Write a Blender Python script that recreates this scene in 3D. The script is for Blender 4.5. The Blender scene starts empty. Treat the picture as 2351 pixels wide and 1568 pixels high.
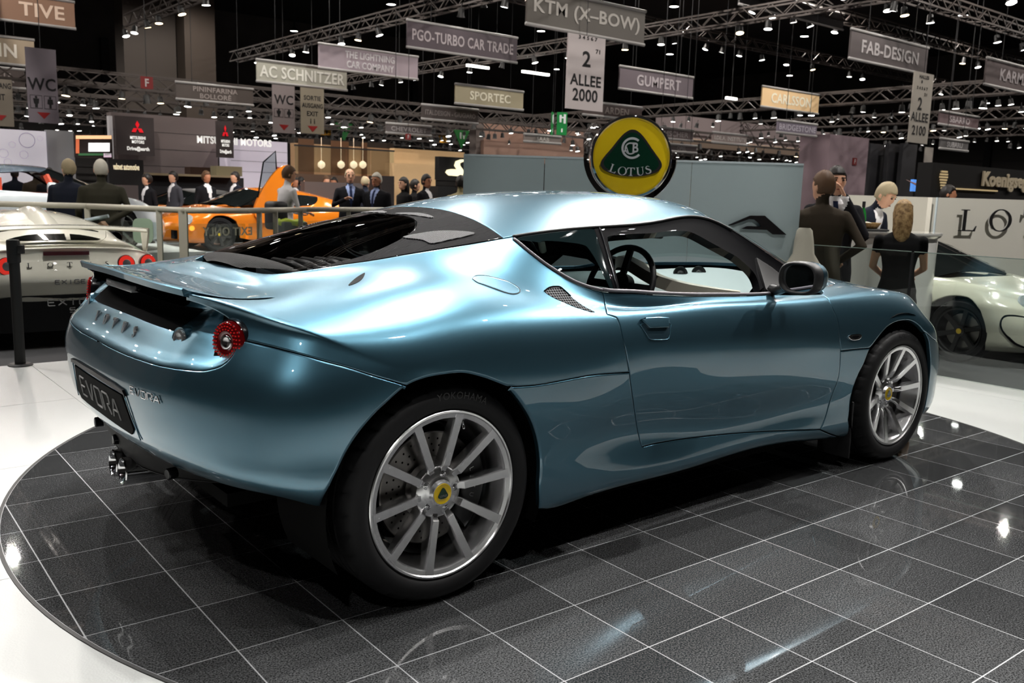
import bpy, bmesh, math, random
import numpy as np
from mathutils import Vector, Matrix
from mathutils.geometry import delaunay_2d_cdt
random.seed(7)
SC = bpy.context.scene
COL = SC.collection
# ---------------------------------------------------------------- camera
CAMP = Vector((-1.446, -2.948, 1.202))
CAM_R = Vector((0.77765, -0.62806, 0.02825))
CAM_F = Vector((0.62336, 0.76505, -0.16187))
CAM_R = (CAM_R - CAM_F*CAM_R.dot(CAM_F)/CAM_F.length_squared).normalized(); CAM_F.normalize()
CAM_U = CAM_R.cross(CAM_F)
FPX = 2062.24
cam = bpy.data.cameras.new('camera'); cam.sensor_width = 36; cam.lens = FPX/2351*36
cam.clip_end = 400
co = bpy.data.objects.new('camera', cam); COL.objects.link(co)
co.matrix_world = Matrix(((CAM_R.x, CAM_U.x, -CAM_F.x, CAMP.x), (CAM_R.y, CAM_U.y, -CAM_F.y, CAMP.y), (CAM_R.z, CAM_U.z, -CAM_F.z, CAMP.z), (0, 0, 0, 1)))
cam.dof.use_dof = True; cam.dof.focus_distance = 3.3; cam.dof.aperture_fstop = 6.3
SC.camera = co
# ---------------------------------------------------------------- world, exposure
w = bpy.data.worlds.new('hall_air'); SC.world = w; w.use_nodes = True
w.node_tree.nodes['Background'].inputs[0].default_value = (1, .93, .86, 1)
w.node_tree.nodes['Background'].inputs[1].default_value = 0.012
SC.view_settings.view_transform = 'Standard'; SC.view_settings.look = 'None'
SC.view_settings.exposure = 0.0; SC.view_settings.gamma = 1.0; SC.view_settings.use_curve_mapping = False
SC.cycles.use_denoising = True
SC.cycles.max_bounces = 6; SC.cycles.diffuse_bounces = 2; SC.cycles.glossy_bounces = 4; SC.cycles.transmission_bounces = 4
SC.cycles.use_adaptive_sampling = True; SC.cycles.adaptive_threshold = .2
SC.cycles.transparent_max_bounces = 10; SC.cycles.caustics_reflective = False; SC.cycles.caustics_refractive = False
SC.cycles.sample_clamp_indirect = 4.0
# ---------------------------------------------------------------- stand lighting: unseen spotlights above the stand, some added to brighten single things
def stand_lamp(loc, target, watts, angle=70, blend=.6, rad=.045, col=(1, .97, .93)):
    l = bpy.data.lights.new('stand_light', 'SPOT'); l.energy = watts; l.spot_size = math.radians(angle); l.spot_blend = blend
    l.shadow_soft_size = rad; l.color = col
    o = bpy.data.objects.new('stand_light', l); COL.objects.link(o); o.location = loc
    o.rotation_euler = (Vector(target)-Vector(loc)).to_track_quat('-Z', 'Y').to_euler()
    return o
STAND_LAMPS = []   # (location, target) reused further down to hang a lamp head around every light
for x, y, tx, ty, wt, an in [(-2.4, 4.6, -.6, 1.0, 330, 60), (-.4, 5.0, .3, .2, 700, 44), (1.6, 5.0, 1.2, .1, 680, 44), (3.6, 5.0, 2.2, .1, 680, 44), (5.9, 3.3, 1.6, -.3, 1150, 36),
                         (6.2, 1.6, 3.6, -.2, 420, 60), (6.4, -1.5, 1.8, -.7, 1100, 30), (6.0, -.6, 4.9, -.9, 220, 50), (.6, .9, .2, -.1, 380, 44), (2.6, .9, .7, -.4, 560, 40), (2.1, -.4, .3, -.7, 480, 40),
                         (.2, -2.75, .3, -.9, 190, 50), (2.2, -2.75, 1.6, -1.0, 150, 50), (4.2, -2.75, 2.6, -1.7, 330, 56), (1.2, -2.75, 3.8, 2.0, 420, 26),  # last one added to brighten the round emblem
                         (-3.2, 2.4, -2.0, 1.4, 170, 70), (-3.4, -.4, -1.6, -.3, 170, 70), (-1.6, 6.0, -1.2, 3.2, 260, 70), (-3.6, -4.4, -.5, -.5, 170, 40),
                         (.6, 4.9, .5, 7.0, 700, 60), (6.6, -1.6, 8.6, 1.4, 900, 70), (7.4, 4.9, 9.6, 2.4, 800, 80), (4.6, -.2, 5.6, 1.4, 300, 60)]:  # this row added to brighten the white coupe, reception walls and counter
    tz_ = 1.35 if (tx, ty) == (3.8, 2.0) else .45
    STAND_LAMPS.append(((x, y, 5.6), (tx, ty, tz_)))
    stand_lamp((x, y, 5.6), (tx, ty, tz_), wt, an)
for x, y, tx, ty, wt in [(1.0, 9.6, -.2, 11.8, 1300), (4.6, 10.4, 5.6, 13.4, 1500), (8.0, 10.4, 8.0, 14.5, 900)]:  # added to brighten the concept car and the orange cars
    STAND_LAMPS.append(((x, y, 6.1), (tx, ty, .5)))
    stand_lamp((x, y, 6.1), (tx, ty, .5), wt, 60)

# ---------------------------------------------------------------- helpers
def link(o, parent=None):
    COL.objects.link(o)
    if parent is not None:
        o.parent = parent
        o.matrix_parent_inverse = WORLD.get(parent.name, Matrix.Identity(4)).inverted()
    WORLD[o.name] = WORLD.get(o.name, Matrix.Identity(4))
    return o
WORLD = {}
def empty(name, loc, label=None, cat=None, group=None, rz=0):
    o = bpy.data.objects.new(name, None); COL.objects.link(o)
    o.location = loc; o.rotation_euler = (0, 0, rz); o.empty_display_size = .1
    WORLD[o.name] = Matrix.Translation(Vector(loc)) @ Matrix.Rotation(rz, 4, 'Z')
    return tag(o, label, cat, group)
def tag(o, label=None, cat=None, group=None, kind=None):
    if label: o['label'] = label
    if cat: o['category'] = cat
    if group: o['group'] = group
    if kind: o['kind'] = kind
    return o
class MB:
    """collects geometry (world coordinates) for ONE mesh object"""
    def __init__(s): s.v, s.f, s.m = [], [], []
    def add(s, vs, fs, mi=0):
        b = len(s.v); s.v += [tuple(v) for v in vs]; s.f += [tuple(i+b for i in f) for f in fs]; s.m += [mi]*len(fs); return s
    def box(s, c, d, rz=0, mi=0, M=None):
        x, y, z = d[0]/2, d[1]/2, d[2]/2
        R = M or Matrix.Rotation(rz, 3, 'Z')
        vs = [Vector(c)+R @ Vector(p) for p in [(-x, -y, -z), (x, -y, -z), (x, y, -z), (-x, y, -z), (-x, -y, z), (x, -y, z), (x, y, z), (-x, y, z)]]
        return s.add(vs, [(0, 3, 2, 1), (4, 5, 6, 7), (0, 1, 5, 4), (1, 2, 6, 5), (2, 3, 7, 6), (3, 0, 4, 7)], mi)
    def bar(s, a, b, w, h=None, up=(0, 0, 1), mi=0):
        a, b = Vector(a), Vector(b); h = h or w; d = b-a
        x = d.normalized(); z = Vector(up); y = z.cross(x)
        if y.length < 1e-4: y = Vector((0, 1, 0)).cross(x)
        y.normalize(); z = x.cross(y)
        vs = [p+y*sy*w/2+z*sz*h/2 for p in (a, b) for sy, sz in ((-1, -1), (1, -1), (1, 1), (-1, 1))]
        return s.add(vs, [(0, 1, 2, 3)[::-1], (4, 5, 6, 7), (0, 1, 5, 4), (1, 2, 6, 5), (2, 3, 7, 6), (3, 0, 4, 7)], mi)
    def tube(s, pts, r, n=8, closed=False, mi=0, cap=True):
        pts = [Vector(p) for p in pts]; N = len(pts); rs = r if hasattr(r, '__len__') else [r]*N
        vs = []; up = None
        for i, p in enumerate(pts):
            d = (pts[(i+1) % N]-pts[i-1]) if closed else (pts[min(i+1, N-1)]-pts[max(i-1, 0)])
            d.normalize()
            if up is None:
                up = Vector((0, 0, 1)) if abs(d.z) < .9 else Vector((1, 0, 0))
            x = up-d*up.dot(d)
            x = x.normalized() if x.length > 1e-6 else d.orthogonal().normalized()
            up = x; y = d.cross(x)
            vs += [p+(x*math.cos(2*math.pi*k/n)+y*math.sin(2*math.pi*k/n))*rs[i] for k in range(n)]
        fs = []
        for i in range(N if closed else N-1):
            for k in range(n):
                a = i*n+k; b = i*n+(k+1) % n; j = (i+1) % N
                fs.append((a, b, j*n+(k+1) % n, j*n+k))
        if cap and not closed: fs += [tuple(range(n))[::-1], tuple((N-1)*n+k for k in range(n))]
        return s.add(vs, fs, mi)
    def lathe(s, prof, c=(0, 0, 0), axis=(0, 0, 1), n=32, mi=0, a0=0, a1=2*math.pi):
        """prof: (radius, height along axis)"""
        ax = Vector(axis).normalized(); x = ax.orthogonal().normalized(); y = ax.cross(x); c = Vector(c)
        full = abs(a1-a0-2*math.pi) < 1e-6; m = n if full else n+1; P = len(prof)
        vs = [c+ax*h+(x*math.cos(a0+(a1-a0)*k/n)+y*math.sin(a0+(a1-a0)*k/n))*r for k in range(m) for r, h in prof]
        fs = [(k*P+i, ((k+1) % m)*P+i, ((k+1) % m)*P+i+1, k*P+i+1) for k in range(n) for i in range(P-1)]
        return s.add(vs, fs, mi)
    def prism(s, poly, ex, mi=0):
        """poly: 3-D planar outline, ex: extrusion vector"""
        poly = [Vector(p) for p in poly]; n = len(poly); ex = Vector(ex)
        vs = poly+[p+ex for p in poly]
        return s.add(vs, [tuple(range(n))[::-1], tuple(range(n, 2*n))]+[(i, (i+1) % n, n+(i+1) % n, n+i) for i in range(n)], mi)
    def grid(s, V, close_u=False, close_v=False, mi=0):
        """V: nested list [i][j] of points"""
        nu, nv = len(V), len(V[0]); vs = [p for r in V for p in r]; fs = []
        for i in range(nu if close_u else nu-1):
            for j in range(nv if close_v else nv-1):
                i2, j2 = (i+1) % nu, (j+1) % nv
                fs.append((i*nv+j, i2*nv+j, i2*nv+j2, i*nv+j2))
        return s.add(vs, fs, mi)
    def mesh(s, name, smooth=False, fix=True):
        me = bpy.data.meshes.new(name); me.from_pydata(s.v, [], s.f)
        if any(s.m): me.polygons.foreach_set('material_index', s.m)
        if fix:
            bm = bmesh.new(); bm.from_mesh(me); bmesh.ops.remove_doubles(bm, verts=bm.verts, dist=1e-6)
            bmesh.ops.recalc_face_normals(bm, faces=bm.faces); bm.to_mesh(me); bm.free()
        if smooth is not False:
            me.shade_smooth()
            if smooth is not True: sharp(me, smooth)
        me.update(); return me
    def build(s, name, mats, parent=None, smooth=False, fix=True, bevel=0, seg=2):
        me = s.mesh(name, smooth, fix)
        for m in (mats if isinstance(mats, (list, tuple)) else [mats]): me.materials.append(m)
        if bevel:
            bm = bmesh.new(); bm.from_mesh(me)
            es = [e for e in bm.edges if len(e.link_faces) == 2 and e.calc_face_angle(0) > .5]
            bmesh.ops.bevel(bm, geom=es, offset=bevel, segments=seg, affect='EDGES', profile=.5, clamp_overlap=True)
            bm.to_mesh(me); bm.free(); me.shade_smooth(); sharp(me, 60)
        return link(bpy.data.objects.new(name, me), parent)
def sharp(me, deg):
    me.set_sharp_from_angle(angle=math.radians(deg))
def copy_tree(o, dx=(0, 0, 0), rz=None):
    """copy of a top-level thing with its parts and sub-parts"""
    def cp(a, par):
        b = a.copy(); COL.objects.link(b)
        if par is not None: b.parent = par
        for ch in list(a.children): cp(ch, b)
        return b
    return cp(o, None)
def crv(pts, n=12, closed=False):
    """Catmull-Rom through 2-D/3-D points"""
    P = [np.array(p, float) for p in pts]; out = []; N = len(P)
    for i in range(N if closed else N-1):
        p0 = P[(i-1) % N] if closed or i > 0 else 2*P[0]-P[1]
        p1, p2 = P[i], P[(i+1) % N]
        p3 = P[(i+2) % N] if closed or i+2 < N else 2*P[-1]-P[-2]
        for k in range(n):
            t = k/n
            out.append(.5*((2*p1)+(p2-p0)*t+(2*p0-5*p1+4*p2-p3)*t*t+(-p0+3*p1-3*p2+p3)*t**3))
    if not closed: out.append(P[-1])
    return out
def ray(u, v):
    return CAM_F+CAM_R*((u-1175.5)/FPX)-CAM_U*((v-784)/FPX)
def at(u, v, d=None, x=None, y=None, z=None):
    """point of the place seen at photograph pixel (u, v), at a known depth d or on a known plane"""
    r = ray(u, v)
    t = d if d is not None else (x-CAMP.x)/r.x if x is not None else (y-CAMP.y)/r.y if y is not None else (z-CAMP.z)/r.z
    return CAMP+r*t
# ---------------------------------------------------------------- materials
MAT = {}
def mat(name, col=(.8, .8, .8), rough=.5, metal=0., coat=0., crough=.03, emit=None, es=0., alpha=None, trans=0., ior=1.45, spec=.5, nodes=None, coat_ior=1.5):
    if name in MAT: return MAT[name]
    m = bpy.data.materials.new(name); m.use_nodes = True; b = m.node_tree.nodes['Principled BSDF']
    b.inputs['Base Color'].default_value = (*col, 1); b.inputs['Roughness'].default_value = rough; b.inputs['Metallic'].default_value = metal
    b.inputs['Coat Weight'].default_value = coat; b.inputs['Coat Roughness'].default_value = crough
    b.inputs['Transmission Weight'].default_value = trans; b.inputs['IOR'].default_value = ior; b.inputs['Specular IOR Level'].default_value = spec
    if emit: m.cycles.emission_sampling = 'NONE'; b.inputs['Emission Color'].default_value = (*emit, 1); b.inputs['Emission Strength'].default_value = es
    if coat: b.inputs['Coat IOR'].default_value = coat_ior
    if alpha is not None: b.inputs['Alpha'].default_value = alpha
    if nodes: nodes(m.node_tree, b)
    MAT[name] = m; return m
def N(nt, t, **k):
    n = nt.nodes.new(t)
    for a, v in k.items(): setattr(n, a, v)
    return n
def noise_col(c1, c2, scale, detail=2, coord='Object', lo=.35, hi=.65, rough=None, bump=0, bscale=None):
    def f(nt, b):
        tc = N(nt, 'ShaderNodeTexCoord'); nz = N(nt, 'ShaderNodeTexNoise'); nz.inputs['Scale'].default_value = scale; nz.inputs['Detail'].default_value = detail
        r = N(nt, 'ShaderNodeValToRGB'); r.color_ramp.elements[0].position = lo; r.color_ramp.elements[1].position = hi
        r.color_ramp.elements[0].color = (*c1, 1); r.color_ramp.elements[1].color = (*c2, 1)
        nt.links.new(tc.outputs[coord], nz.inputs['Vector']); nt.links.new(nz.outputs['Fac'], r.inputs['Fac']); nt.links.new(r.outputs['Color'], b.inputs['Base Color'])
        if bump:
            n2 = N(nt, 'ShaderNodeTexNoise'); n2.inputs['Scale'].default_value = bscale or scale*2
            nt.links.new(tc.outputs[coord], n2.inputs['Vector'])
            bp = N(nt, 'ShaderNodeBump'); bp.inputs['Strength'].default_value = bump; bp.inputs['Distance'].default_value = .01
            nt.links.new(n2.outputs['Fac'], bp.inputs['Height']); nt.links.new(bp.outputs['Normal'], b.inputs['Normal'])
    return f
def glassmat(name, tint=(.9, .95, .95), rough=0., refl=1.0):
    """thin sheet glass: straight-through tint plus fresnel reflection"""
    if name in MAT: return MAT[name]
    m = bpy.data.materials.new(name); m.use_nodes = True; nt = m.node_tree; nt.nodes.clear()
    o = N(nt, 'ShaderNodeOutputMaterial'); mx = N(nt, 'ShaderNodeMixShader'); t = N(nt, 'ShaderNodeBsdfTransparent'); g = N(nt, 'ShaderNodeBsdfGlossy'); fr = N(nt, 'ShaderNodeFresnel')
    ge = N(nt, 'ShaderNodeNewGeometry'); mr = N(nt, 'ShaderNodeMapRange'); mr.inputs[3].default_value = 1.5; mr.inputs[4].default_value = 1/1.5
    nt.links.new(ge.outputs['Backfacing'], mr.inputs[0]); nt.links.new(mr.outputs[0], fr.inputs['IOR'])      # same reflection from both sides of the sheet
    t.inputs[0].default_value = (*tint, 1); g.inputs['Roughness'].default_value = rough; g.inputs['Color'].default_value = (refl, refl, refl, 1)
    nt.links.new(fr.outputs[0], mx.inputs[0]); nt.links.new(t.outputs[0], mx.inputs[1]); nt.links.new(g.outputs[0], mx.inputs[2]); nt.links.new(mx.outputs[0], o.inputs[0])
    MAT[name] = m; return m
def meshgrille(name, scale, c1=(.32, .33, .35), c2=(.01, .01, .012), ratio=.5, metal=.0):
    """woven wire grille seen as a pattern of small holes"""
    def f(nt, b):
        tc = N(nt, 'ShaderNodeTexCoord'); v = N(nt, 'ShaderNodeTexVoronoi'); v.inputs['Scale'].default_value = scale; v.inputs['Randomness'].default_value = 0
        r = N(nt, 'ShaderNodeValToRGB'); r.color_ramp.elements[0].position = ratio-.06; r.color_ramp.elements[1].position = ratio+.06
        r.color_ramp.elements[0].color = (*c2, 1); r.color_ramp.elements[1].color = (*c1, 1)
        nt.links.new(tc.outputs['UV'], v.inputs['Vector']); nt.links.new(v.outputs['Distance'], r.inputs['Fac']); nt.links.new(r.outputs['Color'], b.inputs['Base Color'])
        bp = N(nt, 'ShaderNodeBump'); bp.inputs['Strength'].default_value = .6; bp.inputs['Distance'].default_value = .003
        nt.links.new(v.outputs['Distance'], bp.inputs['Height']); nt.links.new(bp.outputs['Normal'], b.inputs['Normal'])
    return mat(name, rough=.6, metal=metal, nodes=f, spec=.05)
# ---------------------------------------------------------------- lettering
WORK = bpy.data.scenes.new('workbench')      # empty side scene, so that evaluating one object stays cheap; removed at the end
def evaluated(o):
    WORK.collection.objects.link(o); vl = WORK.view_layers[0]; vl.update(); me = bpy.data.meshes.new_from_object(o.evaluated_get(vl.depsgraph)); WORK.collection.objects.unlink(o); return me
def text_polys(s, size=1., width=1., track=1., align='CENTER', bold=0., line=1.):
    """mesh data (verts 2-D, faces) of a line of lettering, centred on the origin"""
    c = bpy.data.curves.new('lettering', 'FONT'); c.body = s; c.size = size; c.align_x = align; c.align_y = 'CENTER'; c.space_character = track; c.offset = bold; c.resolution_u = 3; c.space_line = line
    o = bpy.data.objects.new('lettering', c); me = evaluated(o)
    vs = [(v.co.x*width, v.co.y) for v in me.vertices]; fs = [tuple(p.vertices) for p in me.polygons]
    bpy.data.objects.remove(o); bpy.data.curves.remove(c); bpy.data.meshes.remove(me)
    return vs, fs
def lettering(name, s, origin, right, up, height, material, parent, maxw=None, depth=.004, bold=0., track=1.05, width=.86, line=1.0):
    """raised letters on a plane: origin is the middle of the text block; height = cap height of the block"""
    vs, fs = text_polys(s, 1., width, track, bold=bold, line=line)
    if not vs: return None
    xs = [v[0] for v in vs]; ys = [v[1] for v in vs]; cx, cy = (min(xs)+max(xs))/2, (min(ys)+max(ys))/2
    k = height/(max(ys)-min(ys)); kx = k
    if maxw: kx = maxw/(max(xs)-min(xs))
    r, u = Vector(right).normalized(), Vector(up).normalized(); n = r.cross(u); o = Vector(origin)
    V = [o+r*((x-cx)*kx)+u*((y-cy)*k)+n*depth for x, y in vs]
    mb = MB(); mb.add(V, fs)
    # side walls
    from collections import Counter
    E = Counter(); D = {}
    for f in fs:
        for i in range(len(f)):
            e = (f[i], f[(i+1) % len(f)]); E[tuple(sorted(e))] += 1; D[tuple(sorted(e))] = e
    base = len(mb.v); mb.v += [tuple(Vector(v)-n*depth) for v in V]
    for e, cnt in E.items():
        if cnt == 1:
            a, b = D[e]; mb.f.append((a, base+a, base+b, b)); mb.m.append(0)
    o = mb.build(name, material, parent, fix=False); o['kind'] = 'stuff'; return o

# ---------------------------------------------------------------- car body surface
CARCOLS = [
 # rows: 0 underside, 1 lower crease, 2 low, 3 mid, 4 upper, 5 below crease, 6 crease, 7 above, 8 valley, 9 belt, 10 rail   (x, |y|, z)
 [(-.60,0,.38),(-.668,0,.42),(-.70,0,.50),(-.718,0,.60),(-.705,0,.70),(-.64,0,.89),(-.655,0,.925),(-.63,0,.926),(-.43,0,.902),(-.36,0,.918),(-.30,0,.940)],
 [(-.60,.26,.38),(-.664,.26,.425),(-.697,.26,.50),(-.713,.26,.60),(-.70,.26,.70),(-.635,.26,.885),(-.647,.26,.92),(-.622,.26,.921),(-.425,.24,.901),(-.355,.22,.918),(-.30,.20,.938)],
 [(-.58,.48,.38),(-.643,.48,.43),(-.675,.49,.50),(-.688,.50,.60),(-.672,.50,.71),(-.605,.48,.875),(-.618,.48,.912),(-.595,.475,.914),(-.41,.44,.900),(-.335,.385,.916),(-.275,.32,.937)],
 [(-.53,.66,.375),(-.595,.68,.432),(-.615,.70,.50),(-.617,.71,.60),(-.595,.70,.72),(-.535,.655,.865),(-.535,.66,.888),(-.515,.645,.893),(-.40,.585,.899),(-.29,.49,.918),(-.20,.395,.952)],
 [(-.45,.80,.365),(-.535,.81,.43),(-.535,.835,.50),(-.525,.845,.60),(-.505,.825,.72),(-.46,.77,.84),(-.462,.78,.854),(-.45,.755,.866),(-.33,.655,.901),(-.21,.555,.928),(-.11,.445,.970)],
 [(-.35,.86,.35),(-.42,.895,.41),(-.41,.905,.50),(-.40,.910,.60),(-.385,.893,.71),(-.37,.845,.812),(-.372,.842,.824),(-.36,.82,.84),(-.22,.70,.905),(-.12,.595,.938),(-.02,.49,.985)],
 [(-.2,.87,.33),(-.25,.915,.40),(-.23,.922,.50),(-.215,.924,.60),(-.20,.916,.70),(-.19,.908,.735),(-.185,.905,.748),(-.16,.88,.80),(-.06,.74,.908),(0,.645,.945),(.08,.52,1.003)],
 [(.05,.87,.30),(.03,.915,.36),(.05,.923,.48),(.05,.925,.58),(.05,.922,.67),(.055,.915,.73),(.06,.905,.77),(.07,.875,.825),(.12,.765,.910),(.16,.68,.950),(.22,.555,1.025)],
 [(.30,.86,.20),(.30,.905,.24),(.30,.91,.40),(.30,.915,.53),(.30,.918,.63),(.30,.912,.70),(.305,.90,.76),(.31,.87,.82),(.33,.775,.900),(.34,.70,.955),(.36,.585,1.047)],
 [(.55,.85,.20),(.55,.90,.23),(.55,.895,.38),(.55,.898,.50),(.55,.90,.62),(.55,.895,.69),(.55,.885,.745),(.55,.86,.80),(.55,.79,.875),(.55,.725,.958),(.55,.60,1.073)],
 [(.80,.82,.20),(.80,.885,.225),(.79,.868,.36),(.78,.872,.48),(.77,.882,.60),(.77,.884,.67),(.77,.878,.73),(.77,.85,.795),(.76,.805,.832),(.74,.78,.89),(.78,.597,1.092)],
 [(1.15,.80,.19),(1.15,.865,.215),(1.15,.855,.33),(1.15,.865,.46),(1.15,.877,.58),(1.15,.881,.66),(1.15,.875,.72),(1.15,.85,.785),(1.15,.812,.822),(1.15,.79,.853),(1.18,.57,1.113)],
 [(1.55,.79,.19),(1.55,.855,.225),(1.55,.853,.32),(1.55,.866,.45),(1.55,.879,.56),(1.55,.882,.645),(1.55,.876,.71),(1.55,.85,.775),(1.55,.81,.81),(1.57,.775,.834),(1.56,.55,1.120)],
 [(1.86,.79,.18),(1.86,.86,.21),(1.86,.857,.32),(1.86,.872,.45),(1.86,.885,.56),(1.86,.888,.64),(1.86,.878,.71),(1.86,.85,.77),(1.86,.80,.808),(1.86,.755,.825),(1.84,.665,.965)],
 [(2.12,.81,.16),(2.12,.87,.19),(2.1,.872,.32),(2.1,.885,.45),(2.1,.893,.55),(2.1,.892,.63),(2.1,.878,.70),(2.1,.848,.765),(2.12,.795,.808),(2.13,.745,.822),(2.15,.68,.835)],
 [(2.38,.82,.15),(2.38,.88,.18),(2.35,.885,.32),(2.35,.898,.45),(2.35,.905,.55),(2.35,.90,.63),(2.35,.88,.70),(2.35,.845,.765),(2.37,.77,.815),(2.40,.70,.826),(2.35,.56,.838)],
 [(2.62,.82,.15),(2.62,.88,.18),(2.6,.89,.32),(2.6,.903,.45),(2.6,.908,.56),(2.6,.90,.65),(2.6,.875,.71),(2.6,.835,.765),(2.62,.76,.803),(2.65,.66,.808),(2.50,.42,.850)],
 [(2.88,.79,.15),(2.93,.86,.18),(2.935,.885,.32),(2.925,.895,.45),(2.885,.897,.56),(2.855,.88,.64),(2.83,.845,.69),(2.83,.80,.74),(2.85,.72,.77),(2.88,.6,.775),(2.58,.28,.858)],
 [(3.08,.66,.15),(3.17,.72,.18),(3.18,.745,.32),(3.165,.755,.44),(3.125,.745,.54),(3.09,.725,.61),(3.05,.69,.65),(3.04,.65,.685),(3.04,.57,.715),(3.03,.46,.73),(2.63,.15,.862)],
 [(3.28,.38,.15),(3.36,.42,.18),(3.38,.43,.30),(3.38,.43,.42),(3.34,.42,.50),(3.31,.41,.55),(3.28,.39,.585),(3.25,.37,.615),(3.2,.32,.65),(3.12,.25,.69),(2.65,.07,.864)],
 [(3.38,0,.15),(3.47,0,.18),(3.5,0,.30),(3.49,0,.41),(3.45,0,.48),(3.41,0,.53),(3.37,0,.56),(3.33,0,.59),(3.26,0,.635),(3.15,0,.685),(2.655,0,.865)],
]
def nspl(kn, q, der=0):
    """matrix mapping knot values to natural-cubic-spline values (or derivatives) at q"""
    kn = np.asarray(kn, float); q = np.asarray(q, float); n = len(kn); h = np.diff(kn)
    A = np.zeros((n, n)); B = np.zeros((n, n)); A[0, 0] = A[-1, -1] = 1
    for i in range(1, n-1):
        A[i, i-1] = h[i-1]; A[i, i] = 2*(h[i-1]+h[i]); A[i, i+1] = h[i]
        B[i, i-1] = 6/h[i-1]; B[i, i] = -6/h[i-1]-6/h[i]; B[i, i+1] = 6/h[i]
    M = np.linalg.solve(A, B)
    k = np.clip(np.searchsorted(kn, q)-1, 0, n-2)
    a = (kn[k+1]-q)/h[k]; b = 1-a
    I = np.eye(n)
    if der == 0:
        return (a[:, None]*I[k]+b[:, None]*I[k+1]
                + (((a**3-a)*h[k]**2/6)[:, None]*M[k]+((b**3-b)*h[k]**2/6)[:, None]*M[k+1]))
    return ((I[k+1]-I[k])/h[k][:, None]
            + (-(3*a**2-1)*h[k]/6)[:, None]*M[k]+((3*b**2-1)*h[k]/6)[:, None]*M[k+1])
def smoothop(kn, lam):
    n = len(kn); h = np.diff(kn); D = np.zeros((n-2, n))
    for i in range(n-2):
        a, b = h[i], h[i+1]; D[i, i] = 2/(a*(a+b)); D[i, i+1] = -2/(a*b); D[i, i+2] = 2/(b*(a+b))
    return np.linalg.inv(np.eye(n)+lam*D.T@D)
class Surf:
    """bicubic spline surface over a grid P[row, col]; params t (column), s (row) in knot units"""
    def __init__(self, P, kt, ks): self.P, self.kt, self.ks = P, np.asarray(kt), np.asarray(ks)
    def ev(self, t, s, dt=0, ds=0):
        t = np.atleast_1d(np.asarray(t, float)); s = np.atleast_1d(np.asarray(s, float))
        return np.einsum('qi,qj,ijk->qk', nspl(self.ks, s, ds), nspl(self.kt, t, dt), self.P, optimize=True)
    def normal(self, t, s):
        n = np.cross(self.ev(t, s, 1, 0), self.ev(t, s, 0, 1))
        return n/np.maximum(np.linalg.norm(n, axis=1), 1e-12)[:, None]
def body_surface():
    G = np.array(CARCOLS, float).transpose(1, 0, 2)          # row, col, xyz
    G[..., 1] *= -1
    m = np.array([1, -1, 1.])
    E = np.concatenate([G[:, 3:0:-1]*m, G, G[:, -2:-5:-1]*m], 1)
    d = np.linalg.norm(np.diff(E, axis=1), axis=2)
    kt = np.concatenate([[0], np.cumsum(d[2:9].mean(0))]); kt -= kt[3]
    d = np.linalg.norm(np.diff(G, axis=0), axis=2)
    ks = np.concatenate([[0], np.cumsum(d.mean(1))])
    E = np.einsum('ij,rjk->rik', smoothop(kt, 2e-5), E)
    E = np.einsum('ij,jck->ick', smoothop(ks, 2e-7), E)
    return Surf(E, kt, ks)
def inv_plane(S, ax, Q, t0=None, s0=None):
    """params of the surface points whose coordinates ax (two axes) equal Q; nearest start from a coarse net"""
    Q = np.asarray(Q, float)
    tt, ss = np.meshgrid(np.linspace(0, S.kt[-4], 160), np.linspace(S.ks[0], S.ks[-1], 70))
    N = S.ev(tt.ravel(), ss.ravel())[:, ax]
    i = np.argmin(((Q[:, None]-N[None])**2).sum(2), 1)
    t, s = tt.ravel()[i].copy(), ss.ravel()[i].copy()
    for _ in range(12):
        r = S.ev(t, s)[:, ax]-Q; a = S.ev(t, s, 1, 0)[:, ax]; b = S.ev(t, s, 0, 1)[:, ax]
        det = a[:, 0]*b[:, 1]-a[:, 1]*b[:, 0]; det = np.where(abs(det) < 1e-6, 1e-6, det)
        t -= np.clip((r[:, 0]*b[:, 1]-r[:, 1]*b[:, 0])/det, -.1, .1)
        s = np.clip(s-np.clip((a[:, 0]*r[:, 1]-a[:, 1]*r[:, 0])/det, -.1, .1), S.ks[0], S.ks[-1])
    return t, s

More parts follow.
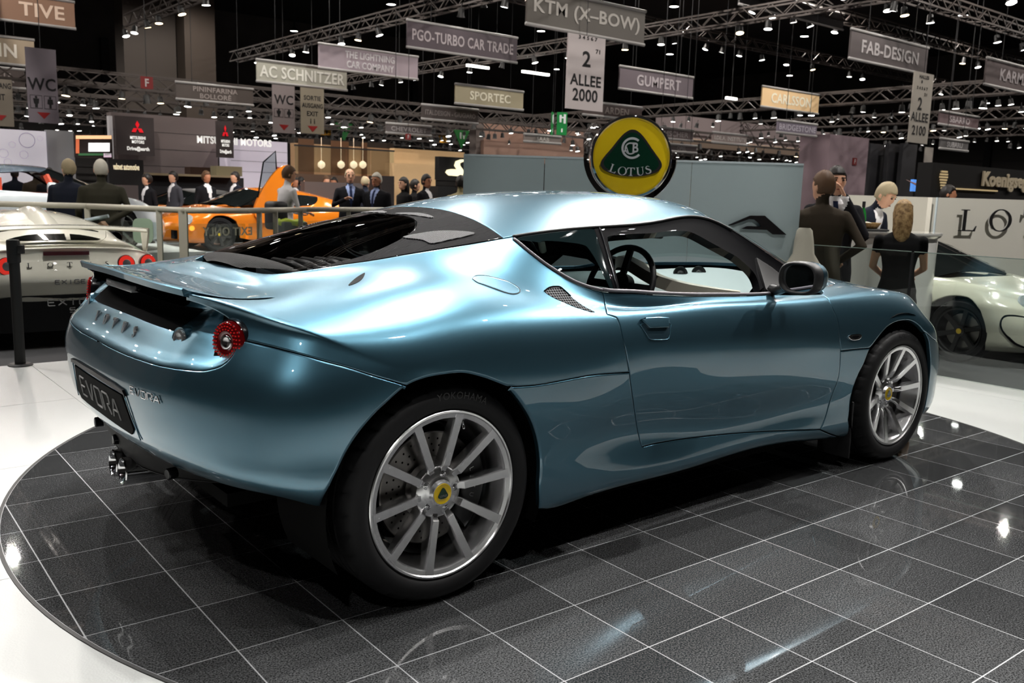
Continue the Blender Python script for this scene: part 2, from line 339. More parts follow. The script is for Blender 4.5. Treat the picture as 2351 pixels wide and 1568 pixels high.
# panel lines of the body in surface parameters (column, row)
LINE = {
 'seamA': [(0.7157,0.477),(0.8301,0.4731),(0.9364,0.4645),(1.046,0.4499),(1.185,0.3982)],
 'archB1': [(0.9235,0.0143),(0.9628,0.058),(0.992,0.1112),(1.004,0.1589),(1.018,0.2194),(1.048,0.2772),(1.092,0.3263),(1.142,0.3642),(1.185,0.3982)],
 'archB2': [(1.185,0.3982),(1.231,0.4225),(1.277,0.4414),(1.356,0.4577),(1.438,0.4407),(1.481,0.4256),(1.522,0.4107)],
 'archB3': [(1.522,0.4107),(1.571,0.3611),(1.622,0.303),(1.658,0.2395),(1.673,0.1842),(1.67,0.1308),(1.68,0.0634)],
 'seamC': [(1.522,0.4107),(1.764,0.4291),(2.079,0.4409)],
 'doorR1': [(2.062,0.8145),(2.053,0.7755),(2.028,0.7081),(2.005,0.6518)],
 'doorR1b': [(2.005,0.6518),(2.024,0.6412),(2.043,0.6317)],
 'doorR2': [(2.043,0.6317),(2.046,0.6075),(2.047,0.5686),(2.061,0.5217),(2.079,0.4409)],
 'doorR3': [(2.079,0.4409),(2.097,0.3762),(2.132,0.2768),(2.16,0.182)],
 'doorB': [(2.16,0.182),(2.272,0.1881),(2.465,0.1902),(2.721,0.1779),(3.045,0.1429),(3.233,0.1275),(3.297,0.124)],
 'doorF1': [(3.348,0.7675),(3.347,0.6267),(3.36,0.5776),(3.362,0.5224),(3.374,0.4569)],
 'doorF2': [(3.374,0.4569),(3.388,0.3496),(3.386,0.2859),(3.354,0.1953),(3.297,0.124)],
 'seamG': [(3.374,0.4569),(3.487,0.4607),(3.597,0.4575)],
 'archH': [(3.597,0.4575),(3.653,0.5015),(3.728,0.5313),(3.806,0.5431),(3.894,0.5436),(3.969,0.537),(4.024,0.5166),(4.065,0.4791)],
 'archH2': [(3.597,0.4575),(3.571,0.3748),(3.542,0.3262),(3.528,0.2713),(3.526,0.2032),(3.501,0.1434)],
 'lip': [(0.1613,0.4273),(0.3575,0.4263),(0.4639,0.4238),(0.5448,0.4225),(0.6241,0.4229),(0.6673,0.4292),(0.6909,0.4371),(0.707,0.4498),(0.7144,0.465),(0.7157,0.477)],
 'fendU': [(0.7157,0.477),(0.7064,0.4897),(0.6874,0.5026),(0.6459,0.5166),(0.5804,0.5296),(0.5048,0.537)],
 'spSeam': [(0.5245,0.5926),(0.5764,0.6048),(0.6212,0.6441),(0.6585,0.6919),(0.7069,0.7382)],
 'valley': [(0.7069,0.7382),(0.4497,0.7406),(0.2457,0.7543),(0.0244,0.7669)],
 'dlo': [(2.062,0.8145),(1.986,0.8038),(1.923,0.8056),(1.867,0.8242),(1.822,0.8592),(1.787,0.9257),(1.762,1.039)],
 'belt': [(2.062,0.8145),(2.201,0.841),(2.342,0.8401),(2.514,0.8275),(2.772,0.8247),(3.007,0.8278),(3.348,0.7675)],
 'scoop': [(1.765,0.7501),(1.798,0.7659),(1.838,0.773),(1.855,0.7691),(1.88,0.7434),(1.916,0.6994),(1.951,0.6641),(1.886,0.6839),(1.821,0.7115),(1.782,0.7303)],
 'fuel': [(1.469,0.8074),(1.491,0.8257),(1.529,0.8262),(1.583,0.8081),(1.63,0.7842),(1.656,0.7561),(1.644,0.7357),(1.608,0.7279),(1.568,0.7413),(1.514,0.7696),(1.482,0.7866)],
 'handle': [(2.147,0.6024),(2.171,0.6064),(2.238,0.6065),(2.299,0.6021),(2.295,0.5874),(2.281,0.5671),(2.262,0.5624),(2.188,0.5653),(2.166,0.5809)],
 'badge': [(3.425,0.5238),(3.453,0.5303),(3.51,0.5298),(3.526,0.5217),(3.501,0.5097),(3.451,0.51)],
 'slit': [(0.9225,0.8002),(0.926,0.8488),(0.9408,0.8865),(0.9532,0.8976),(0.9581,0.8432),(0.9459,0.8114)],
 'qwin': [(1.776,0.9646),(1.865,1.024),(2.09,1.058),(2.092,1.035),(2.081,0.9076),(2.064,0.8348)],
 'bumperlow': [(0.0916,0.0788),(0.3242,0.1024),(0.4121,0.0723),(0.5527,0.0826),(0.6639,0.0813),(0.7588,0.0828),(0.8315,0.0799),(0.8946,0.0809),(0.9622,0.0799)],
 'plateR': [(0.2433,0.3505),(0.2909,0.2319),(0.2882,0.1914),(0.2498,0.3334)],
 'frameOut': [(2.181,1.073),(2.298,1.073),(2.472,1.073),(2.638,1.064),(2.818,1.067)],
 'frameIn': [(2.156,0.8542),(2.175,0.9575),(2.191,1.027),(2.213,1.042),(2.321,1.046),(2.442,1.044),(2.529,1.043),(2.635,1.038),(2.689,1.03),(2.771,1.007),(2.844,0.9899),(2.919,0.9729),(2.975,0.9309),(2.942,0.8589)],
 'sail': [(3.057,1.006),(3.137,0.9947),(3.191,0.9685),(3.142,0.8678),(3.001,0.8355),(2.987,0.8643)],
 'qfront': [(2.146,1.064),(2.142,1.014),(2.135,0.9477),(2.122,0.8424)],
 'bpost': [(2.182,1.067),(2.177,1.018),(2.164,0.9489),(2.15,0.8492)],
 'fb': [(4.073,0.4708),(4.104,0.4182),(4.116,0.3587),(4.127,0.3032),(4.138,0.2475),(4.144,0.1894),(4.139,0.1373)],
}

# ================================================================ floor and turntable
TTC, TTR = Vector((1.405, .063, 0)), 2.385
def floor_nodes(nt, b):
    tc = N(nt, 'ShaderNodeTexCoord'); w_ = N(nt, 'ShaderNodeTexVoronoi'); w_.inputs['Scale'].default_value = 160
    nt.links.new(tc.outputs['Object'], w_.inputs['Vector']); bp_ = N(nt, 'ShaderNodeBump'); bp_.inputs['Strength'].default_value = .08; bp_.inputs['Distance'].default_value = .004
    nt.links.new(w_.outputs['Distance'], bp_.inputs['Height']); nt.links.new(bp_.outputs['Normal'], b.inputs['Normal'])
FLOORW = mat('white_floor_board', (.60, .62, .61), .38, nodes=floor_nodes)
def granite(nt, b):
    tc = N(nt, 'ShaderNodeTexCoord'); oi = N(nt, 'ShaderNodeObjectInfo'); nz = N(nt, 'ShaderNodeTexNoise'); nz.inputs['Scale'].default_value = 210; nz.inputs['Detail'].default_value = 4; nz.inputs['Roughness'].default_value = .7
    n2 = N(nt, 'ShaderNodeTexNoise'); n2.inputs['Scale'].default_value = 3
    nt.links.new(tc.outputs['Object'], nz.inputs['Vector']); nt.links.new(tc.outputs['Object'], n2.inputs['Vector'])
    r = N(nt, 'ShaderNodeValToRGB'); r.color_ramp.elements[0].position = .40; r.color_ramp.elements[1].position = .72
    r.color_ramp.elements[0].color = (.012, .013, .014, 1); r.color_ramp.elements[1].color = (.165, .17, .175, 1)
    mx = N(nt, 'ShaderNodeMix', data_type='RGBA', blend_type='MULTIPLY'); mx.inputs[0].default_value = 1
    ma = N(nt, 'ShaderNodeMapRange'); ma.inputs[3].default_value = .72; ma.inputs[4].default_value = 1.22
    ad = N(nt, 'ShaderNodeMath', operation='MULTIPLY')
    mb_ = N(nt, 'ShaderNodeMapRange'); mb_.inputs[3].default_value = .75; mb_.inputs[4].default_value = 1.25
    nt.links.new(oi.outputs['Random'], ma.inputs[0]); nt.links.new(n2.outputs['Fac'], mb_.inputs[0]); nt.links.new(ma.outputs[0], ad.inputs[0]); nt.links.new(mb_.outputs[0], ad.inputs[1])
    nt.links.new(nz.outputs['Fac'], r.inputs['Fac']); nt.links.new(r.outputs['Color'], mx.inputs[6]); nt.links.new(ad.outputs[0], mx.inputs[7])
    nt.links.new(mx.outputs[2], b.inputs['Base Color'])
GRANITE = mat('polished_dark_granite', (.03, .03, .03), .03, spec=.9, nodes=granite)
GROUT = mat('light_grout', (.42, .43, .45), .7)
# stand floor: white boards with fine joints
fl = empty('floor', (2, 2, 0)); tag(fl, 'white boarded floor around the turntable', None, None, 'structure')
mb = MB(); mb.box((4.97-6.5, 3.62-6.0, -.131), (13, 12, .25)); base_f = mb.build('floor_underlay', mat('floor_joint', (.50, .51, .50), .7), fl)
mb = MB(); bw, bl = 1.2, 1.2
mb.box((0, 0, -.005), (bw-.003, bl-.003, .006)); bm_ = mb.mesh('floor_board'); bm_.materials.append(FLOORW)
ga = math.radians(-1.1757)
kb = 0
for i in range(-5, 9):
    for j in range(-4, 9):
        x0, x1, y0, y1 = .37+i*bw-bw/2, .37+i*bw+bw/2, .62+j*bl-bl/2, .62+j*bl+bl/2
        x1, y1 = min(x1, 4.97), min(y1, 3.62)
        if x1-x0 < .05 or y1-y0 < .05: continue
        c = Vector(((x0+x1)/2, (y0+y1)/2, 0))
        if (c-TTC).length < TTR-.9 or (c-CAMP).dot(CAM_F) < -1.5: continue
        o = bpy.data.objects.new('floor_board', bm_); o.location = c; o.scale = ((x1-x0)/bw, (y1-y0)/bl, 1); link(o, fl)
tt_ = empty('turntable', (TTC.x, TTC.y, 0)); tag(tt_, 'round turntable of polished dark granite tiles under the blue car', 'turntable')
mb = MB(); mb.lathe([(0, -.0006), (TTR-.006, -.0006)], TTC, (0, 0, 1), 160); mb.build('grout_bed', GROUT, tt_, smooth=False)
mb = MB(); mb.lathe([(TTR-.008, -.004), (TTR-.007, .0004), (TTR+.004, .0004), (TTR+.006, -.004)], TTC, (0, 0, 1), 160); mb.build('turntable_rim', BLACKR if False else mat('rim_black', (.008, .008, .008), .5), tt_)
ts_ = .3036; e1 = Vector((math.cos(ga), math.sin(ga), 0)); e2 = Vector((math.sin(ga), -math.cos(ga), 0)); g0 = Vector((.6128, -.8339, 0))
def clip_circle(poly, c, r, n=160):
    """Sutherland-Hodgman against the inscribed polygon of the circle"""
    for k in range(n):
        if not poly: return poly
        a = 2*math.pi*(k+.5)/n; nx, ny = math.cos(a), math.sin(a); d0 = c.x*nx+c.y*ny+r
        out = []
        for i, p in enumerate(poly):
            q = poly[i-1]; dp, dq = p[0]*nx+p[1]*ny-d0, q[0]*nx+q[1]*ny-d0
            if (dp <= 0) != (dq <= 0): t = dq/(dq-dp); out.append((q[0]+(p[0]-q[0])*t, q[1]+(p[1]-q[1])*t))
            if dp <= 0: out.append(p)
        poly = out
    return poly
hg = .0021
mb = MB(); q = [e1*a+e2*b for a, b in ((hg, hg), (ts_-hg, hg), (ts_-hg, ts_-hg), (hg, ts_-hg))]; mb.prism([p-Vector((0, 0, .012)) for p in q], (0, 0, .012)); full_tile = mb.mesh('granite_tile'); full_tile.materials.append(GRANITE)
for i in range(-12, 14):
    for j in range(-13, 14):
        c = g0+e1*i*ts_+e2*j*ts_
        q = [c+e1*a+e2*b for a, b in ((hg, hg), (ts_-hg, hg), (ts_-hg, ts_-hg), (hg, ts_-hg))]
        ins = [(p.xy-TTC.xy).length < TTR-.012 for p in q]
        if all(ins): o = bpy.data.objects.new('granite_tile', full_tile); o.location = c
        else:
            pl = clip_circle([(p.x, p.y) for p in q], TTC, TTR-.010)
            if len(pl) < 3: continue
            pc = [pl[0]]
            for p in pl[1:]:
                if (Vector(p)-Vector(pc[-1])).length > .002: pc.append(p)
            if len(pc) < 3: continue
            mb = MB(); mb.prism([(p[0]-c.x, p[1]-c.y, -.012) for p in pc], (0, 0, .012)); me = mb.mesh('granite_tile'); me.materials.append(GRANITE); o = bpy.data.objects.new('granite_tile', me); o.location = c
        link(o, tt_)

# ================================================================ the blue sports car
BODY = body_surface()
KS, KT = BODY.ks, BODY.kt
TMAX = KT[-4]
PAINT = mat('blue_metallic_paint', (.076, .184, .252), .33, .90, 1.0, .008, coat_ior=1.65)
BLACKG = mat('gloss_black', (.004, .004, .005), .6, 0, .38, .008, spec=.02)
BLACKM = mat('satin_black', (.012, .012, .013), .5)
BLACKD = mat('dull_black', (.004, .004, .004), .9, spec=.1)
RUBBER = mat('tyre_rubber', (.010, .010, .011), .62, spec=.3)
CHROME = mat('chrome', (.82, .82, .84), .06, 1.)
ALLOY = mat('machined_alloy', (.84, .84, .85), .26, 1.)
ALLOYD = mat('inner_alloy', (.30, .30, .31), .4, 1.)
CREAM = mat('cream_leather', (.60, .57, .47), .5)
GREYL = mat('grey_leather', (.13, .165, .17), .6)
car = empty('sports_car', (1.3, 0, 0), 'blue metallic two-door sports coupe parked on the dark tiled turntable', 'car')

def polyline(*names):
    """concatenate LINE entries (prefix '-' reverses) or literal (t, s) lists, resampled smoothly"""
    out = []
    for n in names:
        if isinstance(n, str):
            L_ = LINE[n.lstrip('-')]; L_ = L_[::-1] if n[0] == '-' else L_
        else: L_ = n
        seg = [tuple(p) for p in (crv(L_, 6) if len(L_) > 2 else L_)]
        if len(L_) == 2:
            k = max(2, int(max(abs(L_[0][0]-L_[1][0]), abs(L_[0][1]-L_[1][1]))/.03)+1)
            seg = [(L_[0][0]+(L_[1][0]-L_[0][0])*i/k, L_[0][1]+(L_[1][1]-L_[0][1])*i/k) for i in range(k+1)]
        if out and abs(out[-1][0]-seg[0][0])+abs(out[-1][1]-seg[0][1]) < .012: seg = seg[1:]
        out += seg
    if abs(out[0][0]-out[-1][0])+abs(out[0][1]-out[-1][1]) < .012: out.pop()
    return np.array(out)
def inside(poly, pts):
    x, y = pts[:, 0], pts[:, 1]; r = np.zeros(len(pts), bool); j = len(poly)-1
    for i in range(len(poly)):
        xi, yi = poly[i]; xj, yj = poly[j]
        c = ((yi > y) != (yj > y)) & (x < (xj-xi)*(y-yi)/((yj-yi) or 1e-12)+xi); r ^= c; j = i
    return r
def dist_poly(poly, pts):
    a = poly; b = np.roll(poly, -1, 0); d = np.full(len(pts), 1e9)
    for p, q in zip(a, b):
        e = q-p; L2 = (e@e) or 1e-12; t = np.clip(((pts-p)@e)/L2, 0, 1); d = np.minimum(d, np.linalg.norm(pts-p-t[:, None]*e, axis=1))
    return d
def offset_inward(S, L_, wid):
    """move the outline (t, s) inward on the surface by wid metres (array)"""
    P = S.ev(L_[:, 0], L_[:, 1]); n = S.normal(L_[:, 0], L_[:, 1])
    T = np.roll(P, -1, 0)-np.roll(P, 1, 0); T /= np.maximum(np.linalg.norm(T, axis=1), 1e-9)[:, None]
    b = np.cross(T, n)
    area = .5*np.sum(L_[:, 0]*np.roll(L_[:, 1], -1)-np.roll(L_[:, 0], -1)*L_[:, 1])
    if area < 0: b = -b
    # b points outward for a counter-clockwise outline in (t, s)
    dt, ds = S.ev(L_[:, 0], L_[:, 1], 1, 0), S.ev(L_[:, 0], L_[:, 1], 0, 1)
    v = -b*np.asarray(wid)[:, None]
    E_, F_, G_ = (dt*dt).sum(1), (dt*ds).sum(1), (ds*ds).sum(1); p, q = (v*dt).sum(1), (v*ds).sum(1); D = np.maximum(E_*G_-F_*F_, 1e-9)
    return L_+np.stack([(p*G_-q*F_)/D, (q*E_-p*F_)/D], 1), b
def panel_data(S, L_, gap=.002, lip=.004, drop=.014, step=.022, seam=None, lift=0., arch=None):
    """vertices, faces, normals of a panel of surface S inside the outline L_ with a rounded, turned-in edge.
    seam: mask of outline points on the centre plane (no edge there); arch: mask of wheel-arch points (wide soft lip)"""
    n0 = len(L_); seam = np.zeros(n0, bool) if seam is None else seam
    arch = np.zeros(n0, bool) if arch is None else arch
    wid = np.where(seam, 0, gap); lipw = np.where(seam, 0, np.where(arch, .009, lip)); dr = np.where(arch, .007, lip*.8)
    O, b = offset_inward(S, L_, wid); I_, _ = offset_inward(S, L_, wid+lipw)
    I_[seam] = L_[seam]; O[seam] = L_[seam]
    # scale so that one unit is about a metre in both directions
    lo, hi = I_.min(0), I_.max(0)
    gx = np.arange(lo[0], hi[0], step); gy = np.arange(lo[1], hi[1], step)
    g = np.array([(x+(step/2 if k % 2 else 0), y) for k, y in enumerate(gy) for x in gx])
    if len(g):
        g = g[inside(I_, g)]
        if len(g): g = g[dist_poly(I_, g) > step*.45]
    pts = np.concatenate([I_, g]) if len(g) else I_
    vs, es, fs, ov, oe, of = delaunay_2d_cdt([Vector(p) for p in pts], [(i, (i+1) % n0) for i in range(n0)], [], 1, 1e-7)
    ts = np.array([(v.x, v.y) for v in vs]); P = S.ev(ts[:, 0], ts[:, 1]); Nn = S.normal(ts[:, 0], ts[:, 1])
    P = P+Nn*lift
    ring0 = [-1]*n0
    for k, o in enumerate(ov):
        for i in o:
            if i < n0: ring0[i] = k
    Po = S.ev(O[:, 0], O[:, 1]); no = S.normal(O[:, 0], O[:, 1]); Po = Po+no*lift
    r1 = Po-no*(lipw*.25)[:, None]*arch[:, None]; nr1 = no*.8+b*.6; nr1 /= np.linalg.norm(nr1, axis=1)[:, None]
    r2 = Po-no*dr[:, None]; nr2 = b*1.
    r3 = Po-no*(dr+drop)[:, None]-b*0
    base = len(P)
    V = np.concatenate([P, r1, r2, r3]); NN = np.concatenate([Nn, nr1, nr2, nr2])
    F_ = [tuple(f) for f in fs]
    for i in range(n0):
        j = (i+1) % n0
        if seam[i] and seam[j]: continue
        a, c = ring0[i], ring0[j]
        if a < 0 or c < 0: continue
        F_ += [(a, base+i, base+j, c), (base+i, base+n0+i, base+n0+j, base+j), (base+n0+i, base+2*n0+i, base+2*n0+j, base+n0+j)]
    return V, F_, NN
def build_panel(name, S, L_, material, parent, mirror=None, xf=None, **k):
    """mirror: None = right side only, 'join' = both halves in one mesh, 'left' = the left twin"""
    V, F_, NN = panel_data(S, L_, **k)
    # orient the faces along the normals
    I3 = np.array([f[:3] for f in F_]); sg_ = (np.cross(V[I3[:, 1]]-V[I3[:, 0]], V[I3[:, 2]]-V[I3[:, 0]])*NN[I3].sum(1)).sum(1) >= 0
    F2 = [f if k else f[::-1] for f, k in zip(F_, sg_)]
    m = np.array([1, -1, 1.])
    if mirror == 'left': V, NN, F2 = V*m, NN*m, [f[::-1] for f in F2]
    if mirror == 'join':
        n = len(V); V = np.concatenate([V, V*m]); NN = np.concatenate([NN, NN*m]); F2 = F2+[tuple(i+n for i in f[::-1]) for f in F2]
    if xf is not None:
        A = np.array(xf.to_3x3()); V = V @ A.T+np.array(xf.translation); NN = NN @ np.linalg.inv(A); NN /= np.maximum(np.linalg.norm(NN, axis=1), 1e-9)[:, None]
    me = bpy.data.meshes.new(name); me.from_pydata(V.tolist(), [], F2); me.shade_smooth()
    me.materials.append(material); me.normals_split_custom_set_from_vertices(NN.tolist()); me.update()
    return link(bpy.data.objects.new(name, me), parent)
def maskof(L_, *names):
    P = np.concatenate([np.array([tuple(p) for p in crv(LINE[n], 6)]) if len(LINE[n]) > 2 else np.array(LINE[n]) for n in names])
    return np.array([np.min(np.abs(P-p).sum(1)) < .004 for p in L_])
R0, R1, R6, R8, R10 = KS[0]+.004, KS[1], KS[6], KS[8], KS[10]
def both(name, L_, **k):
    a = build_panel(name, BODY, L_, PAINT, car, **k); b = build_panel(name, BODY, L_, PAINT, car, mirror='left', **k)
    a['label'] = name.replace('_', ' ')+' on the side facing the camera'; b['label'] = name.replace('_', ' ')+' on the far side'
# ---- rear bumper
lip0 = LINE['lip'][0]
bot_rear = [(0., .055), (.25, .05), (.5, .05), (.7, .05), (.85, .05), LINE['archB1'][0]]
L_ = polyline([(0., lip0[1]), lip0], 'lip', 'seamA', '-archB1', bot_rear[::-1], [(0., .055), (0., lip0[1])])
bump = build_panel('rear_bumper', BODY, L_, PAINT, car, mirror='join', seam=L_[:, 0] < 1e-4, arch=maskof(L_, 'archB1'))
# ---- rear quarter panels (haunch, buttress and deck)
vl = LINE['valley']
edge10 = [(2.0-.0, R10)]
cover_t = np.linspace(1.77, 0, 26)
L_ = polyline('seamA', 'archB2', 'seamC', '-doorR2', '-doorR1b', '-doorR1', 'dlo', [LINE['dlo'][-1], (1.775, R10-.002)], [(t, R10-.002) for t in cover_t], [(0., R10-.002), (0., vl[-1][1])], [(0., vl[-1][1])]+vl[::-1], '-spSeam', [LINE['spSeam'][0], LINE['fendU'][-1]], '-fendU')
both('rear_quarter_panel', L_, seam=L_[:, 0] < 1e-4, arch=maskof(L_, 'archB2'))
# ---- side sill with the intake flare
sb = [(3.46, .02), (3.3, .03), (2.9, .03), (2.5, .03), (2.1, .03), (1.9, .03), LINE['archB3'][-1]]
L_ = polyline('seamC', 'doorR3', 'doorB', [LINE['doorB'][-1], (3.45, .06)], sb, '-archB3')
both('side_sill', L_, arch=maskof(L_, 'archB3'))
# ---- doors
L_ = polyline('doorR1', 'doorR1b', 'doorR2', 'doorR3', 'doorB', '-doorF2', '-doorF1', '-belt')
both('door', L_)
# ---- front wings
L_ = polyline('seamG', 'archH2', [LINE['archH2'][-1], (3.50, .03), (3.46, .06), LINE['doorF2'][-1]], '-doorF2')
both('front_wing_lower', L_, arch=maskof(L_, 'archH2'))
tn = TMAX
fa = LINE['archH'][-1]
bseam = [fa, (4.25, .41), (4.8, .40), (5.2, .40), (tn, .40)]
L_ = polyline('doorF1', 'seamG', 'archH', bseam, [(tn, .40), (tn, R10-.002)], [(t, R10-.002) for t in np.linspace(tn, 3.43, 24)], [(3.43, R10-.002), (3.40, KS[9]), LINE['doorF1'][0]])
build_panel('front_clamshell', BODY, L_, PAINT, car, mirror='join', seam=L_[:, 0] > tn-1e-4, arch=maskof(L_, 'archH'))
fb = [fa]+LINE['fb'][1:]+[(LINE['fb'][-1][0], .02)]
L_ = polyline(bseam[::-1], fb, [(fb[-1][0], .02), (4.8, .02), (5.3, .02), (tn, .02)], [(tn, .02), (tn, .40)])
build_panel('front_bumper', BODY, L_, PAINT, car, mirror='join', seam=L_[:, 0] > tn-1e-4)
# ---- dark inner shell behind the panel gaps
def shell():
    V = []; ts = np.linspace(0, tn, 150); ss = np.linspace(0, .80, 40)
    tt, s2 = np.meshgrid(ts, ss, indexing='ij')
    P = BODY.ev(tt.ravel(), s2.ravel())-BODY.normal(tt.ravel(), s2.ravel())*.020
    P[:, 1] = np.minimum(P[:, 1], 0)
    return P.reshape(150, 40, 3), tt, s2
P, tt, s2 = shell()
mb = MB()
def in_arch(p): return any((p[0]-cx)**2+(p[2]-cz)**2 < r*r for cx, cz, r in ((-.01, .34, .375), (2.565, .33, .372)))
idx = {}
for sg in (1, -1):
    off = len(mb.v); mb.v += [(p[0], p[1]*sg, p[2]) for r in P for p in r]
    for i in range(149):
        for j in range(39):
            q = P[i:i+2, j:j+2].reshape(4, 3)
            if any(in_arch(p) for p in q): continue
            if tt[i, j] < .62 and .30 < s2[i, j] < .60: continue
            a = off+i*40+j; f = (a, a+40, a+41, a+1); mb.f.append(f if sg > 0 else f[::-1]); mb.m.append(0)
mb.build('inner_shell', BLACKD, car, smooth=True, fix=False)
# ---- upper surface: roof, engine cover, windscreen
e10t = np.linspace(.10, tn-.02, 400); e10 = BODY.ev(e10t, np.full(400, R10))
o_ = np.argsort(e10[:, 0]); EX, EY, EZ = e10[o_, 0], -e10[o_, 1], e10[o_, 2]
zcx = np.array([-.32, -.22, -.1, .05, .2, .35, .5, .7, .9, 1.15, 1.35, 1.55, 1.7, 1.9, 2.1, 2.35, 2.66])
zcz = np.array([.938, .965, .998, 1.042, 1.082, 1.117, 1.15, 1.188, 1.21, 1.222, 1.223, 1.214, 1.198, 1.135, 1.06, .968, .862])
class TopSurf(Surf):
    """params (x, w): w = -1 at the right-hand edge, 0 on the centre line"""
    def __init__(s): s.ks = np.array([-1., 0]); s.kt = np.array([-.3, 2.65])
    def z(s, x, w):
        ze = np.interp(x, EX, EZ); zc = (nspl(zcx, np.clip(x, -.32, 2.66)) @ zcz)
        return ze+(zc-ze)*(1-np.abs(w)**2.3)
    def raw(s, x, w):
        x = np.asarray(x, float); w = np.asarray(w, float)
        return np.stack([x, w*np.interp(x, EX, EY), s.z(x, w)], 1)
    def ev(s, t, q, dt=0, ds=0):
        t = np.atleast_1d(np.asarray(t, float)); q = np.atleast_1d(np.asarray(q, float)); h = 4e-3
        if dt: return (s.raw(t+h, q)-s.raw(t-h, q))/(2*h)
        if ds: return (s.raw(t, q+h)-s.raw(t, q-h))/(2*h)
        return s.raw(t, q)
TOP = TopSurf()
def wpoly(pts, n=8): return polyline(pts)
def rear_line(w): return .47-.045*w*w
def front_line(w): return 1.74-.185*w*w
ws = np.linspace(-1, 0, 14)
# roof
L_ = polyline([(rear_line(w), w*.997) for w in ws], [(rear_line(0), 0.), (front_line(0), 0.)], [(front_line(w), w*.997) for w in ws[::-1]], [(x, -.997) for x in np.linspace(front_line(1), rear_line(1), 16)])
build_panel('roof', TOP, L_, PAINT, car, mirror='join', seam=np.abs(L_[:, 1]) < 1e-4, gap=.001, step=.03)
# black engine cover with the rear glass cut into it
def seam_x(w): return .34-.55*abs(w)**3.2     # front edge of the glass hatch
GL = [(seam_x(w), w) for w in np.linspace(-.98, 0, 18)]
L_ = polyline(GL, [(GL[-1][0], 0.), (rear_line(0), 0.)], [(rear_line(w), w*.997) for w in ws[::-1]], [(x, -.997) for x in np.linspace(rear_line(1), GL[0][0], 14)])
build_panel('engine_cover_surround', TOP, L_, BLACKG, car, mirror='join', seam=np.abs(L_[:, 1]) < 1e-4, gap=.0015, step=.03)
REARGL = glassmat('dark_tinted_glass', (.20, .20, .20), 0, .7)
xr = -.245
L_ = polyline(GL[::-1], [(x, -.985) for x in np.linspace(GL[0][0], xr, 12)], [(xr, w) for w in np.linspace(-.985, 0, 8)], [(xr, 0.), (GL[-1][0], 0.)])
build_panel('rear_glass', TOP, L_, REARGL, car, mirror='join', seam=np.abs(L_[:, 1]) < 1e-4, gap=.0015, step=.03)
# windscreen and its black pillars
GLASS = glassmat('windscreen_glass', (.80, .90, .89))
L_ = polyline([(front_line(w), w) for w in np.linspace(-.90, 0, 14)], [(front_line(0), 0.), (2.62, 0.)], [(2.62-.45*w*w, w) for w in np.linspace(0, -.90, 10)], [(x, -.90) for x in np.linspace(2.255, front_line(.9), 12)])
build_panel('windscreen', TOP, L_, GLASS, car, mirror='join', seam=np.abs(L_[:, 1]) < 1e-4, step=.04)
L_ = polyline([(front_line(w), w) for w in np.linspace(-.997, -.90, 5)], [(x, -.90) for x in np.linspace(front_line(.9), 2.255, 12)], [(2.255, -.90), (2.2, -.997)], [(x, -.997) for x in np.linspace(2.2, front_line(1), 12)])
for mir in (None, 'left'): build_panel('windscreen_pillar', TOP, L_, BLACKG, car, mirror=mir, gap=0, step=.03)

# ---- helpers on the body surface
def bp(t, s, lift=0.):
    return BODY.ev(t, s)+BODY.normal(t, s)*lift if lift else BODY.ev(t, s)
def strip(name, outer, inner, material, lift=.001, turn=.02, lift_in=None):
    """band between two (t, s) curves, both edges turned in; built on both sides of the car"""
    o = np.array([tuple(p) for p in crv(outer, 6)] if len(outer) > 2 else outer); i = np.array([tuple(p) for p in crv(inner, 6)] if len(inner) > 2 else inner)
    def res(a, n):
        P = BODY.ev(a[:, 0], a[:, 1]); d = np.r_[0, np.cumsum(np.linalg.norm(np.diff(P, axis=0), axis=1))]
        q = np.linspace(0, d[-1], n); return np.stack([np.interp(q, d, a[:, 0]), np.interp(q, d, a[:, 1])], 1)
    n = 60; o, i = res(o, n), res(i, n); rows = []
    for f in (0, .06, .5, .94, 1):
        a = o*(1-f)+i*f; rows.append(BODY.ev(a[:, 0], a[:, 1])+BODY.normal(a[:, 0], a[:, 1])*(lift*(1 if 0 < f < 1 else .4)))
    b0 = BODY.ev(o[:, 0], o[:, 1])-BODY.normal(o[:, 0], o[:, 1])*turn; b1 = BODY.ev(i[:, 0], i[:, 1])-BODY.normal(i[:, 0], i[:, 1])*turn
    rows = [b0]+rows+[b1]
    for sg in (1, -1):
        mb = MB(); mb.grid([[(p[0], p[1]*sg, p[2]) for p in r] for r in rows]); mb.build(name, material, car, smooth=40)
def tube_on(name, pts, r, material, lift=0., sides=(1, -1), parent=None, n=6):
    a = np.array([tuple(p) for p in crv(pts, 6)] if len(pts) > 2 else pts); P = BODY.ev(a[:, 0], a[:, 1])+BODY.normal(a[:, 0], a[:, 1])*lift
    for sg in sides:
        mb = MB(); mb.tube([(p[0], p[1]*sg, p[2]) for p in P], r, n); mb.build(name, material, parent or car, smooth=True)
def patch(name, pts, material, lift=.001, sides=(1, -1), step=.012, parent=None, gap=0., drop=.004, lip=.001, uv=None, smoothing=True):
    """small piece lying on (lift > 0) or let into (lift < 0) the body"""
    L_ = np.array([tuple(p) for p in crv(pts, 6, closed=True)]) if smoothing else np.array(pts)
    out = []
    for sg in sides:
        o = build_panel(name, BODY, L_, material, parent or car, mirror=None if sg > 0 else 'left', gap=gap, lip=lip, drop=drop, step=step, lift=lift)
        if uv:
            me = o.data; ul = me.uv_layers.new(name='UVMap')
            co_ = np.array([tuple(v.co) for v in me.vertices])
            c = co_ @ np.array(uv).T
            for l in me.loops: ul.data[l.index].uv = c[l.vertex_index]
        out.append(o)
    return out
RUB = mat('window_rubber', (.012, .012, .013), .45)
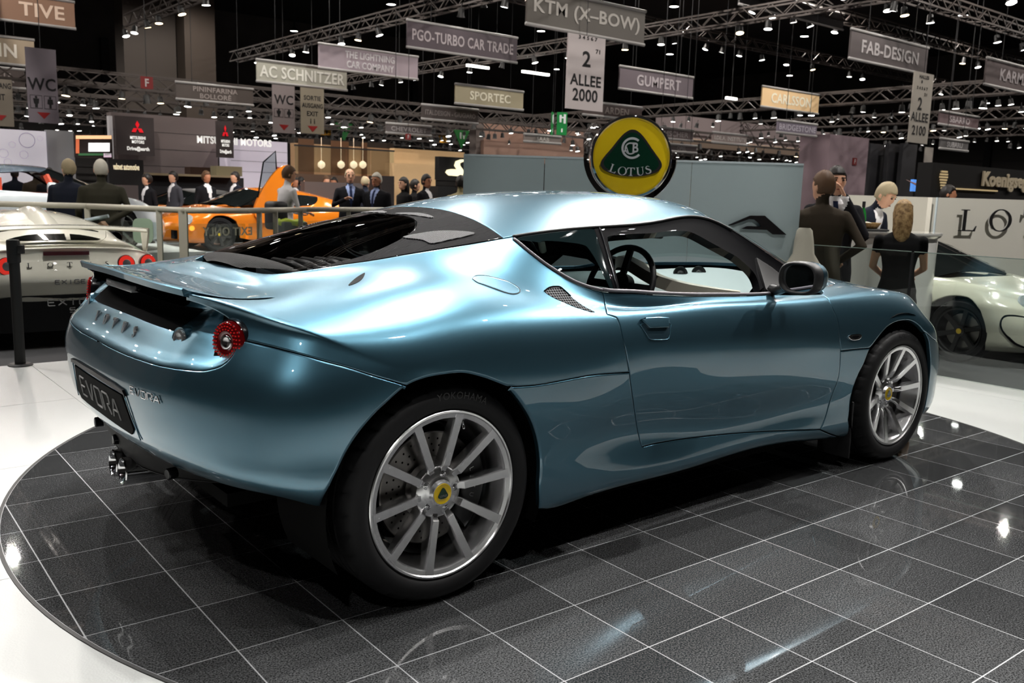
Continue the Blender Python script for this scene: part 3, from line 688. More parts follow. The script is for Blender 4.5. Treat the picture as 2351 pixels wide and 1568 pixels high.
BELTM = mat('belt_trim_grey', (.16, .15, .17), .45)
# ---- side windows: black door frame, quarter glass, posts, belt trims
fo = LINE['frameOut']; fi = LINE['frameIn']
apil = [(2.99, R10-.003), (3.13, R10-.003), (3.28, R10-.003), (3.40, R10-.02)]
outer = [LINE['bpost'][-1]]+[LINE['bpost'][2], LINE['bpost'][1]]+[(p[0], min(p[1]+.01, R10-.004)) for p in fo]+apil
strip('door_window_frame', outer, fi, BLACKG, lift=-.002, turn=.035)
QG = glassmat('quarter_window_glass', (.30, .34, .34))
qf = LINE['qfront']
L_ = polyline('dlo', [LINE['dlo'][-1], (1.79, R10-.006)], [(t, R10-.006) for t in np.linspace(1.79, qf[0][0], 8)], 'qfront', [qf[-1], LINE['dlo'][0]])
for mir in (None, 'left'): build_panel('quarter_window', BODY, L_, QG, car, mirror=mir, gap=.001, lip=.001, drop=.003, step=.03, lift=-.003)
# printed black border of the quarter window
Lq = [LINE['dlo'][-1], (1.84, R10-.006), (1.98, R10-.006), qf[0], qf[1], qf[2], qf[3]]
inn = [(1.865, .985), (1.885, 1.0), (1.95, 1.005), (2.06, 1.005), (2.085, .985), (2.10, .92), (2.105, .845)]
strip('window_border', Lq, inn, mat('black_glass_border', (.006, .012, .013), .06, 0, 1, .01), lift=.0005, turn=.002)
strip('window_post', LINE['qfront'], LINE['bpost'], BLACKG, lift=.002, turn=.02)
tube_on('belt_trim', [(a, b+.006) for a, b in LINE['dlo']], .0055, BELTM, .002)
tube_on('belt_trim', [(a, b+.008) for a, b in LINE['belt'][:-1]], .0065, BELTM, .003)
tube_on('roof_drip_rail', [(t, R10-.002) for t in np.linspace(1.77, 2.98, 20)], .0055, RUB, .001)
tube_on('post_trim', [(p[0]-.012, p[1]) for p in LINE['bpost']], .003, mat('bright_black_trim', (.03, .03, .035), .15, .5), .004)
sails = patch('mirror_sail', LINE['sail'], BLACKM, .004, smoothing=False, drop=.02)
# ---- door mirrors
for sg in (1, -1):
    def mp(a, ry, rz, cx, cy, cz, e=2.6):
        c, s = math.cos(a), math.sin(a)
        return (cx, -sg*(cy+ry*math.copysign(abs(c)**(2/e), c)), cz+rz*math.copysign(abs(s)**(2/e), s))
    # rings from the mirror mouth (rear) to the nose (front); local y outward
    rings = [(1.585, .952, .912, .076, .055), (1.593, .952, .912, .086, .064), (1.620, .952, .912, .088, .066), (1.634, .952, .912, .087, .065)]
    shellr = [(1.636, .952, .912, .0865, .0645), (1.67, .950, .914, .083, .061), (1.71, .942, .914, .069, .050), (1.735, .934, .913, .043, .032), (1.742, .929, .912, .01, .008)]
    mb = MB(); mb.grid([[mp(2*math.pi*k/40, r[3], r[4], r[0], r[1], r[2]) for k in range(40)] for r in [(1.612, .952, .912, .072, .050)]+rings], close_v=True)
    mo = mb.build('mirror_housing', BLACKM, car, smooth=True)
    mb = MB(); mb.grid([[mp(2*math.pi*k/40, r[3], r[4], r[0], r[1], r[2]) for k in range(40)] for r in shellr], close_v=True)
    mb.build('mirror_cap', PAINT, mo, smooth=True)
    mb = MB(); mb.add([mp(2*math.pi*k/40, .074, .052, 1.606, .952, .912) for k in range(40)], [tuple(range(40))]); mb.build('mirror_glass', mat('mirror_glass', (.75, .77, .80), .01, 1.), mo)
    mb = MB(); mb.tube([(1.71, -sg*.76, .845), (1.69, -sg*.80, .845), (1.655, -sg*.86, .865), (1.64, -sg*.90, .89)], [.022, .02, .019, .022], 10); mb.build('mirror_arm', BLACKM, mo, smooth=True)
# ---- tail recess (concave fascia under the spoiler)
lipL = LINE['lip']; fu = LINE['fendU']
lipc = np.array([(0., lipL[0][1])]+[tuple(p) for p in crv(lipL, 8)])
def res2(a, n):
    P = BODY.ev(a[:, 0], a[:, 1]); d = np.r_[0, np.cumsum(np.linalg.norm(np.diff(P, axis=0), axis=1))]; q = np.linspace(0, d[-1], n)
    return np.stack([np.interp(q, d, a[:, 0]), np.interp(q, d, a[:, 1])], 1)
low = res2(lipc, 40)
upc = np.array([(0., KS[5]-.005), (.25, KS[5]-.005), (.47, KS[5]-.005)]+[tuple(p) for p in crv(fu[::-1], 8)])
upp = res2(upc, 40)
PL, PU = BODY.ev(low[:, 0], low[:, 1]), BODY.ev(upp[:, 0], upp[:, 1])
prof = [(0, 0., .000), (.03, .0, .006), (.10, .012, .014), (.22, .026, .02), (.42, .040, .02), (.60, .060, .01), (.78, .085, 0), (.92, .095, 0), (1., .02, 0)]
rows = []
for f, din, dz in prof:
    r = PL*(1-f)+PU*f
    a = np.linspace(0, 1, 40); side = np.clip((1-a)/.10, 0, 1)**.5      # depth fades out towards the lamp edge
    r = r+np.stack([din*side*.95, din*side*0+din*.35*np.clip((a-.75)/.25, 0, 1)*side, -dz*side*0], 1)
    rows.append(r)
for j, sg in enumerate((1, -1)):
    pass
full = [np.concatenate([(r*np.array([1, -1, 1]))[::-1], r[1:]]) for r in rows]
mb = MB(); mb.grid([[tuple(p) for p in r] for r in full]); fascia = mb.build('tail_fascia', PAINT, car, smooth=True)
# black outlet panel high in the recess
RA = rows
def fpt(f, a):
    k = np.interp(f, [p[0] for p in prof], range(len(prof))); i = int(min(k, len(prof)-2)); g = k-i
    r = RA[i]*(1-g)+RA[i+1]*g; kk = a*39; j = int(min(kk, 38)); h = kk-j
    return r[j]*(1-h)+r[j+1]*h
mb = MB(); V = []
for f in np.linspace(.52, 1.0, 7):
    half = [fpt(f, a)+np.array([-.004, 0, 0]) for a in np.linspace(0, .60-.12*(1-f), 14)]
    V.append([tuple(p*np.array([1, -1, 1])) for p in half[::-1]]+[tuple(p) for p in half[1:]])
mb.grid(V); mb.build('outlet_panel', mat('outlet_black', (.003, .003, .004), .8, spec=.05), car, smooth=True)
# ---- tail lamps
LENS = mat('red_lens', (.07, .001, .002), .08, 0, 1, .01, emit=(.8, .01, .01), es=.02)
LENSB = mat('red_led', (.35, .008, .008), .15, emit=(1, .02, .02), es=.12)
for sg in (1, -1):
    nrm = Vector((-.93, -.34*sg, .08)).normalized(); c = Vector((-.548, -.668*sg, .796))
    lx = nrm.cross(Vector((0, 0, 1))).normalized(); lz = lx.cross(nrm)
    mb = MB(); mb.lathe([(.064, -.07), (.064, -.008), (.060, .002), (.056, -.002)], c, nrm, 40); lamp = mb.build('tail_lamp', mat('lamp_housing', (.008, .008, .010), .2), car, smooth=50)
    mb = MB(); mb.lathe([(.0585, -.004), (.055, .008), (.045, .014), (.030, .016), (.021, .014), (.019, .008)], c, nrm, 40); mb.build('lens', LENS, lamp, smooth=True)
    mb = MB(); mb.lathe([(.019, .008), (.018, .016), (.011, .012), (.0, .009)], c, nrm, 24); mb.build('indicator', mat('lamp_reflector', (.8, .8, .82), .12, 1.), lamp, smooth=True)
    mb = MB()
    for rr, nn in ((.050, 30), (.042, 26), (.034, 20)):
        for k in range(nn):
            a = 2*math.pi*k/nn; mb.box(c+lx*math.cos(a)*rr+lz*math.sin(a)*rr+nrm*(.0125 if rr > .045 else .0155), (.0032, .0032, .0032))
    o = mb.build('led_dots', LENSB, lamp); o['kind'] = 'stuff'
    # reversing lamp in its pod
    n2 = Vector((-.95, -.24*sg, .16)).normalized(); c2 = Vector((-.606, -.462*sg, .778))
    mb = MB(); mb.lathe([(.040, -.06), (.037, -.004), (.034, .006), (.029, .004)], c2, n2, 32); pod = mb.build('reversing_lamp', PAINT, car, smooth=50)
    mb = MB(); mb.lathe([(.029, .002), (.027, .008), (.018, .010), (.012, .006), (0, .008)], c2, n2, 28); mb.build('lens', mat('clear_lens', (.75, .78, .8), .05, .85), pod, smooth=True)
# ---- chrome letters on the tail (drawn shapes, see serif())
def serif(ch):
    """outlines (list of closed polygons with holes) of a wide roman capital, cap height 1"""
    def arc(cx, cy, rx, ry, a0, a1, n=28): return [(cx+rx*math.cos(math.radians(a0+(a1-a0)*k/n)), cy+ry*math.sin(math.radians(a0+(a1-a0)*k/n))) for k in range(n+1)]
    if ch == 'L': return [[(0, 0), (.78, 0), (.84, .26), (.79, .26), (.68, .06), (.34, .06), (.34, .95), (.46, .96), (.46, 1), (.06, 1), (.06, .96), (.18, .95), (.18, .05), (.0, .04)]]
    if ch == 'O': return [(arc(.5, .5, .52, .52, 0, 360, 48)[:-1], arc(.5, .5, .36, .47, 0, 360, 48)[:-1])]
    if ch == 'T': return [[(.0, 1), (-.02, .72), (.03, .72), (.12, .93), (.36, .94), (.36, .05), (.24, .04), (.24, 0), (.64, 0), (.64, .04), (.52, .05), (.52, .94), (.76, .93), (.85, .72), (.90, .72), (.88, 1)]]
    if ch == 'U': return [[(0, 1), (0, .96), (.11, .95)]+arc(.46, .36, .35, .38, 180, 360)+[(.81, .95), (.92, .96), (.92, 1), (.62, 1), (.62, .96), (.74, .95)]+arc(.50, .36, .24, .31, 0, -180)+[(.26, .95), (.37, .96), (.37, 1)]]
    if ch == 'S':
        c = crv([(.56, .80), (.40, .955), (.20, .90), (.14, .76), (.26, .62), (.46, .50), (.58, .34), (.54, .14), (.34, .035), (.12, .10), (.04, .28)], 6)
        wd = [.02, .03, .05, .075, .085, .09, .085, .075, .05, .035, .02]; o, i = [], []
        for k, p in enumerate(c):
            q0, q1 = c[max(k-1, 0)], c[min(k+1, len(c)-1)]; d = (q1-q0)/max(np.linalg.norm(q1-q0), 1e-9); nn = np.array([-d[1], d[0]]); w_ = np.interp(k/6, range(11), wd)
            o.append(tuple(p+nn*w_)); i.append(tuple(p-nn*w_))
        return [o+[(.0, .30), (0, 0), (.05, .0)][:0]+i[::-1]]
def serif_mesh(mb, ch, place, depth):
    """place(x, y, h) -> 3-D point"""
    for poly in serif(ch):
        if isinstance(poly, tuple):
            a, b = poly; n = len(a)
            for k in range(n):
                j = (k+1) % n; q = [place(*a[k], depth), place(*a[j], depth), place(*b[j], depth), place(*b[k], depth)]
                q2 = [place(*a[k], 0), place(*a[j], 0), place(*b[j], 0), place(*b[k], 0)]
                mb.add(q+q2, [(0, 1, 2, 3), (0, 4, 5, 1), (2, 6, 7, 3)])
        else:
            n = len(poly); vs, es, fs, *_ = delaunay_2d_cdt([Vector(p) for p in poly], [(k, (k+1) % n) for k in range(n)], [], 1, 1e-6)
            V = [place(v.x, v.y, depth) for v in vs]; mb.add(V, fs)
            for k in range(n):
                j = (k+1) % n; mb.add([place(*poly[k], depth), place(*poly[j], depth), place(*poly[j], 0), place(*poly[k], 0)], [(0, 1, 2, 3)])
for k, ch in enumerate('LOTUS'):
    y0 = .2-.1*k
    # sits on the fascia at about z = .765
    a = abs(y0)/.72
    c0 = fpt(.32, a*.93); c0[1] = y0*1. if y0 >= 0 else y0
    mb = MB(); w_ = .030; serif_mesh(mb, ch, lambda x, y, h: (c0[0]-.004-h+.0*x+(y*.034)*.30, y0+w_/2-x*w_, c0[2]-.017+y*.034), .008)
    mb.build('chrome_letter', mat('bright_chrome', (.80, .80, .82), .24, .75), car, fix=False)
# ---- spoiler
tsp = np.linspace(0, LINE['spSeam'][0][0], 40)
tv = np.array([LINE['valley'][::-1][0]]+LINE['valley'][::-1]); tv[0] = (0., tv[1][1])
vv = res2(tv, 40)
edge = BODY.ev(tsp, np.full(40, KS[6])); val = BODY.ev(vv[:, 0], vv[:, 1])
seam = np.array([tuple(p) for p in crv(LINE['spSeam'], 6)]); sm = BODY.ev(seam[:, 0], seam[:, 1])
rows = []
for f in np.linspace(0, 1, 15):
    r = edge*(1-f)+val*f; r[:, 2] += .010*(1-f)+.002-.012*math.sin(math.pi*f); rows.append(r)
back = np.array([-.016, 0, .006])
top = [rows[0]+back]+rows
low0 = rows[0]+back+np.array([.004, 0, -.021]); low1 = rows[0]+np.array([.05, 0, -.036]); low2 = rows[0]+np.array([.09, 0, -.045])
allr = [low2, low1, low0, low0+np.array([-.001, 0, .004]), top[0]+np.array([-.001, 0, -.003]), top[0]+np.array([.003, 0, .0005])]+top[1:]
mir = np.array([1, -1, 1])
mb = MB(); mb.grid([[tuple(p) for p in (r*mir)[::-1]]+[tuple(p) for p in r[1:]] for r in allr])
n_ = len(allr[0])*2-1
mb.f += [tuple(range(0, len(allr)*n_, n_)), tuple(range(n_-1, len(allr)*n_, n_))[::-1]]; mb.m += [0, 0]
sp = mb.build('rear_spoiler', PAINT, car, smooth=35)
mb = MB(); mb.box((-.625, 0, .886), (.03, .26, .022)); mb.build('high_brake_light', mat('smoked_lens', (.30, .30, .31), .15, .3), sp, bevel=.004)
mb = MB(); mb.box((-.607, 0, .889), (.03, .30, .028)); mb.build('brake_light_housing', BLACKG, sp, bevel=.008)
# ---- number plate recess, plate and lettering
PLT = mat('black_plate', (.004, .004, .004), .7, spec=.06)
RPC = {}
_g = np.array([(t, s) for t in np.linspace(0, .7, 60) for s in np.linspace(.06, .45, 60)]); RPN = (_g, BODY.ev(_g[:, 0], _g[:, 1]))
def rear_pt(y, z, lift=0.):
    key = (round(abs(y), 4), round(z, 4))
    if key not in RPC:
        g, q_ = RPN; i = np.argmin((q_[:, 1]+abs(y))**2+(q_[:, 2]-z)**2); t, s = g[i]
        for _ in range(8):
            r = BODY.ev(t, s)[0][1:]-np.array([-abs(y), z]); J = np.stack([BODY.ev(t, s, 1, 0)[0][1:], BODY.ev(t, s, 0, 1)[0][1:]], 1); t, s = np.array([t, s])-np.linalg.solve(J, r)
        RPC[key] = (BODY.ev(t, s)[0], BODY.normal(t, s)[0])
    p, n = RPC[key]; q = p+n*lift
    return Vector((q[0], q[1] if y <= 0 else -q[1], q[2]))
def rear_patch(name, pts, m, lift, parent=None):
    pts = [tuple(np.array(p)*(1-f)+np.array(q)*f) for p, q in zip(pts, pts[1:]+pts[:1]) for f in np.linspace(0, 1, max(2, int(math.dist(p, q)/.03)+1))[:-1]]
    mb = MB(); n = len(pts); A_ = np.array(pts); g = np.array([(y, z) for y in np.arange(A_[:, 0].min(), A_[:, 0].max(), .03) for z in np.arange(A_[:, 1].min(), A_[:, 1].max(), .03)])
    g = g[inside(A_, g)] if len(g) else g; g = g[dist_poly(A_, g) > .008] if len(g) else g
    vs, es, fs, *_ = delaunay_2d_cdt([Vector(p) for p in list(pts)+[tuple(p) for p in g]], [(k, (k+1) % n) for k in range(n)], [], 1, 1e-6)
    mb.add([rear_pt(v.x, v.y, lift) for v in vs], fs)
    for k in range(n):
        j = (k+1) % n; mb.add([rear_pt(*pts[k], lift), rear_pt(*pts[j], lift), rear_pt(*pts[j], -.01), rear_pt(*pts[k], -.01)], [(0, 1, 2, 3)])
    return mb.build(name, m, parent or car)
hz = [( .29, .615), (.20, .622), (0, .625), (-.20, .622), (-.29, .615)]
rear_patch('plate_trim', hz+[(-.305, .600), (-.29, .603), (-.2, .607), (0, .61), (.2, .607), (.29, .603), (.305, .600)], BLACKG, .007)
plate = rear_patch('number_plate', [(.265, .595), (-.265, .595), (-.31, .50), (-.28, .478), (.28, .478), (.31, .50)], PLT, .004)
for sg in (1, -1):
    mb = MB(); mb.tube([rear_pt(sg*.285, .61, .003), rear_pt(sg*.31, .55, .003), rear_pt(sg*.345, .475, .003)], .002, 5); mb.build('plate_recess_edge', PAINT, car, smooth=True)
GREYT = mat('plate_lettering_grey', (.20, .20, .20), .5)
STROKES = {'E': [[(.9, 1), (.1, 1), (.02, .9), (.02, .1), (.1, 0), (.9, 0)], [(.02, .5), (.75, .5)]], 'V': [[(0, 1), (.42, .05), (.58, .05), (1, 1)]],
           'O': [[(.1, 0), (.9, 0), (1, .12), (1, .88), (.9, 1), (.1, 1), (0, .88), (0, .12), (.1, 0)]], 'R': [[(0, 0), (0, .88), (.1, 1), (.85, 1), (1, .85), (1, .6), (.85, .48), (.6, .48), (.85, .2), (1, 0)]],
           'A': [[(0, 0), (.42, .95), (.58, .95), (1, 0)], [(.2, .38), (.9, .38)]], 'X': [[(0, 0), (1, 1)], [(0, 1), (1, 0)]], 'I': [[(.5, 0), (.5, 1)]], 'G': [[(.95, .9), (.85, 1), (.1, 1), (0, .88), (0, .12), (.1, 0), (.9, 0), (.98, .12), (.98, .5), (.55, .5)]],
           'S': [[(.95, 1), (.1, 1), (.02, .9), (.02, .6), (.1, .5), (.88, .5), (.98, .4), (.98, .1), (.9, 0), (.02, 0)]]}
def stroke_text(name, s, place, h, w_, sp, wid, m, parent, widths={}):
    """techno lettering drawn as flat-bar strokes; place(x, y) -> point"""
    mb = MB(); x = 0
    for ch in s:
        cw = w_*widths.get(ch, 1)
        for st in STROKES[ch]:
            pts = [place(x+px*cw, py*h) for px, py in st]
            mb.tube(pts, wid/2, 5)
        x += cw+sp
    return mb.build(name, m, parent, smooth=False)
stroke_text('plate_lettering', 'EVORA', lambda x, y: rear_pt(.215-x, .507+y, .0045), .062, .068, .022, .006, GREYT, car)
stroke_text('model_badge', 'EVORA', lambda x, y: rear_pt(-.352-x, .618+y, .004), .020, .028, .008, .004, CHROME, car)
# ---- rear diffuser, exhaust
DIF = mat('diffuser_black', (.004, .004, .004), .6, spec=.2)
dts = np.linspace(0, .80, 30); e0 = BODY.ev(dts, np.full(30, .07)); rows = [e0+BODY.normal(dts, np.full(30, .07))*-.004]
for dx, dz in ((.012, -.03), (.02, -.07), (.03, -.09), (.10, -.115), (.35, -.13)):
    q = e0.copy(); tk = np.linspace(0, 1, 30)**2; q[:, 0] += dx+.25*tk*min(-dz/.09, 1); q[:, 1] *= 1-dx*.5-.25*tk*min(-dz/.09, 1); q[:, 2] += dz*(1-.25*tk); rows.append(q)
mb = MB(); mb.grid([[tuple(p) for p in (r*mir)[::-1]]+[tuple(p) for p in r[1:]] for r in rows]); dif = mb.build('diffuser', DIF, car, smooth=True)
def edge_tube(): 
    r = rows[3]; mb = MB(); mb.tube([tuple(p) for p in (r*mir)[::-1]]+[tuple(p) for p in r[1:]], .004, 6); mb.build('diffuser_lip', BLACKG, dif, smooth=True)
edge_tube()
for y in (.30, .06, -.42):
    mb = MB(); k = np.argmin(abs(e0[:, 1]+abs(y))); p = e0[k]; mb.lathe([(.017, -.02), (.017, .004), (.014, .007), (0, .006)], (p[0]+.008, y, p[2]-.038), (-1, -.2 if y < 0 else .1, 0), 20); mb.build('parking_sensor', BLACKG, dif, smooth=40)
for y in (.052, -.052):
    mb = MB(); mb.lathe([(.040, .25), (.044, .0), (.045, -.008), (.042, -.011), (.038, -.006), (.036, .05), (.034, .2)], (-.655, y, .300), (1, 0, -.05), 36); mb.build('exhaust_tip', CHROME, car, smooth=40)
# ---- engine bay seen through the rear glass, wipers of the deck, grilles
GR = meshgrille('grille_fine', 230, (.022, .022, .024), (.002, .002, .002)); GRC = meshgrille('grille_cover', 230, (.40, .40, .42), (.006, .006, .006)); GRB = meshgrille('grille_coarse', 95, (.20, .20, .21), (.004, .004, .005), .40)
mb = MB(); V = [[(x, y, np.interp(x, [-.35, .4], [.80, .88])) for y in np.linspace(-.42, .42, 5)] for x in np.linspace(-.3, .42, 5)]; mb.grid(V); mb.build('engine_bay_floor', BLACKD, car)
mb = MB()
mb.box((.02, -.02, .905), (.30, .34, .06)); mb.build('engine_plenum', mat('cast_plenum', (.55, .56, .57), .35, .9), car, bevel=.02, seg=3)
mb = MB()
for k in range(5): mb.tube([(-.10+.055*k, -.19, .93), (-.10+.055*k, -.10, .945), (-.10+.055*k, .05, .945)], .014, 8)
mb.build('intake_runners', MAT['cast_plenum'], car, smooth=True)
# rear deck grille (leaf shaped) at the foot of the glass
V = []
for k in range(25):
    y = -.36+.72*k/24; hh = (1-(abs(y)/.375)**2.2); xb = -.262+.04*(y/.36)**2
    row = []
    for j in range(7):
        f = j/6; x = xb-.055*hh*(1-f)-.0+.045*hh*f; w_ = max(min(abs(y)/max(np.interp(x, EX, EY), .05), .985), 0)
        z1 = float(TOP.z(np.array([max(x, -.29)]), np.array([w_]))[0]); row.append((x, y, z1+.006+.006*math.sin(math.pi*f)*hh))
    V.append(row)
mb = MB(); mb.grid(V); gq = mb.build('deck_grille', GR, car, smooth=True)
def planar_uv(o, ax):
    me = o.data; ul = me.uv_layers.new(name='UVMap'); A = np.array(ax)
    for l in me.loops:
        c = np.array(me.vertices[l.vertex_index].co); ul.data[l.index].uv = A @ c
planar_uv(gq, [(0, 1, 0), (1, 0, 0)])
def top_patch(name, pts, m, lift=.003):
    L_ = np.array([tuple(p) for p in crv(pts, 5, closed=True)])
    out = []
    for mi in (None, 'left'):
        o = build_panel(name, TOP, L_, m, car, mirror=mi, gap=0, lip=.002, drop=.004, step=.03, lift=lift); planar_uv(o, [(0, 1, 0), (1, 0, 0)]); out.append(o)
    return out
cov_vent = [(.165, -.70), (.235, -.70), (.30, -.74), (.365, -.86), (.33, -.89), (.26, -.90), (.20, -.905), (.195, -.82)]
top_patch('cover_grille', cov_vent, GRC, .003)
top_patch('cover_slot_grille', [(.36, -.08), (.385, -.25), (.375, -.42), (.36, -.42), (.352, -.25), (.345, -.08)], GRC, .003)
# ---- side scoop, rear slit, fuel cap, handle, repeater
for o in patch('side_scoop_grille', LINE['scoop'], GRB, .0012, uv=[(1, 0, 0), (0, .5, 1)]): pass
tube_on('scoop_edge', LINE['scoop'][:4]+[LINE['scoop'][4]], .003, BLACKG, .001)
for o in patch('slit_grille', LINE['slit'], GR, .0012, uv=[(1, 0, 0), (0, 1, 0)]): pass
fc = LINE['fuel']
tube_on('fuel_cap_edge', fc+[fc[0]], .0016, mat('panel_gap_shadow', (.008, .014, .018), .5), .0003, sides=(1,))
patch('fuel_cap', fc, PAINT, .0015, sides=(1,), drop=.004, lip=.004, gap=.002)
hd = LINE['handle']
patch('handle_recess', hd, mat('handle_recess_shade', (.02, .05, .07), .4, .5, .5), .0006, smoothing=False)  # flat patch on the door; the recess shade is put into its colour
hm = np.array(hd); cc = hm.mean(0)
grip = [tuple(cc+(p-cc)*np.array([.93, .93])+np.array([0, .016])) for p in hm[[0, 1, 2, 3]]]+[tuple(cc+np.array([.052, .004])), tuple(cc+np.array([-.046, .006]))]
patch('door_handle', grip, PAINT, .010, smoothing=False, drop=.006, lip=.004)
tube_on('handle_edge', hd+[hd[0]], .0016, PAINT, .001)
patch('side_repeater', LINE['badge'], CHROME, .004, drop=.004, lip=.003)
bc = np.array(LINE['badge']); b0 = bc.mean(0)
patch('repeater_lens', [tuple(b0+(p-b0)*.55) for p in bc], BLACKG, .0055, drop=.002)
# ---- interior
INT = mat('interior_black', (.010, .010, .011), .7)
mb = MB(); mb.box((1.3, 0, .17), (2.4, 1.45, .03)); mb.box((.62, 0, .52), (.05, 1.30, .70)); mb.box((1.25, 0, .36), (1.1, .24, .40)); mb.build('cabin_tub', INT, car)
for sg in (1, -1):
    mb = MB(); mb.grid([[(x, -sg*.70, z) for z in (.18, .5, .80)] for x in (.7, 1.3, 1.9)]); mb.build('door_trim', INT, car)
# dashboard top
V = [[(x, y, np.interp(x, [1.40, 1.55, 1.8, 2.1, 2.45], [.74, .79, .815, .825, .85])+.02*math.cos(y*2)-.012) for y in np.linspace(-.70, .70, 15)] for x in (1.40, 1.42, 1.50, 1.6, 1.75, 1.95, 2.15, 2.36)]
V = [[(p[0], p[1]*min(1, (2.75-p[0])/1.15), p[2]) for p in r] for r in V]
mb = MB(); mb.grid(V); dash = mb.build('dashboard', GREYL, car, smooth=True)
mb = MB(); mb.grid([[(1.40, y, z) for z in (.45, .74)] for y in (-.7, 0, .7)]); mb.build('dashboard_front', INT, dash)
# cream binnacle sweep
cl = crv([(1.50, -.06, .925), (1.40, -.18, .948), (1.33, -.30, .945), (1.35, -.42, .895), (1.42, -.52, .862), (1.50, -.62, .845), (1.58, -.70, .835)], 8)
wd = np.interp(np.linspace(0, 1, len(cl)), [0, .25, .5, .75, 1], [.05, .10, .16, .13, .02])
mb = MB(); V = []
for k, p in enumerate(cl):
    d = cl[min(k+1, len(cl)-1)]-cl[max(k-1, 0)]; d /= np.linalg.norm(d); n_ = np.cross(d, [0, 0, 1]); n_ /= np.linalg.norm(n_); n_ = -n_ if n_[0] < 0 else n_
    V.append([tuple(p+np.array([0, 0, -.05])), tuple(p+np.array([0, 0, -.012])), tuple(p), tuple(p+n_*wd[k]*.3+np.array([0, 0, .004])), tuple(p+n_*wd[k]+np.array([0, 0, -.03]))])
mb.grid(V); mb.build('binnacle_cover', CREAM, dash, smooth=40)
for x, y in ((2.036, 0.01), (2.16, -.005)):
    mb = MB(); mb.lathe([(.036, -.05), (.036, .0), (.033, .005), (.030, 0)], (x, y, .835), (-.75, -.45, .35), 28); v = mb.build('air_vent', CHROME, dash, smooth=50)
    mb = MB(); mb.lathe([(.030, 0), (.018, -.008), (.014, .002), (0, .004)], (x, y, .835), (-.75, -.45, .35), 24); mb.build('vent_vanes', BLACKM, v, smooth=True)
# steering wheel
sc, sn = Vector((1.215, -.37, .845)), Vector((-.93, 0, .36)); s1 = Vector((0, 1, 0)); s2_ = sn.cross(s1)
mb = MB(); mb.tube([sc+s1*.175*math.cos(a)+s2_*.165*math.sin(a) for a in np.linspace(0, 2*math.pi, 41)[:-1]], .0125, 10, closed=True); sw = mb.build('steering_wheel', BLACKM, car, smooth=True)
mb = MB(); mb.lathe([(.055, -.03), (.055, .01), (.03, .02), (0, .02)], sc, sn, 24)
for a in (0, math.pi, -math.pi/2): mb.bar(sc+(s1*math.cos(a)+s2_*math.sin(a))*.04, sc+(s1*math.cos(a)+s2_*math.sin(a))*.165, .03, .012, up=sn)
mb.build('wheel_spokes', BLACKM, sw, smooth=40)
mb = MB(); mb.tube([(1.22, -.37, .83), (1.45, -.37, .74)], .03, 10); mb.build('column', INT, sw)
# interior mirror, seats, A-pillar trims
mb = MB(); mb.box((1.70, -.05, 1.045), (.022, .22, .055)); im = mb.build('interior_mirror', BLACKM, car, bevel=.01)
mb = MB(); mb.box((1.687, -.05, 1.045), (.002, .20, .042)); mb.build('mirror_glass', mat('mirror_dim', (.35, .33, .28), .03, 1.), im)
mb = MB(); mb.tube([(1.71, -.05, 1.06), (1.73, -.03, 1.15)], .008, 6); mb.build('mirror_stem', BLACKM, im)
for sg in (1, -1):
    mb = MB(); a = [BODY.ev(*fi_)[0] for fi_ in []]
    q = np.array(LINE['frameIn'][8:13]); Pq = BODY.ev(q[:, 0], q[:, 1]); mb.tube([(p[0]+.035, -sg*(-p[1]-.035), p[2]+.005) for p in Pq], .020, 8); mb.build('pillar_trim', CREAM, car, smooth=True)
    # seat: cushion, backrest with shoulder wings, headrest
    SEAT = mat('seat_leather_dark', (.012, .011, .011), .5)
    st = MB(); yc = -sg*.37
    st.grid([[(x, yc+w_*.25, z-.05*(1-abs(w_))) for w_ in (-1, -.8, -.4, 0, .4, .8, 1)] for x, z in ((1.28, .36), (1.25, .42), (1.05, .41), (.85, .38))]); seat = st.build('seat', SEAT, car, smooth=True)
    st = MB()
    secs = [(.88, .36, .25), (.82, .50, .26), (.76, .68, .25), (.72, .84, .21), (.70, .93, .13), (.685, 1.0, .12), (.68, 1.03, .08)]
    st.grid([[(x+.03*math.cos(a)-.0*z+(-.04*abs(math.cos(a*1)) if False else 0)+.045*math.sin(a), yc+hw*math.cos(a), z) for a in np.linspace(0, 2*math.pi, 24)[:-1]] for x, z, hw in secs], close_v=True); st.build('backrest', SEAT, seat, smooth=True)
    st = MB(); st.box((.735, yc-sg*.20, .76), (.06, .05, .22)); st.build('backrest_bolster', mat('grey_seat_bolster', (.22, .24, .24), .6), seat, bevel=.02, seg=3)

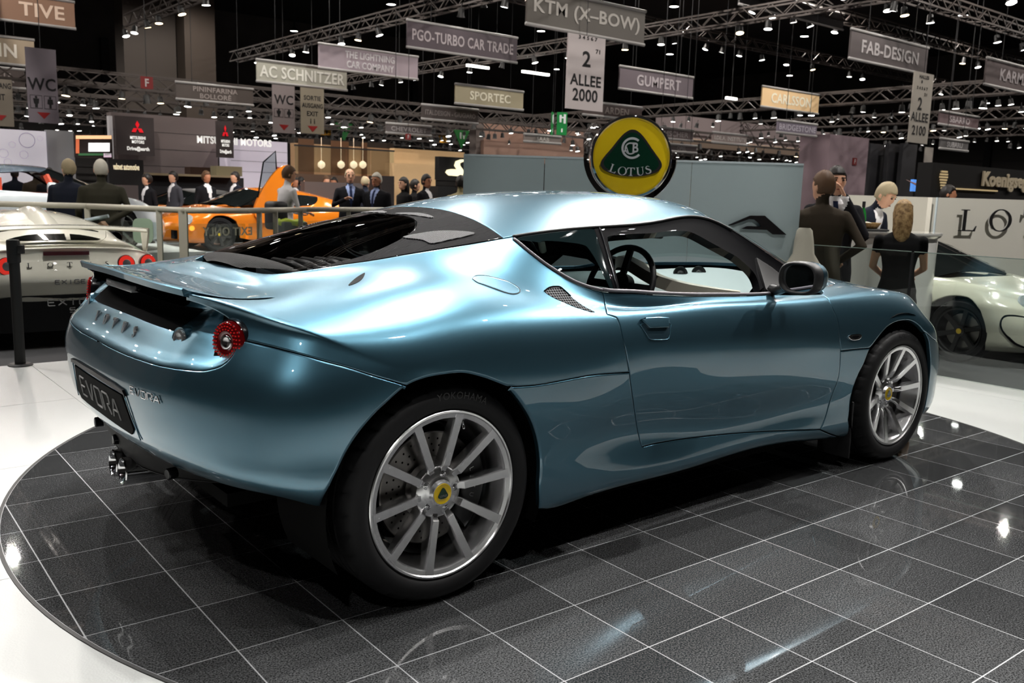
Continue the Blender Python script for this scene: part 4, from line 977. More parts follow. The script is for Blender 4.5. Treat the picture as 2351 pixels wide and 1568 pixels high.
# ---- wheels
LOGOY = mat('badge_yellow', (.80, .55, .015), .25, 0, .6); LOGOG = mat('badge_green', (.004, .035, .018), .3, 0, .6)
def tri_outline(r, n=10):
    """rounded three-sided shield of the badge, point up"""
    pts = crv([(0, .80), (.22, .66), (.50, .22), (.74, -.20), (.66, -.44), (.36, -.58), (0, -.62), (-.36, -.58), (-.66, -.44), (-.74, -.20), (-.50, .22), (-.22, .66)], 5, closed=True)
    return [(p[0]*r, p[1]*r) for p in pts]
def make_wheel(cx, cz, sg, R, RR, wid, base, recess, y0=.885):
    """sg: +1 right-hand side (y < 0). RR = rim lip radius; recess = depth of the hub below the lip plane"""
    def W(r, a, d): return (cx+r*math.cos(a), -sg*(y0-d), cz+r*math.sin(a))
    ax = (0, -sg, 0); O = (cx, -sg*y0, cz)
    h = R-RR
    wheel_nm = 'rear_wheel' if cx < 1 else 'front_wheel'
    # tyre: lathe with shoulder blocks
    prof = [(RR-.004, .012), (RR+.002, .002), (RR+.006, -.004), (RR+h*.28, -.010), (RR+h*.55, -.009), (RR+h*.76, .001), (R-.010, .014), (R-.004, .026), (R-.001, .038), (R, .050)]
    gro = []
    for g in (.052, .095, .14, .185):
        if g < wid-.03: gro += [(R, g), (R-.007, g+.001), (R-.007, g+.010), (R, g+.011)]
    prof = prof[:-1]+gro+[(R, wid-.03), (R-.006, wid-.008), (R-h*.4, wid+.012), (RR, wid-.01)]
    n = 192; V = []
    for k in range(n):
        a = 2*math.pi*k/n; row = []
        for i, (r, d) in enumerate(prof):
            rr = r
            if k % 6 == 0 and R-.011 < r and (d < .05): rr = r-.006
            row.append(W(rr, a+(.02*min(d, .06)/.06), d))
        V.append(row)
    mb = MB(); mb.grid(V, close_u=True); tyre = mb.build('tyre', RUBBER, car, smooth=45)
    tyre['label'] = 'black low profile tyre'
    # rim barrel
    mb = MB(); mb.lathe([(RR, -.004 if False else .004), (RR, .0), (RR-.003, -.003), (RR-.008, -.003), (RR-.011, .001), (RR-.024, .004), (RR-.028, .012), (RR-.034, .05), (RR-.048, .075), (RR-.052, .12), (RR-.05, wid-.03), (RR-.02, wid-.012)][::1], O, tuple(-c for c in ax), 96)
    rim = mb.build('wheel_rim', ALLOY, car, smooth=35)
    mb = MB(); mb.lathe([(RR-.055, .075), (RR-.060, .12), (RR-.058, wid-.03)], O, tuple(-c for c in ax), 64); mb.build('rim_barrel', ALLOYD, rim, smooth=True)
    # ten spokes
    hub_r = .070
    for k in range(10):
        a = math.radians(base+36*k); ca, sa = math.cos(a), math.sin(a)
        def Q(r, wv, d): return (cx+r*ca-wv*sa, -sg*(y0-d), cz+r*sa+wv*ca)
        secs = [(RR-.013, .0165, .0145, .001, .012), (RR-.026, .0155, .0130, .003, .030), (.17, .0145, .0118, .006+recess*.25, .045+recess*.3), (.115, .0140, .0110, .008+recess*.6, .050+recess*.6), (.084, .0138, .0105, .008+recess*.85, .055+recess*.7), (.074, .0130, .0085, .016+recess, .055+recess*.7), (.045, .012, .008, .020+recess, .055+recess*.7)]
        V = []
        for r, wb, wt, dt_, db in secs:
            V.append([Q(r, -wb, db), Q(r, -wb, dt_+.010), Q(r, -wb*.93, dt_+.004), Q(r, -wt, dt_), Q(r, wt, dt_), Q(r, wb*.93, dt_+.004), Q(r, wb, dt_+.010), Q(r, wb, db)])
        mb = MB(); mb.grid(V, close_v=True); mb.build('spoke', ALLOY, rim, smooth=38)
    # hub, nuts, cap with badge
    mb = MB(); mb.lathe([(.079, .052+recess), (.078, .024+recess), (.072, .018+recess), (.050, .016+recess), (.040, .012+recess), (.036, .004+recess), (.034, .001+recess), (.0315, .001+recess)], O, tuple(-c for c in ax), 60); mb.build('hub', ALLOY, rim, smooth=40)
    for k in range(5):
        a = math.radians(base+36*(k*2)+ (0)); c = W(.054, a, .017+recess)
        mb = MB(); mb.lathe([(.0105, .004), (.0105, -.001), (.0085, -.002), (.0078, .006)], c, tuple(-q for q in ax), 18); mb.lathe([(.0072, .004), (.0068, -.002), (.0040, -.003), (.0034, .003), (0, .003)], c, tuple(-q for q in ax), 6); mb.build('wheel_nut', CHROME, rim, smooth=40)
    mb = MB(); mb.lathe([(.0315, .001+recess), (.030, -.001+recess), (.027, .0005+recess), (0, -.0008+recess)], O, tuple(-c for c in ax), 40); cap = mb.build('centre_cap', LOGOY, rim, smooth=40)
    mb = MB(); mb.prism([(cx+sg*p[0], -sg*(y0-recess+.0012), cz+p[1]) for p in tri_outline(.0235)], (0, -sg*.0012, 0)); mb.build('cap_badge', LOGOG, cap)
    lettering('cap_lettering', 'LOTUS', (cx, -sg*(y0-recess+.0024), cz-.006), (sg, 0, 0), (0, 0, 1), .0065, ALLOYD, cap, depth=.0006, bold=.02)
    # brake disc and caliper
    mb = MB(); mb.lathe([(.172, .105), (.172, .085), (.168, .082), (.098, .082), (.094, .09), (.08, .09), (.06, .075)], O, tuple(-c for c in ax), 64)
    disc = mb.build('brake_disc', mat('brake_steel', (.20, .19, .18), .35, 1.), car, smooth=35)
    mb = MB()
    for k in range(30):
        for j, rr in enumerate((.110, .130, .150)): 
            a = 2*math.pi*(k+j*.33)/30; c = W(rr+.004*(k % 2), a, .0815); mb.lathe([(.0035, 0), (0, 0)], c, ax, 8)
    o = mb.build('disc_holes', BLACKD, disc); o['kind'] = 'stuff'
    ca0, ca1 = (-50, 40) if cx < 1 else (130, 215)
    V = []
    for k in range(13):
        a = math.radians(ca0+(ca1-ca0)*k/12); V.append([W(.105, a, .12), W(.105, a, .062), W(.115, a, .055), W(.17, a, .055), W(.188, a, .065), W(.188, a, .12)])
    mb = MB(); mb.grid(V); mb.f += [tuple(range(6)), tuple(range(72, 78))[::-1]]; mb.m += [0, 0]; cal = mb.build('brake_caliper', mat('caliper_black', (.012, .012, .013), .4), car, smooth=40)
    if sg > 0:
        s_ = 'LOTUS'
        for k, ch in enumerate(s_):
            a = math.radians(ca0+(ca1-ca0)*(.25+.125*k) if cx > 1 else ca1-(ca1-ca0)*(.25+.125*k))
            lettering('caliper_letter', ch, W(.142, a, .0545), (-math.sin(a)*(1 if cx > 1 else -1)*-1 if False else math.sin(a), 0, -math.cos(a)), (math.cos(a), 0, math.sin(a)), .016, mat('white_print', (.7, .7, .7), .5), cal, depth=.0005)
    # valve
    a = math.radians(base-9); mb = MB(); mb.tube([W(RR-.035, a, .03), W(RR-.055, a, .012)], .004, 8); mb.build('valve', CHROME, rim, smooth=True)
    # raised maker's name on the sidewall
    vs, fs = text_polys('YOKOHAMA', .030, 1., 1.1); rmid = RR+h*.56
    V = []
    for x, y in vs:
        a = math.radians(80)-sg*x/rmid*1.0 if sg > 0 else math.radians(100)+x/rmid
        V.append(W(rmid+y, a, -.0096))
    mb = MB(); mb.add(V, fs); mb.build('sidewall_lettering', mat('rubber_gloss', (.02, .02, .021), .35), tyre, fix=False)
for sg in (1, -1):
    make_wheel(0, .3305, sg, .3305, .2535, .245, 78, .012)
    make_wheel(2.575, .3185, sg, .3185, .2405, .22, 79, .036)
    # wheel housings
    for cx, cz, r in ((0, .335, .385), (2.57, .33, .38)):
        mb = MB(); V = []
        for k in range(33):
            a = math.radians(-25+230*k/32); y0_ = .885 if cx < 1 else .885-.11*max(0, math.cos(a)-.35)/.65; V.append([(cx+r*math.cos(a), -sg*y, max(cz+r*math.sin(a), .12)) for y in (y0_, .76, .68, .58)])
        mb.grid(V); mb.build('wheel_housing', BLACKD, car, smooth=True)
        mb = MB(); mb.add([(cx+r*math.cos(math.radians(a)), -sg*.58, cz+r*math.sin(math.radians(a))) for a in range(-25, 206, 10)], [tuple(range(24))]); mb.build('wheel_housing_wall', BLACKD, car)
# underbody
mb = MB(); mb.box((1.28, 0, .16), (1.75, 1.50, .03)); mb.box((-.25, 0, .30), (.50, 1.0, .04)); mb.box((2.95, 0, .17), (.4, 1.2, .03)); mb.build('underbody', BLACKD, car)
for sg in (1, -1):
    mb = MB(); mb.box((2.215, -sg*.80, .20), (.012, .16, .26)); mb.build('mud_flap', BLACKM, car, bevel=.003)

# ================================================================ the hall around the stand
ZF = -.25                                   # hall floor; the stand is a raised platform
HALLF = mat('hall_carpet', (.045, .045, .048), .8)
WALLG = mat('hall_wall_grey', (.10, .092, .088), .8, nodes=noise_col((.085, .078, .075), (.115, .105, .10), .6))
CEIL = mat('hall_ceiling_black', (.012, .012, .013), .9)
mb = MB(); mb.box((25, 25, ZF-.05), (110, 110, .1)); tag(mb.build('floor_hall', HALLF), 'dark carpeted hall floor', None, None, 'structure')
mb = MB(); mb.box((25, 28, 13.5), (110, 100, .2)); tag(mb.build('ceiling', CEIL), 'black hall ceiling', None, None, 'structure')
def hall_wall(name, c, d, label): 
    mb = MB(); mb.box(c, d); return tag(mb.build(name, WALLG), label, None, None, 'structure')
wb = hall_wall('wall_back', (25, 62, 6.5), (110, .4, 14), 'far grey hall wall'); wr = hall_wall('wall_right', (74, 25, 6.5), (.4, 110, 14), 'far grey hall wall on the right side')
wl = hall_wall('wall_left', (-14, 40, 6.5), (.4, 60, 14), 'grey hall wall on the left side')
CLAD = mat('wall_cladding', (.085, .080, .078), .7); POSTD = mat('steel_post_dark', (.02, .02, .022), .6)
for k in range(14):
    mb = MB(); mb.box((-8+6*k, 61.6, 5), (.5, .4, 11)); mb.build('wall_post', POSTD, wb)
for k in range(9):
    mb = MB(); mb.box((25, 61.72, .8+.9*k), (104, .08, .84)); mb.build('wall_cladding_panel', CLAD, wb)
for k in range(8):
    mb = MB(); mb.box((73.6, -5+7*k, 5), (.4, .5, 11)); mb.build('wall_post', POSTD, wr)
for k in range(9):
    mb = MB(); mb.box((73.72, 25, .8+.9*k), (.08, 104, .84)); mb.build('wall_cladding_panel', CLAD, wr)
# fascia of the raised stand
STG = mat('stage_edge_white', (.70, .71, .70), .5)
# ---------------------------------------------------------------- hanging signs, all parallel to the hall axis; board tones mix own tint and hall light
def srgb(*c): return tuple((x/255/12.92 if x <= 10 else ((x/255+.055)/1.055)**2.4) for x in c)
SIGNH = .8
def sign(text, uL, vt, vb, uR, colour, letter, label, H=SIGNH, lh=.42, lw=None, off=0., line=1.0, wires=True, name='hanging_sign', grp='hall aisle signs', dmax=30):
    d = FPX*H/(vb-vt)
    if d > dmax: d = dmax; H = d*(vb-vt)/FPX
    PL_ = at(uL, (vt+vb)/2, d=d); r = ray(uR, (vt+vb)/2+(uR-uL)*.14); PR_ = CAMP+r*((PL_.y-CAMP.y)/r.y)
    x0, x1, y, z = PL_.x, PR_.x, PL_.y, PL_.z
    s = empty(name, ((x0+x1)/2, y, z-H/2), label, 'sign', grp)
    m = mat('sign_'+text.replace('\n', '_')+str(int(uL)), colour, .6)
    mb = MB(); mb.box(((x0+x1)/2, y+.05, z), (x1-x0, .06, H)); mb.build('sign_board', m, s)
    rail = mat('sign_rail', (.42, .41, .40), .5)
    for zz in (z-H/2, z+H/2):
        mb = MB(); mb.tube([(x0-.02, y+.03, zz), (x1+.02, y+.03, zz)], .045, 8); mb.build('sign_rail', rail, s, smooth=True)
    if wires:
        for xx in (x0+.2*(x1-x0), x0+.8*(x1-x0)):
            mb = MB(); mb.tube([(xx, y+.03, z+H/2), (xx, y+.03, 13.39)], .010, 4); mb.build('hanging_wire', POSTD, s)
    n = text.count('\n')+1
    lettering('sign_lettering', text, ((x0+x1)/2+off*(x1-x0), y+.015, z), (1, 0, 0), (0, 0, 1), H*(lh if n == 1 else .70), mat('sign_letter_'+str(letter), letter, .6), s, maxw=(x1-x0)*(lw or .86), depth=.006, bold=.022, line=line)
    return s
G1 = srgb(92, 84, 88)
sign('KTM (X–BOW)', 1212, -30, 52, 1482, srgb(104, 100, 95), srgb(190, 186, 180), 'grey hanging sign reading KTM (X-BOW)', H=.82, lh=.50, lw=.90)
sign('PGO-TURBO CAR TRADE', 936, 46, 106, 1188, srgb(88, 78, 84), srgb(185, 175, 178), 'dark purple grey hanging sign reading PGO-TURBO CAR TRADE', lh=.42, lw=.92)
sign('THE LIGHTNING\nCAR COMPANY', 733, 100, 154, 960, srgb(205, 190, 200), srgb(255, 252, 255), 'bright pale hanging sign reading THE LIGHTNING CAR COMPANY', lw=.5)
sign('AC SCHNITZER', 590, 137, 185, 797, srgb(190, 190, 176), srgb(250, 250, 240), 'pale grey hanging sign reading AC SCHNITZER', lh=.56, lw=.94)
sign('SPORTEC', 1047, 193, 236, 1202, srgb(172, 163, 136), srgb(245, 240, 218), 'beige hanging sign reading SPORTEC', lh=.46, lw=.6)
sign('GUMPERT', 1424, 152, 202, 1592, srgb(112, 102, 108), srgb(190, 182, 186), 'grey hanging sign reading GUMPERT', lh=.5, lw=.6, off=.02)
sign('FAB-DESIGN', 1955, 67, 132, 2132, srgb(92, 84, 84), srgb(195, 190, 190), 'dark grey hanging sign reading FAB-DESIGN', lh=.46, lw=.74)
sign('CARLSSON', 1751, 198, 243, 1881, srgb(245, 210, 158), srgb(255, 248, 225), 'golden beige hanging sign reading CARLSSON', lh=.5, lw=.7, dmax=36)
sign('KARMANN', 2266, 133, 192, 2420, srgb(92, 82, 82), srgb(175, 168, 170), 'grey hanging sign cut by the frame reading KARMAN', lh=.46, lw=.62)
sign('ITALDESIGN - GIUGIARO', 970, 240, 272, 1098, srgb(78, 70, 68), srgb(140, 132, 130), 'dim brown hanging sign reading ITALDESIGN - GIUGIARO', lh=.36, lw=.9)
sign('CHEVROLET', 888, 283, 304, 990, srgb(105, 98, 98), srgb(180, 174, 174), 'small grey hanging sign reading CHEVROLET', lh=.5, lw=.8)
sign('PININFARINA\nBOLLORÉ', 405, 188, 226, 582, srgb(86, 78, 74), srgb(160, 150, 146), 'brown grey hanging sign reading PININFARINA BOLLORÉ', lw=.58)
sign('ARDEN', 1340, 232, 262, 1474, srgb(88, 76, 74), srgb(165, 155, 150), 'dim brown hanging sign reading ARDEN', lh=.52, lw=.42, off=.06)
sign('IRMSCHER', 1500, 291, 315, 1592, srgb(118, 106, 106), srgb(180, 172, 172), 'grey hanging sign reading IRMSCHER behind the round emblem', lh=.5, lw=.75)
sign('SAAB', 1205, 308, 324, 1288, srgb(140, 130, 126), srgb(215, 208, 205), 'small pale hanging sign reading SAAB', lh=.6, lw=.34)
sign('I.DE.A. INSTITUTE', 1638, 304, 326, 1716, srgb(160, 146, 142), srgb(225, 218, 214), 'small pale hanging sign reading I.DE.A. INSTITUTE', lh=.42, lw=.92)
sign('OPEL', 1530, 330, 346, 1600, srgb(100, 92, 92), srgb(160, 154, 154), 'small grey hanging sign reading OPEL', lh=.6, lw=.3)
sign('BRIDGESTONE', 1787, 276, 303, 1876, srgb(130, 122, 136), srgb(200, 194, 206), 'mauve grey hanging sign reading BRIDGESTONE', lh=.5, lw=.94)
sign('SBARRO', 2159, 255, 284, 2248, srgb(112, 94, 96), srgb(190, 180, 182), 'brown mauve hanging sign reading SBARRO', lh=.5, lw=.52)
sign('SUBARU', 2161, 318, 340, 2224, srgb(104, 102, 102), srgb(180, 178, 178), 'small grey hanging sign reading SUBARU', lh=.56, lw=.56)
sign('TIVE', -150, -40, 24, 172, srgb(142, 110, 90), srgb(225, 200, 180), 'brown hanging sign at the top corner ending in TIVE', lh=.5, lw=.34, off=.25)
sign('IN', -160, 65, 128, 80, srgb(168, 152, 130), srgb(245, 238, 225), 'beige hanging sign cut by the frame ending in IN', lh=.5, lw=.18, off=.23)
sign('NA', -140, 142, 186, 58, srgb(95, 85, 82), srgb(170, 160, 156), 'dark hanging sign cut by the frame ending in NA', lh=.5, lw=.20, off=.27)
sign(' ', 1700, -30, 8, 1940, srgb(84, 82, 82), srgb(100, 100, 100), 'blank grey hanging sign cut by the top of the frame')
# tall hanging way-finding banners
def banner(uL, vt, uR, vb, d, colour, label, lines, icons=None, tri=None):
    P0 = at(uL, (vt+vb)/2, d=d); r = ray(uR, (vt+vb)/2); P1 = CAMP+r*((P0.y-CAMP.y)/r.y)
    zt = at((uL+uR)/2, vt, d=d).z; zb = at((uL+uR)/2, vb, d=d).z
    x0, x1, y = P0.x, P1.x, P0.y; h = zt-zb; w_ = x1-x0
    s = empty('hanging_banner', ((x0+x1)/2, y, zb), label, 'sign', 'way-finding banners')
    mb = MB(); mb.box(((x0+x1)/2, y+.03, (zt+zb)/2), (w_, .04, h)); mb.build('banner_board', mat('banner_'+str(int(uL)), colour, .7), s)
    mb = MB(); mb.tube([((x0+x1)/2, y+.03, zt), ((x0+x1)/2, y+.03, 13.39)], .010, 4); mb.build('hanging_wire', POSTD, s)
    blk = mat('banner_black_letter', (.006, .006, .007), .7); red = mat('banner_red', (.28, .01, .01), .7)
    for t, fx, fy, fh, fw, cc in lines:
        lettering('banner_lettering', t, (x0+fx*w_, y+.008, zt-fy*h), (1, 0, 0), (0, 0, 1), fh*h, red if cc == 'r' else blk, s, maxw=fw*w_, depth=.004, bold=.02)
    if icons:
        for k in (0, 1):
            cx = x0+w_*(.27+.46*k); cz = zt-h*icons
            mb = MB(); mb.box((cx, y+.006, cz), (w_*.40, .004, h*.18)); mb.build('icon_frame', blk, s)
            mb = MB(); mb.box((cx, y+.004, cz), (w_*.37, .004, h*.165)); mb.build('icon_field', MAT['banner_'+str(int(uL))], s)
            mb = MB(); mb.lathe([(0, 0), (w_*.045, 0)], (cx, y-.001, cz+h*.062), (0, -1, 0), 12)
            b_ = w_*(.10 if k == 0 else .08)
            mb.prism([(cx-b_, y-.001, cz+h*.045), (cx+b_, y-.001, cz+h*.045), (cx+b_*(1.25 if k else .8), y-.001, cz-h*.02), (cx+b_*.5, y-.001, cz-h*.03), (cx+b_*.45, y-.001, cz-h*.078), (cx-b_*.45, y-.001, cz-h*.078), (cx-b_*.5, y-.001, cz-h*.03), (cx-b_*(1.25 if k else .8), y-.001, cz-h*.02)], (0, .003, 0)); mb.build('icon_figure', blk, s)
    if tri:
        fx, fy, sz = tri; cx, cz = x0+fx*w_, zt-fy*h; q = sz*w_
        mb = MB(); mb.prism([(cx-q, y, cz+q*.5), (cx+q, y, cz+q*.5), (cx, y, cz-q*.55)], (0, .006, 0)); mb.build('arrow', red, s)
    return s
banner(1303, 78, 1388, 248, 21, srgb(205, 196, 196), 'white banner reading 2 ALLEE 2000 under the KTM sign', [('2', .5, .31, .21, .22, 'b'), ('71', .80, .19, .06, .12, 'b'), ('3 4 5 6 7', .52, .03, .05, .5, 'b'), ('ALLEE', .5, .60, .15, .84, 'b'), ('2000', .5, .80, .17, .68, 'b')])
banner(2094, 165, 2138, 326, 25, srgb(172, 166, 156), 'narrow banner reading 2 ALLEE 2100 under the FAB-DESIGN sign', [('HALLES', .5, .06, .05, .5, 'b'), ('1', .4, .13, .04, .06, 'b'), ('3 4 5 6 7', .45, .22, .045, .56, 'b'), ('21', .65, .30, .04, .14, 'b'), ('2', .4, .44, .18, .22, 'b'), ('ALLEE', .45, .63, .13, .9, 'b'), ('2100', .48, .82, .14, .72, 'b')])
banner(2122, 338, 2140, 420, 38, srgb(170, 164, 155), 'far narrow banner with small black lettering', [('4', .5, .5, .18, .3, 'b'), ('ALLEE', .5, .8, .1, .8, 'b')])
banner(62, 110, 132, 280, 24, srgb(128, 120, 128), 'grey WC banner with two figures at the far side of the hall', [('WC', .48, .48, .17, .92, 'b')], .72, (.5, .90, .22))
banner(626, 195, 677, 304, 34, srgb(140, 130, 130), 'grey WC banner hanging under the AC SCHNITZER sign', [('WC', .5, .30, .20, .86, 'b')], .58, (.5, .88, .22))
banner(691, 197, 744, 305, 34, srgb(140, 132, 115), 'beige banner reading SORTIE AUSGANG EXIT', [('SORTIE', .5, .25, .10, .74, 'b'), ('AUSGANG', .5, .41, .10, .9, 'b'), ('EXIT', .5, .58, .10, .48, 'b'), ('i i', .5, .74, .11, .2, 'b')], None, (.5, .90, .22))
banner(-30, 180, 30, 288, 26, srgb(120, 112, 100), 'beige banner at the frame edge reading AUSGANG EXIT', [('AUSGANG', .45, .14, .12, 1.0, 'b'), ('EXIT', .45, .38, .13, .5, 'b')], None, (.5, .82, .22))
# ---------------------------------------------------------------- green exit signs, numbered plates, red F plates
GRN = mat('exit_green', srgb(20, 130, 60), .5, emit=srgb(20, 130, 60), es=.25); WHT = mat('sign_white', (.75, .75, .75), .5, emit=(.75, .8, .75), es=.3)
def facing(u, v, d): return at(u, v, d=d)
for u, lab in ((1268, 'green exit sign, nearer face of the pair above the white backdrop'), (1290, 'green exit sign, second face of the pair above the white backdrop')):
    p = at(u, 284, d=30); rz = math.radians(40 if u < 1280 else -20)
    s = empty('exit_sign', (p.x, p.y, p.z-.35), lab, 'exit sign', 'green exit signs'); R_ = Matrix.Rotation(rz, 3, 'Z')
    mb = MB(); mb.box(p, (.36, .03, .74), rz); mb.build('sign_face', GRN, s); mb = MB(); mb.tube([p+Vector((0, 0, .37)), Vector((p.x, p.y, 13.39))], .01, 4); mb.build('hanging_wire', POSTD, s)
    for q, dd in (((-.06, -.02, .16), (.07, .01, .24)), ((.09, -.02, .16), (.08, .01, .30)), ((-.02, -.02, .20), (.16, .01, .05)), ((0, -.02, -.22), (.05, .01, .12))):
        mb = MB(); mb.box(p+R_ @ Vector(q), dd, rz); mb.build('pictogram', WHT, s)
for u, v, lab in ((790, 302, 'green triangular exit marker left of the CHEVROLET sign'), (1060, 318, 'green triangular exit marker right of the CHEVROLET sign')):
    p = at(u, v, d=50); mb = MB(); s = empty('exit_marker', (p.x, p.y, p.z-.5), lab, 'exit sign', 'green exit markers')
    mb.prism([p+Vector((-.55, 0, .45)), p+Vector((.55, 0, .45)), p+Vector((0, 0, -.55))], (0, .05, 0)); mb.build('marker_plate', mat('exit_green_dim', srgb(20, 90, 35), .6, emit=srgb(20, 100, 40), es=.12), s)
    mb = MB(); mb.box(p+Vector((-.1, -.03, .15)), (.12, .01, .35)); mb.box(p+Vector((.12, -.03, .15)), (.1, .01, .35)); mb.build('pictogram', mat('dim_white', (.4, .45, .4), .6), s)
for u, v, t, lab in ((748, 302, '18', 'yellow number plate, the left one of the pair on the far wall'), (1017, 319, '21', 'yellow number plate, the right one of the pair on the far wall')):
    p = at(u, v, d=50); s = empty('number_plate_sign', (p.x, p.y, p.z-.25), lab, 'sign', 'yellow number plates'); mb = MB(); mb.box(p, (.62, .03, .42)); mb.build('plate', mat('plate_yellow', srgb(170, 120, 20), .6), s)
    lettering('number', t, p+Vector((0, -.018, 0)), (1, 0, 0), (0, 0, 1), .26, MAT['banner_black_letter'], s, depth=.004, bold=.03)
REDF = mat('plate_red', srgb(125, 35, 35), .6)
for u, v, d, sz, lab in ((337, 190, 28, .37, 'red plate with white F on the grey hall pillar'), (937, 314, 29.5, .19, 'small red plate with F under the CHEVROLET sign'), (1962, 371, 30, .26, 'red plate with white F on the pink hall pillar')):
    p = at(u, v, d=d) if u < 1900 else at(u, v, y=at(1900, 381, d=32).y-.02); s = empty('letter_plate', (p.x, p.y, p.z-sz/2), lab, 'sign', 'red F plates'); mb = MB(); mb.box(p, (sz, .03, sz)); mb.build('plate', REDF, s)
    if u < 1900: mb = MB(); mb.tube([p+Vector((0, 0, sz/2)), Vector((p.x, p.y, 13.39))], .01, 4); mb.build('hanging_wire', POSTD, s)
    lettering('letter', 'F', p+Vector((0, -.018, 0)), (1, 0, 0), (0, 0, 1), sz*.65, mat('letter_pale', (.55, .5, .5), .6), s, depth=.004, bold=.03)
# ---------------------------------------------------------------- pillars and booth walls (slabs parallel to the hall axis)
def slab(name, u0, v0, u1, v1, d, colour, label, cat='wall', thick=.3, zb=None, rough=.7, group=None, emit=None, es=0, matn=None):  # emit on a wall is glow standing in for stand light on it
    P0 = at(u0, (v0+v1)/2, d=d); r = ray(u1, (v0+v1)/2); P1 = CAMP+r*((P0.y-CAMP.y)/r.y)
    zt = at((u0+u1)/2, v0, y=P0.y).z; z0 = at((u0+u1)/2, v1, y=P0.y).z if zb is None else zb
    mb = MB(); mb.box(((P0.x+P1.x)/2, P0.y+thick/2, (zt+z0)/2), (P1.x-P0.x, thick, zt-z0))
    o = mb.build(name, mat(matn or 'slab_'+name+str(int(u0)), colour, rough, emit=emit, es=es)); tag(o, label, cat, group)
    return o, P0, P1, z0, zt
slab('hall_pillar', 285, -40, 405, 300, 38.6, srgb(80, 72, 66), 'wide brown grey hall pillar with the red F plate', 'pillar', 1.2, ZF)
slab('hall_pillar', 425, -40, 495, 300, 39, srgb(74, 64, 56), 'narrower brown hall pillar behind the PININFARINA sign', 'pillar', 1.0, ZF)
slab('hall_pillar', 1900, 312, 1990, 450, 32, srgb(150, 130, 138), 'pinkish hall pillar with the red F plate', 'pillar', 1.2, ZF)
slab('hall_pillar', 1092, 283, 1110, 420, 48, srgb(110, 100, 95), 'thin far hall pillar left of the SAAB stand', 'pillar', .6, ZF)
# white stand at the far left with bubbles on its wall
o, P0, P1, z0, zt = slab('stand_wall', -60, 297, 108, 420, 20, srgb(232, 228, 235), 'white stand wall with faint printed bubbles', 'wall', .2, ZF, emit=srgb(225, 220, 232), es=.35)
for u, v, rr in ((62, 322, .17), (28, 332, .07), (55, 355, .09), (8, 352, .10), (92, 318, .06), (18, 372, .08)):
    p = at(u, v, y=P0.y-.01); mb = MB(); mb.lathe([(rr*.92, 0), (rr, 0)], p, (0, -1, 0), 28); mb.build('printed_bubble', mat('bubble_print', srgb(205, 200, 225), .6), o)
slab('stand_wall', 109, 300, 172, 420, 21, srgb(170, 172, 176), 'grey return wall beside the white bubble wall', 'wall', .2, ZF)
o, P0, P1, z0, zt = slab('video_screen', 172, 309, 258, 363, 21, srgb(60, 50, 50), 'video screen showing a white car under an orange strip', 'screen', .1)
for a, b, c, dd, col_, e in ((174, 311, 256, 319, srgb(255, 200, 150), 1.0), (174, 320, 182, 352, srgb(230, 120, 80), .6), (203, 328, 252, 348, srgb(250, 250, 250), 1.1), (180, 352, 256, 357, srgb(70, 120, 80), .4), (238, 352, 256, 361, srgb(230, 200, 220), .7)):
    q = [at(a, dd, y=P0.y-.012), at(c, dd, y=P0.y-.012), at(c, b, y=P0.y-.012), at(a, b, y=P0.y-.012)]; mb = MB(); mb.add(q, [(0, 1, 2, 3)]); mb.build('screen_image', mat('screen_%d_%d' % (a, b), col_, .4, emit=col_, es=e), o)
# booth with the three-diamond signs
o, P0, P1, z0, zt = slab('stand_wall', 258, 266, 500, 420, 23, srgb(128, 116, 114), 'grey stand wall carrying the three-diamond sign', 'wall', .4, ZF)
for k in range(4):
    zz = zt-(zt-.8)*(k+1)/5; mb = MB(); mb.box(((P0.x+P1.x)/2, P0.y-.002, zz), (P1.x-P0.x, .006, .012)); mb.build('wall_joint', mat('joint_dark', (.05, .045, .045), .8), o)
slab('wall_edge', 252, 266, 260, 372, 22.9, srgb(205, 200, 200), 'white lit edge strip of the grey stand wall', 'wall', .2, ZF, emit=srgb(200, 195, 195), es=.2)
RED3 = mat('diamond_red', srgb(225, 20, 35), .5, emit=srgb(225, 20, 35), es=.6); LITW = mat('lit_white_letter', (.9, .9, .88), .5, emit=(.9, .88, .82), es=.7)
for u0, v0, u1, v1, d, fx, lab in ((266, 268, 354, 356, 22.7, 1., 'dark square sign with three red diamonds and white lettering'), (498, 279, 536, 362, 23.5, .45, 'narrow dark sign with three red diamonds at the end of the grey wall')):
    so, Q0, Q1, a0, a1 = slab('diamond_sign', u0, v0, u1, v1, d, srgb(74, 66, 66), lab, 'sign', .08)
    cx, y, w_, h = (Q0.x+Q1.x)/2+.06*(Q1.x-Q0.x)*(1 if fx == 1 else 0), Q0.y-.012, Q1.x-Q0.x, a1-a0
    k = w_*.085*(1 if fx == 1 else 1.15); kz = h*.095; c0 = a1-h*.30
    for ang in (90, 210, 330):
        ca, sa = math.cos(math.radians(ang)), math.sin(math.radians(ang)); ra = [(0, 0)]
        L1 = 2.1; p1 = [(0, 0), (.62*-sa+L1/2*ca, .62*ca+L1/2*sa), (L1*ca, L1*sa), (.62*sa+L1/2*ca, -.62*ca+L1/2*sa)]
        mb = MB(); mb.prism([(cx+px*k, y, c0+pz*kz) for px, pz in p1], (0, -.01, 0)); mb.build('diamond', RED3, so)
    lettering('sign_lettering', 'MITSUBISHI\nMOTORS', (cx, y-.004, a1-h*.60), (1, 0, 0), (0, 0, 1), h*.19, LITW, so, maxw=w_*.40*(1 if fx == 1 else 1.3), bold=.03)
    lettering('sign_lettering', 'Drive@earth', (cx, y-.004, a1-h*.84), (1, 0, 0), (0, 0, 1), h*.13, LITW, so, maxw=w_*.58*(1 if fx == 1 else 1.2), bold=.03)
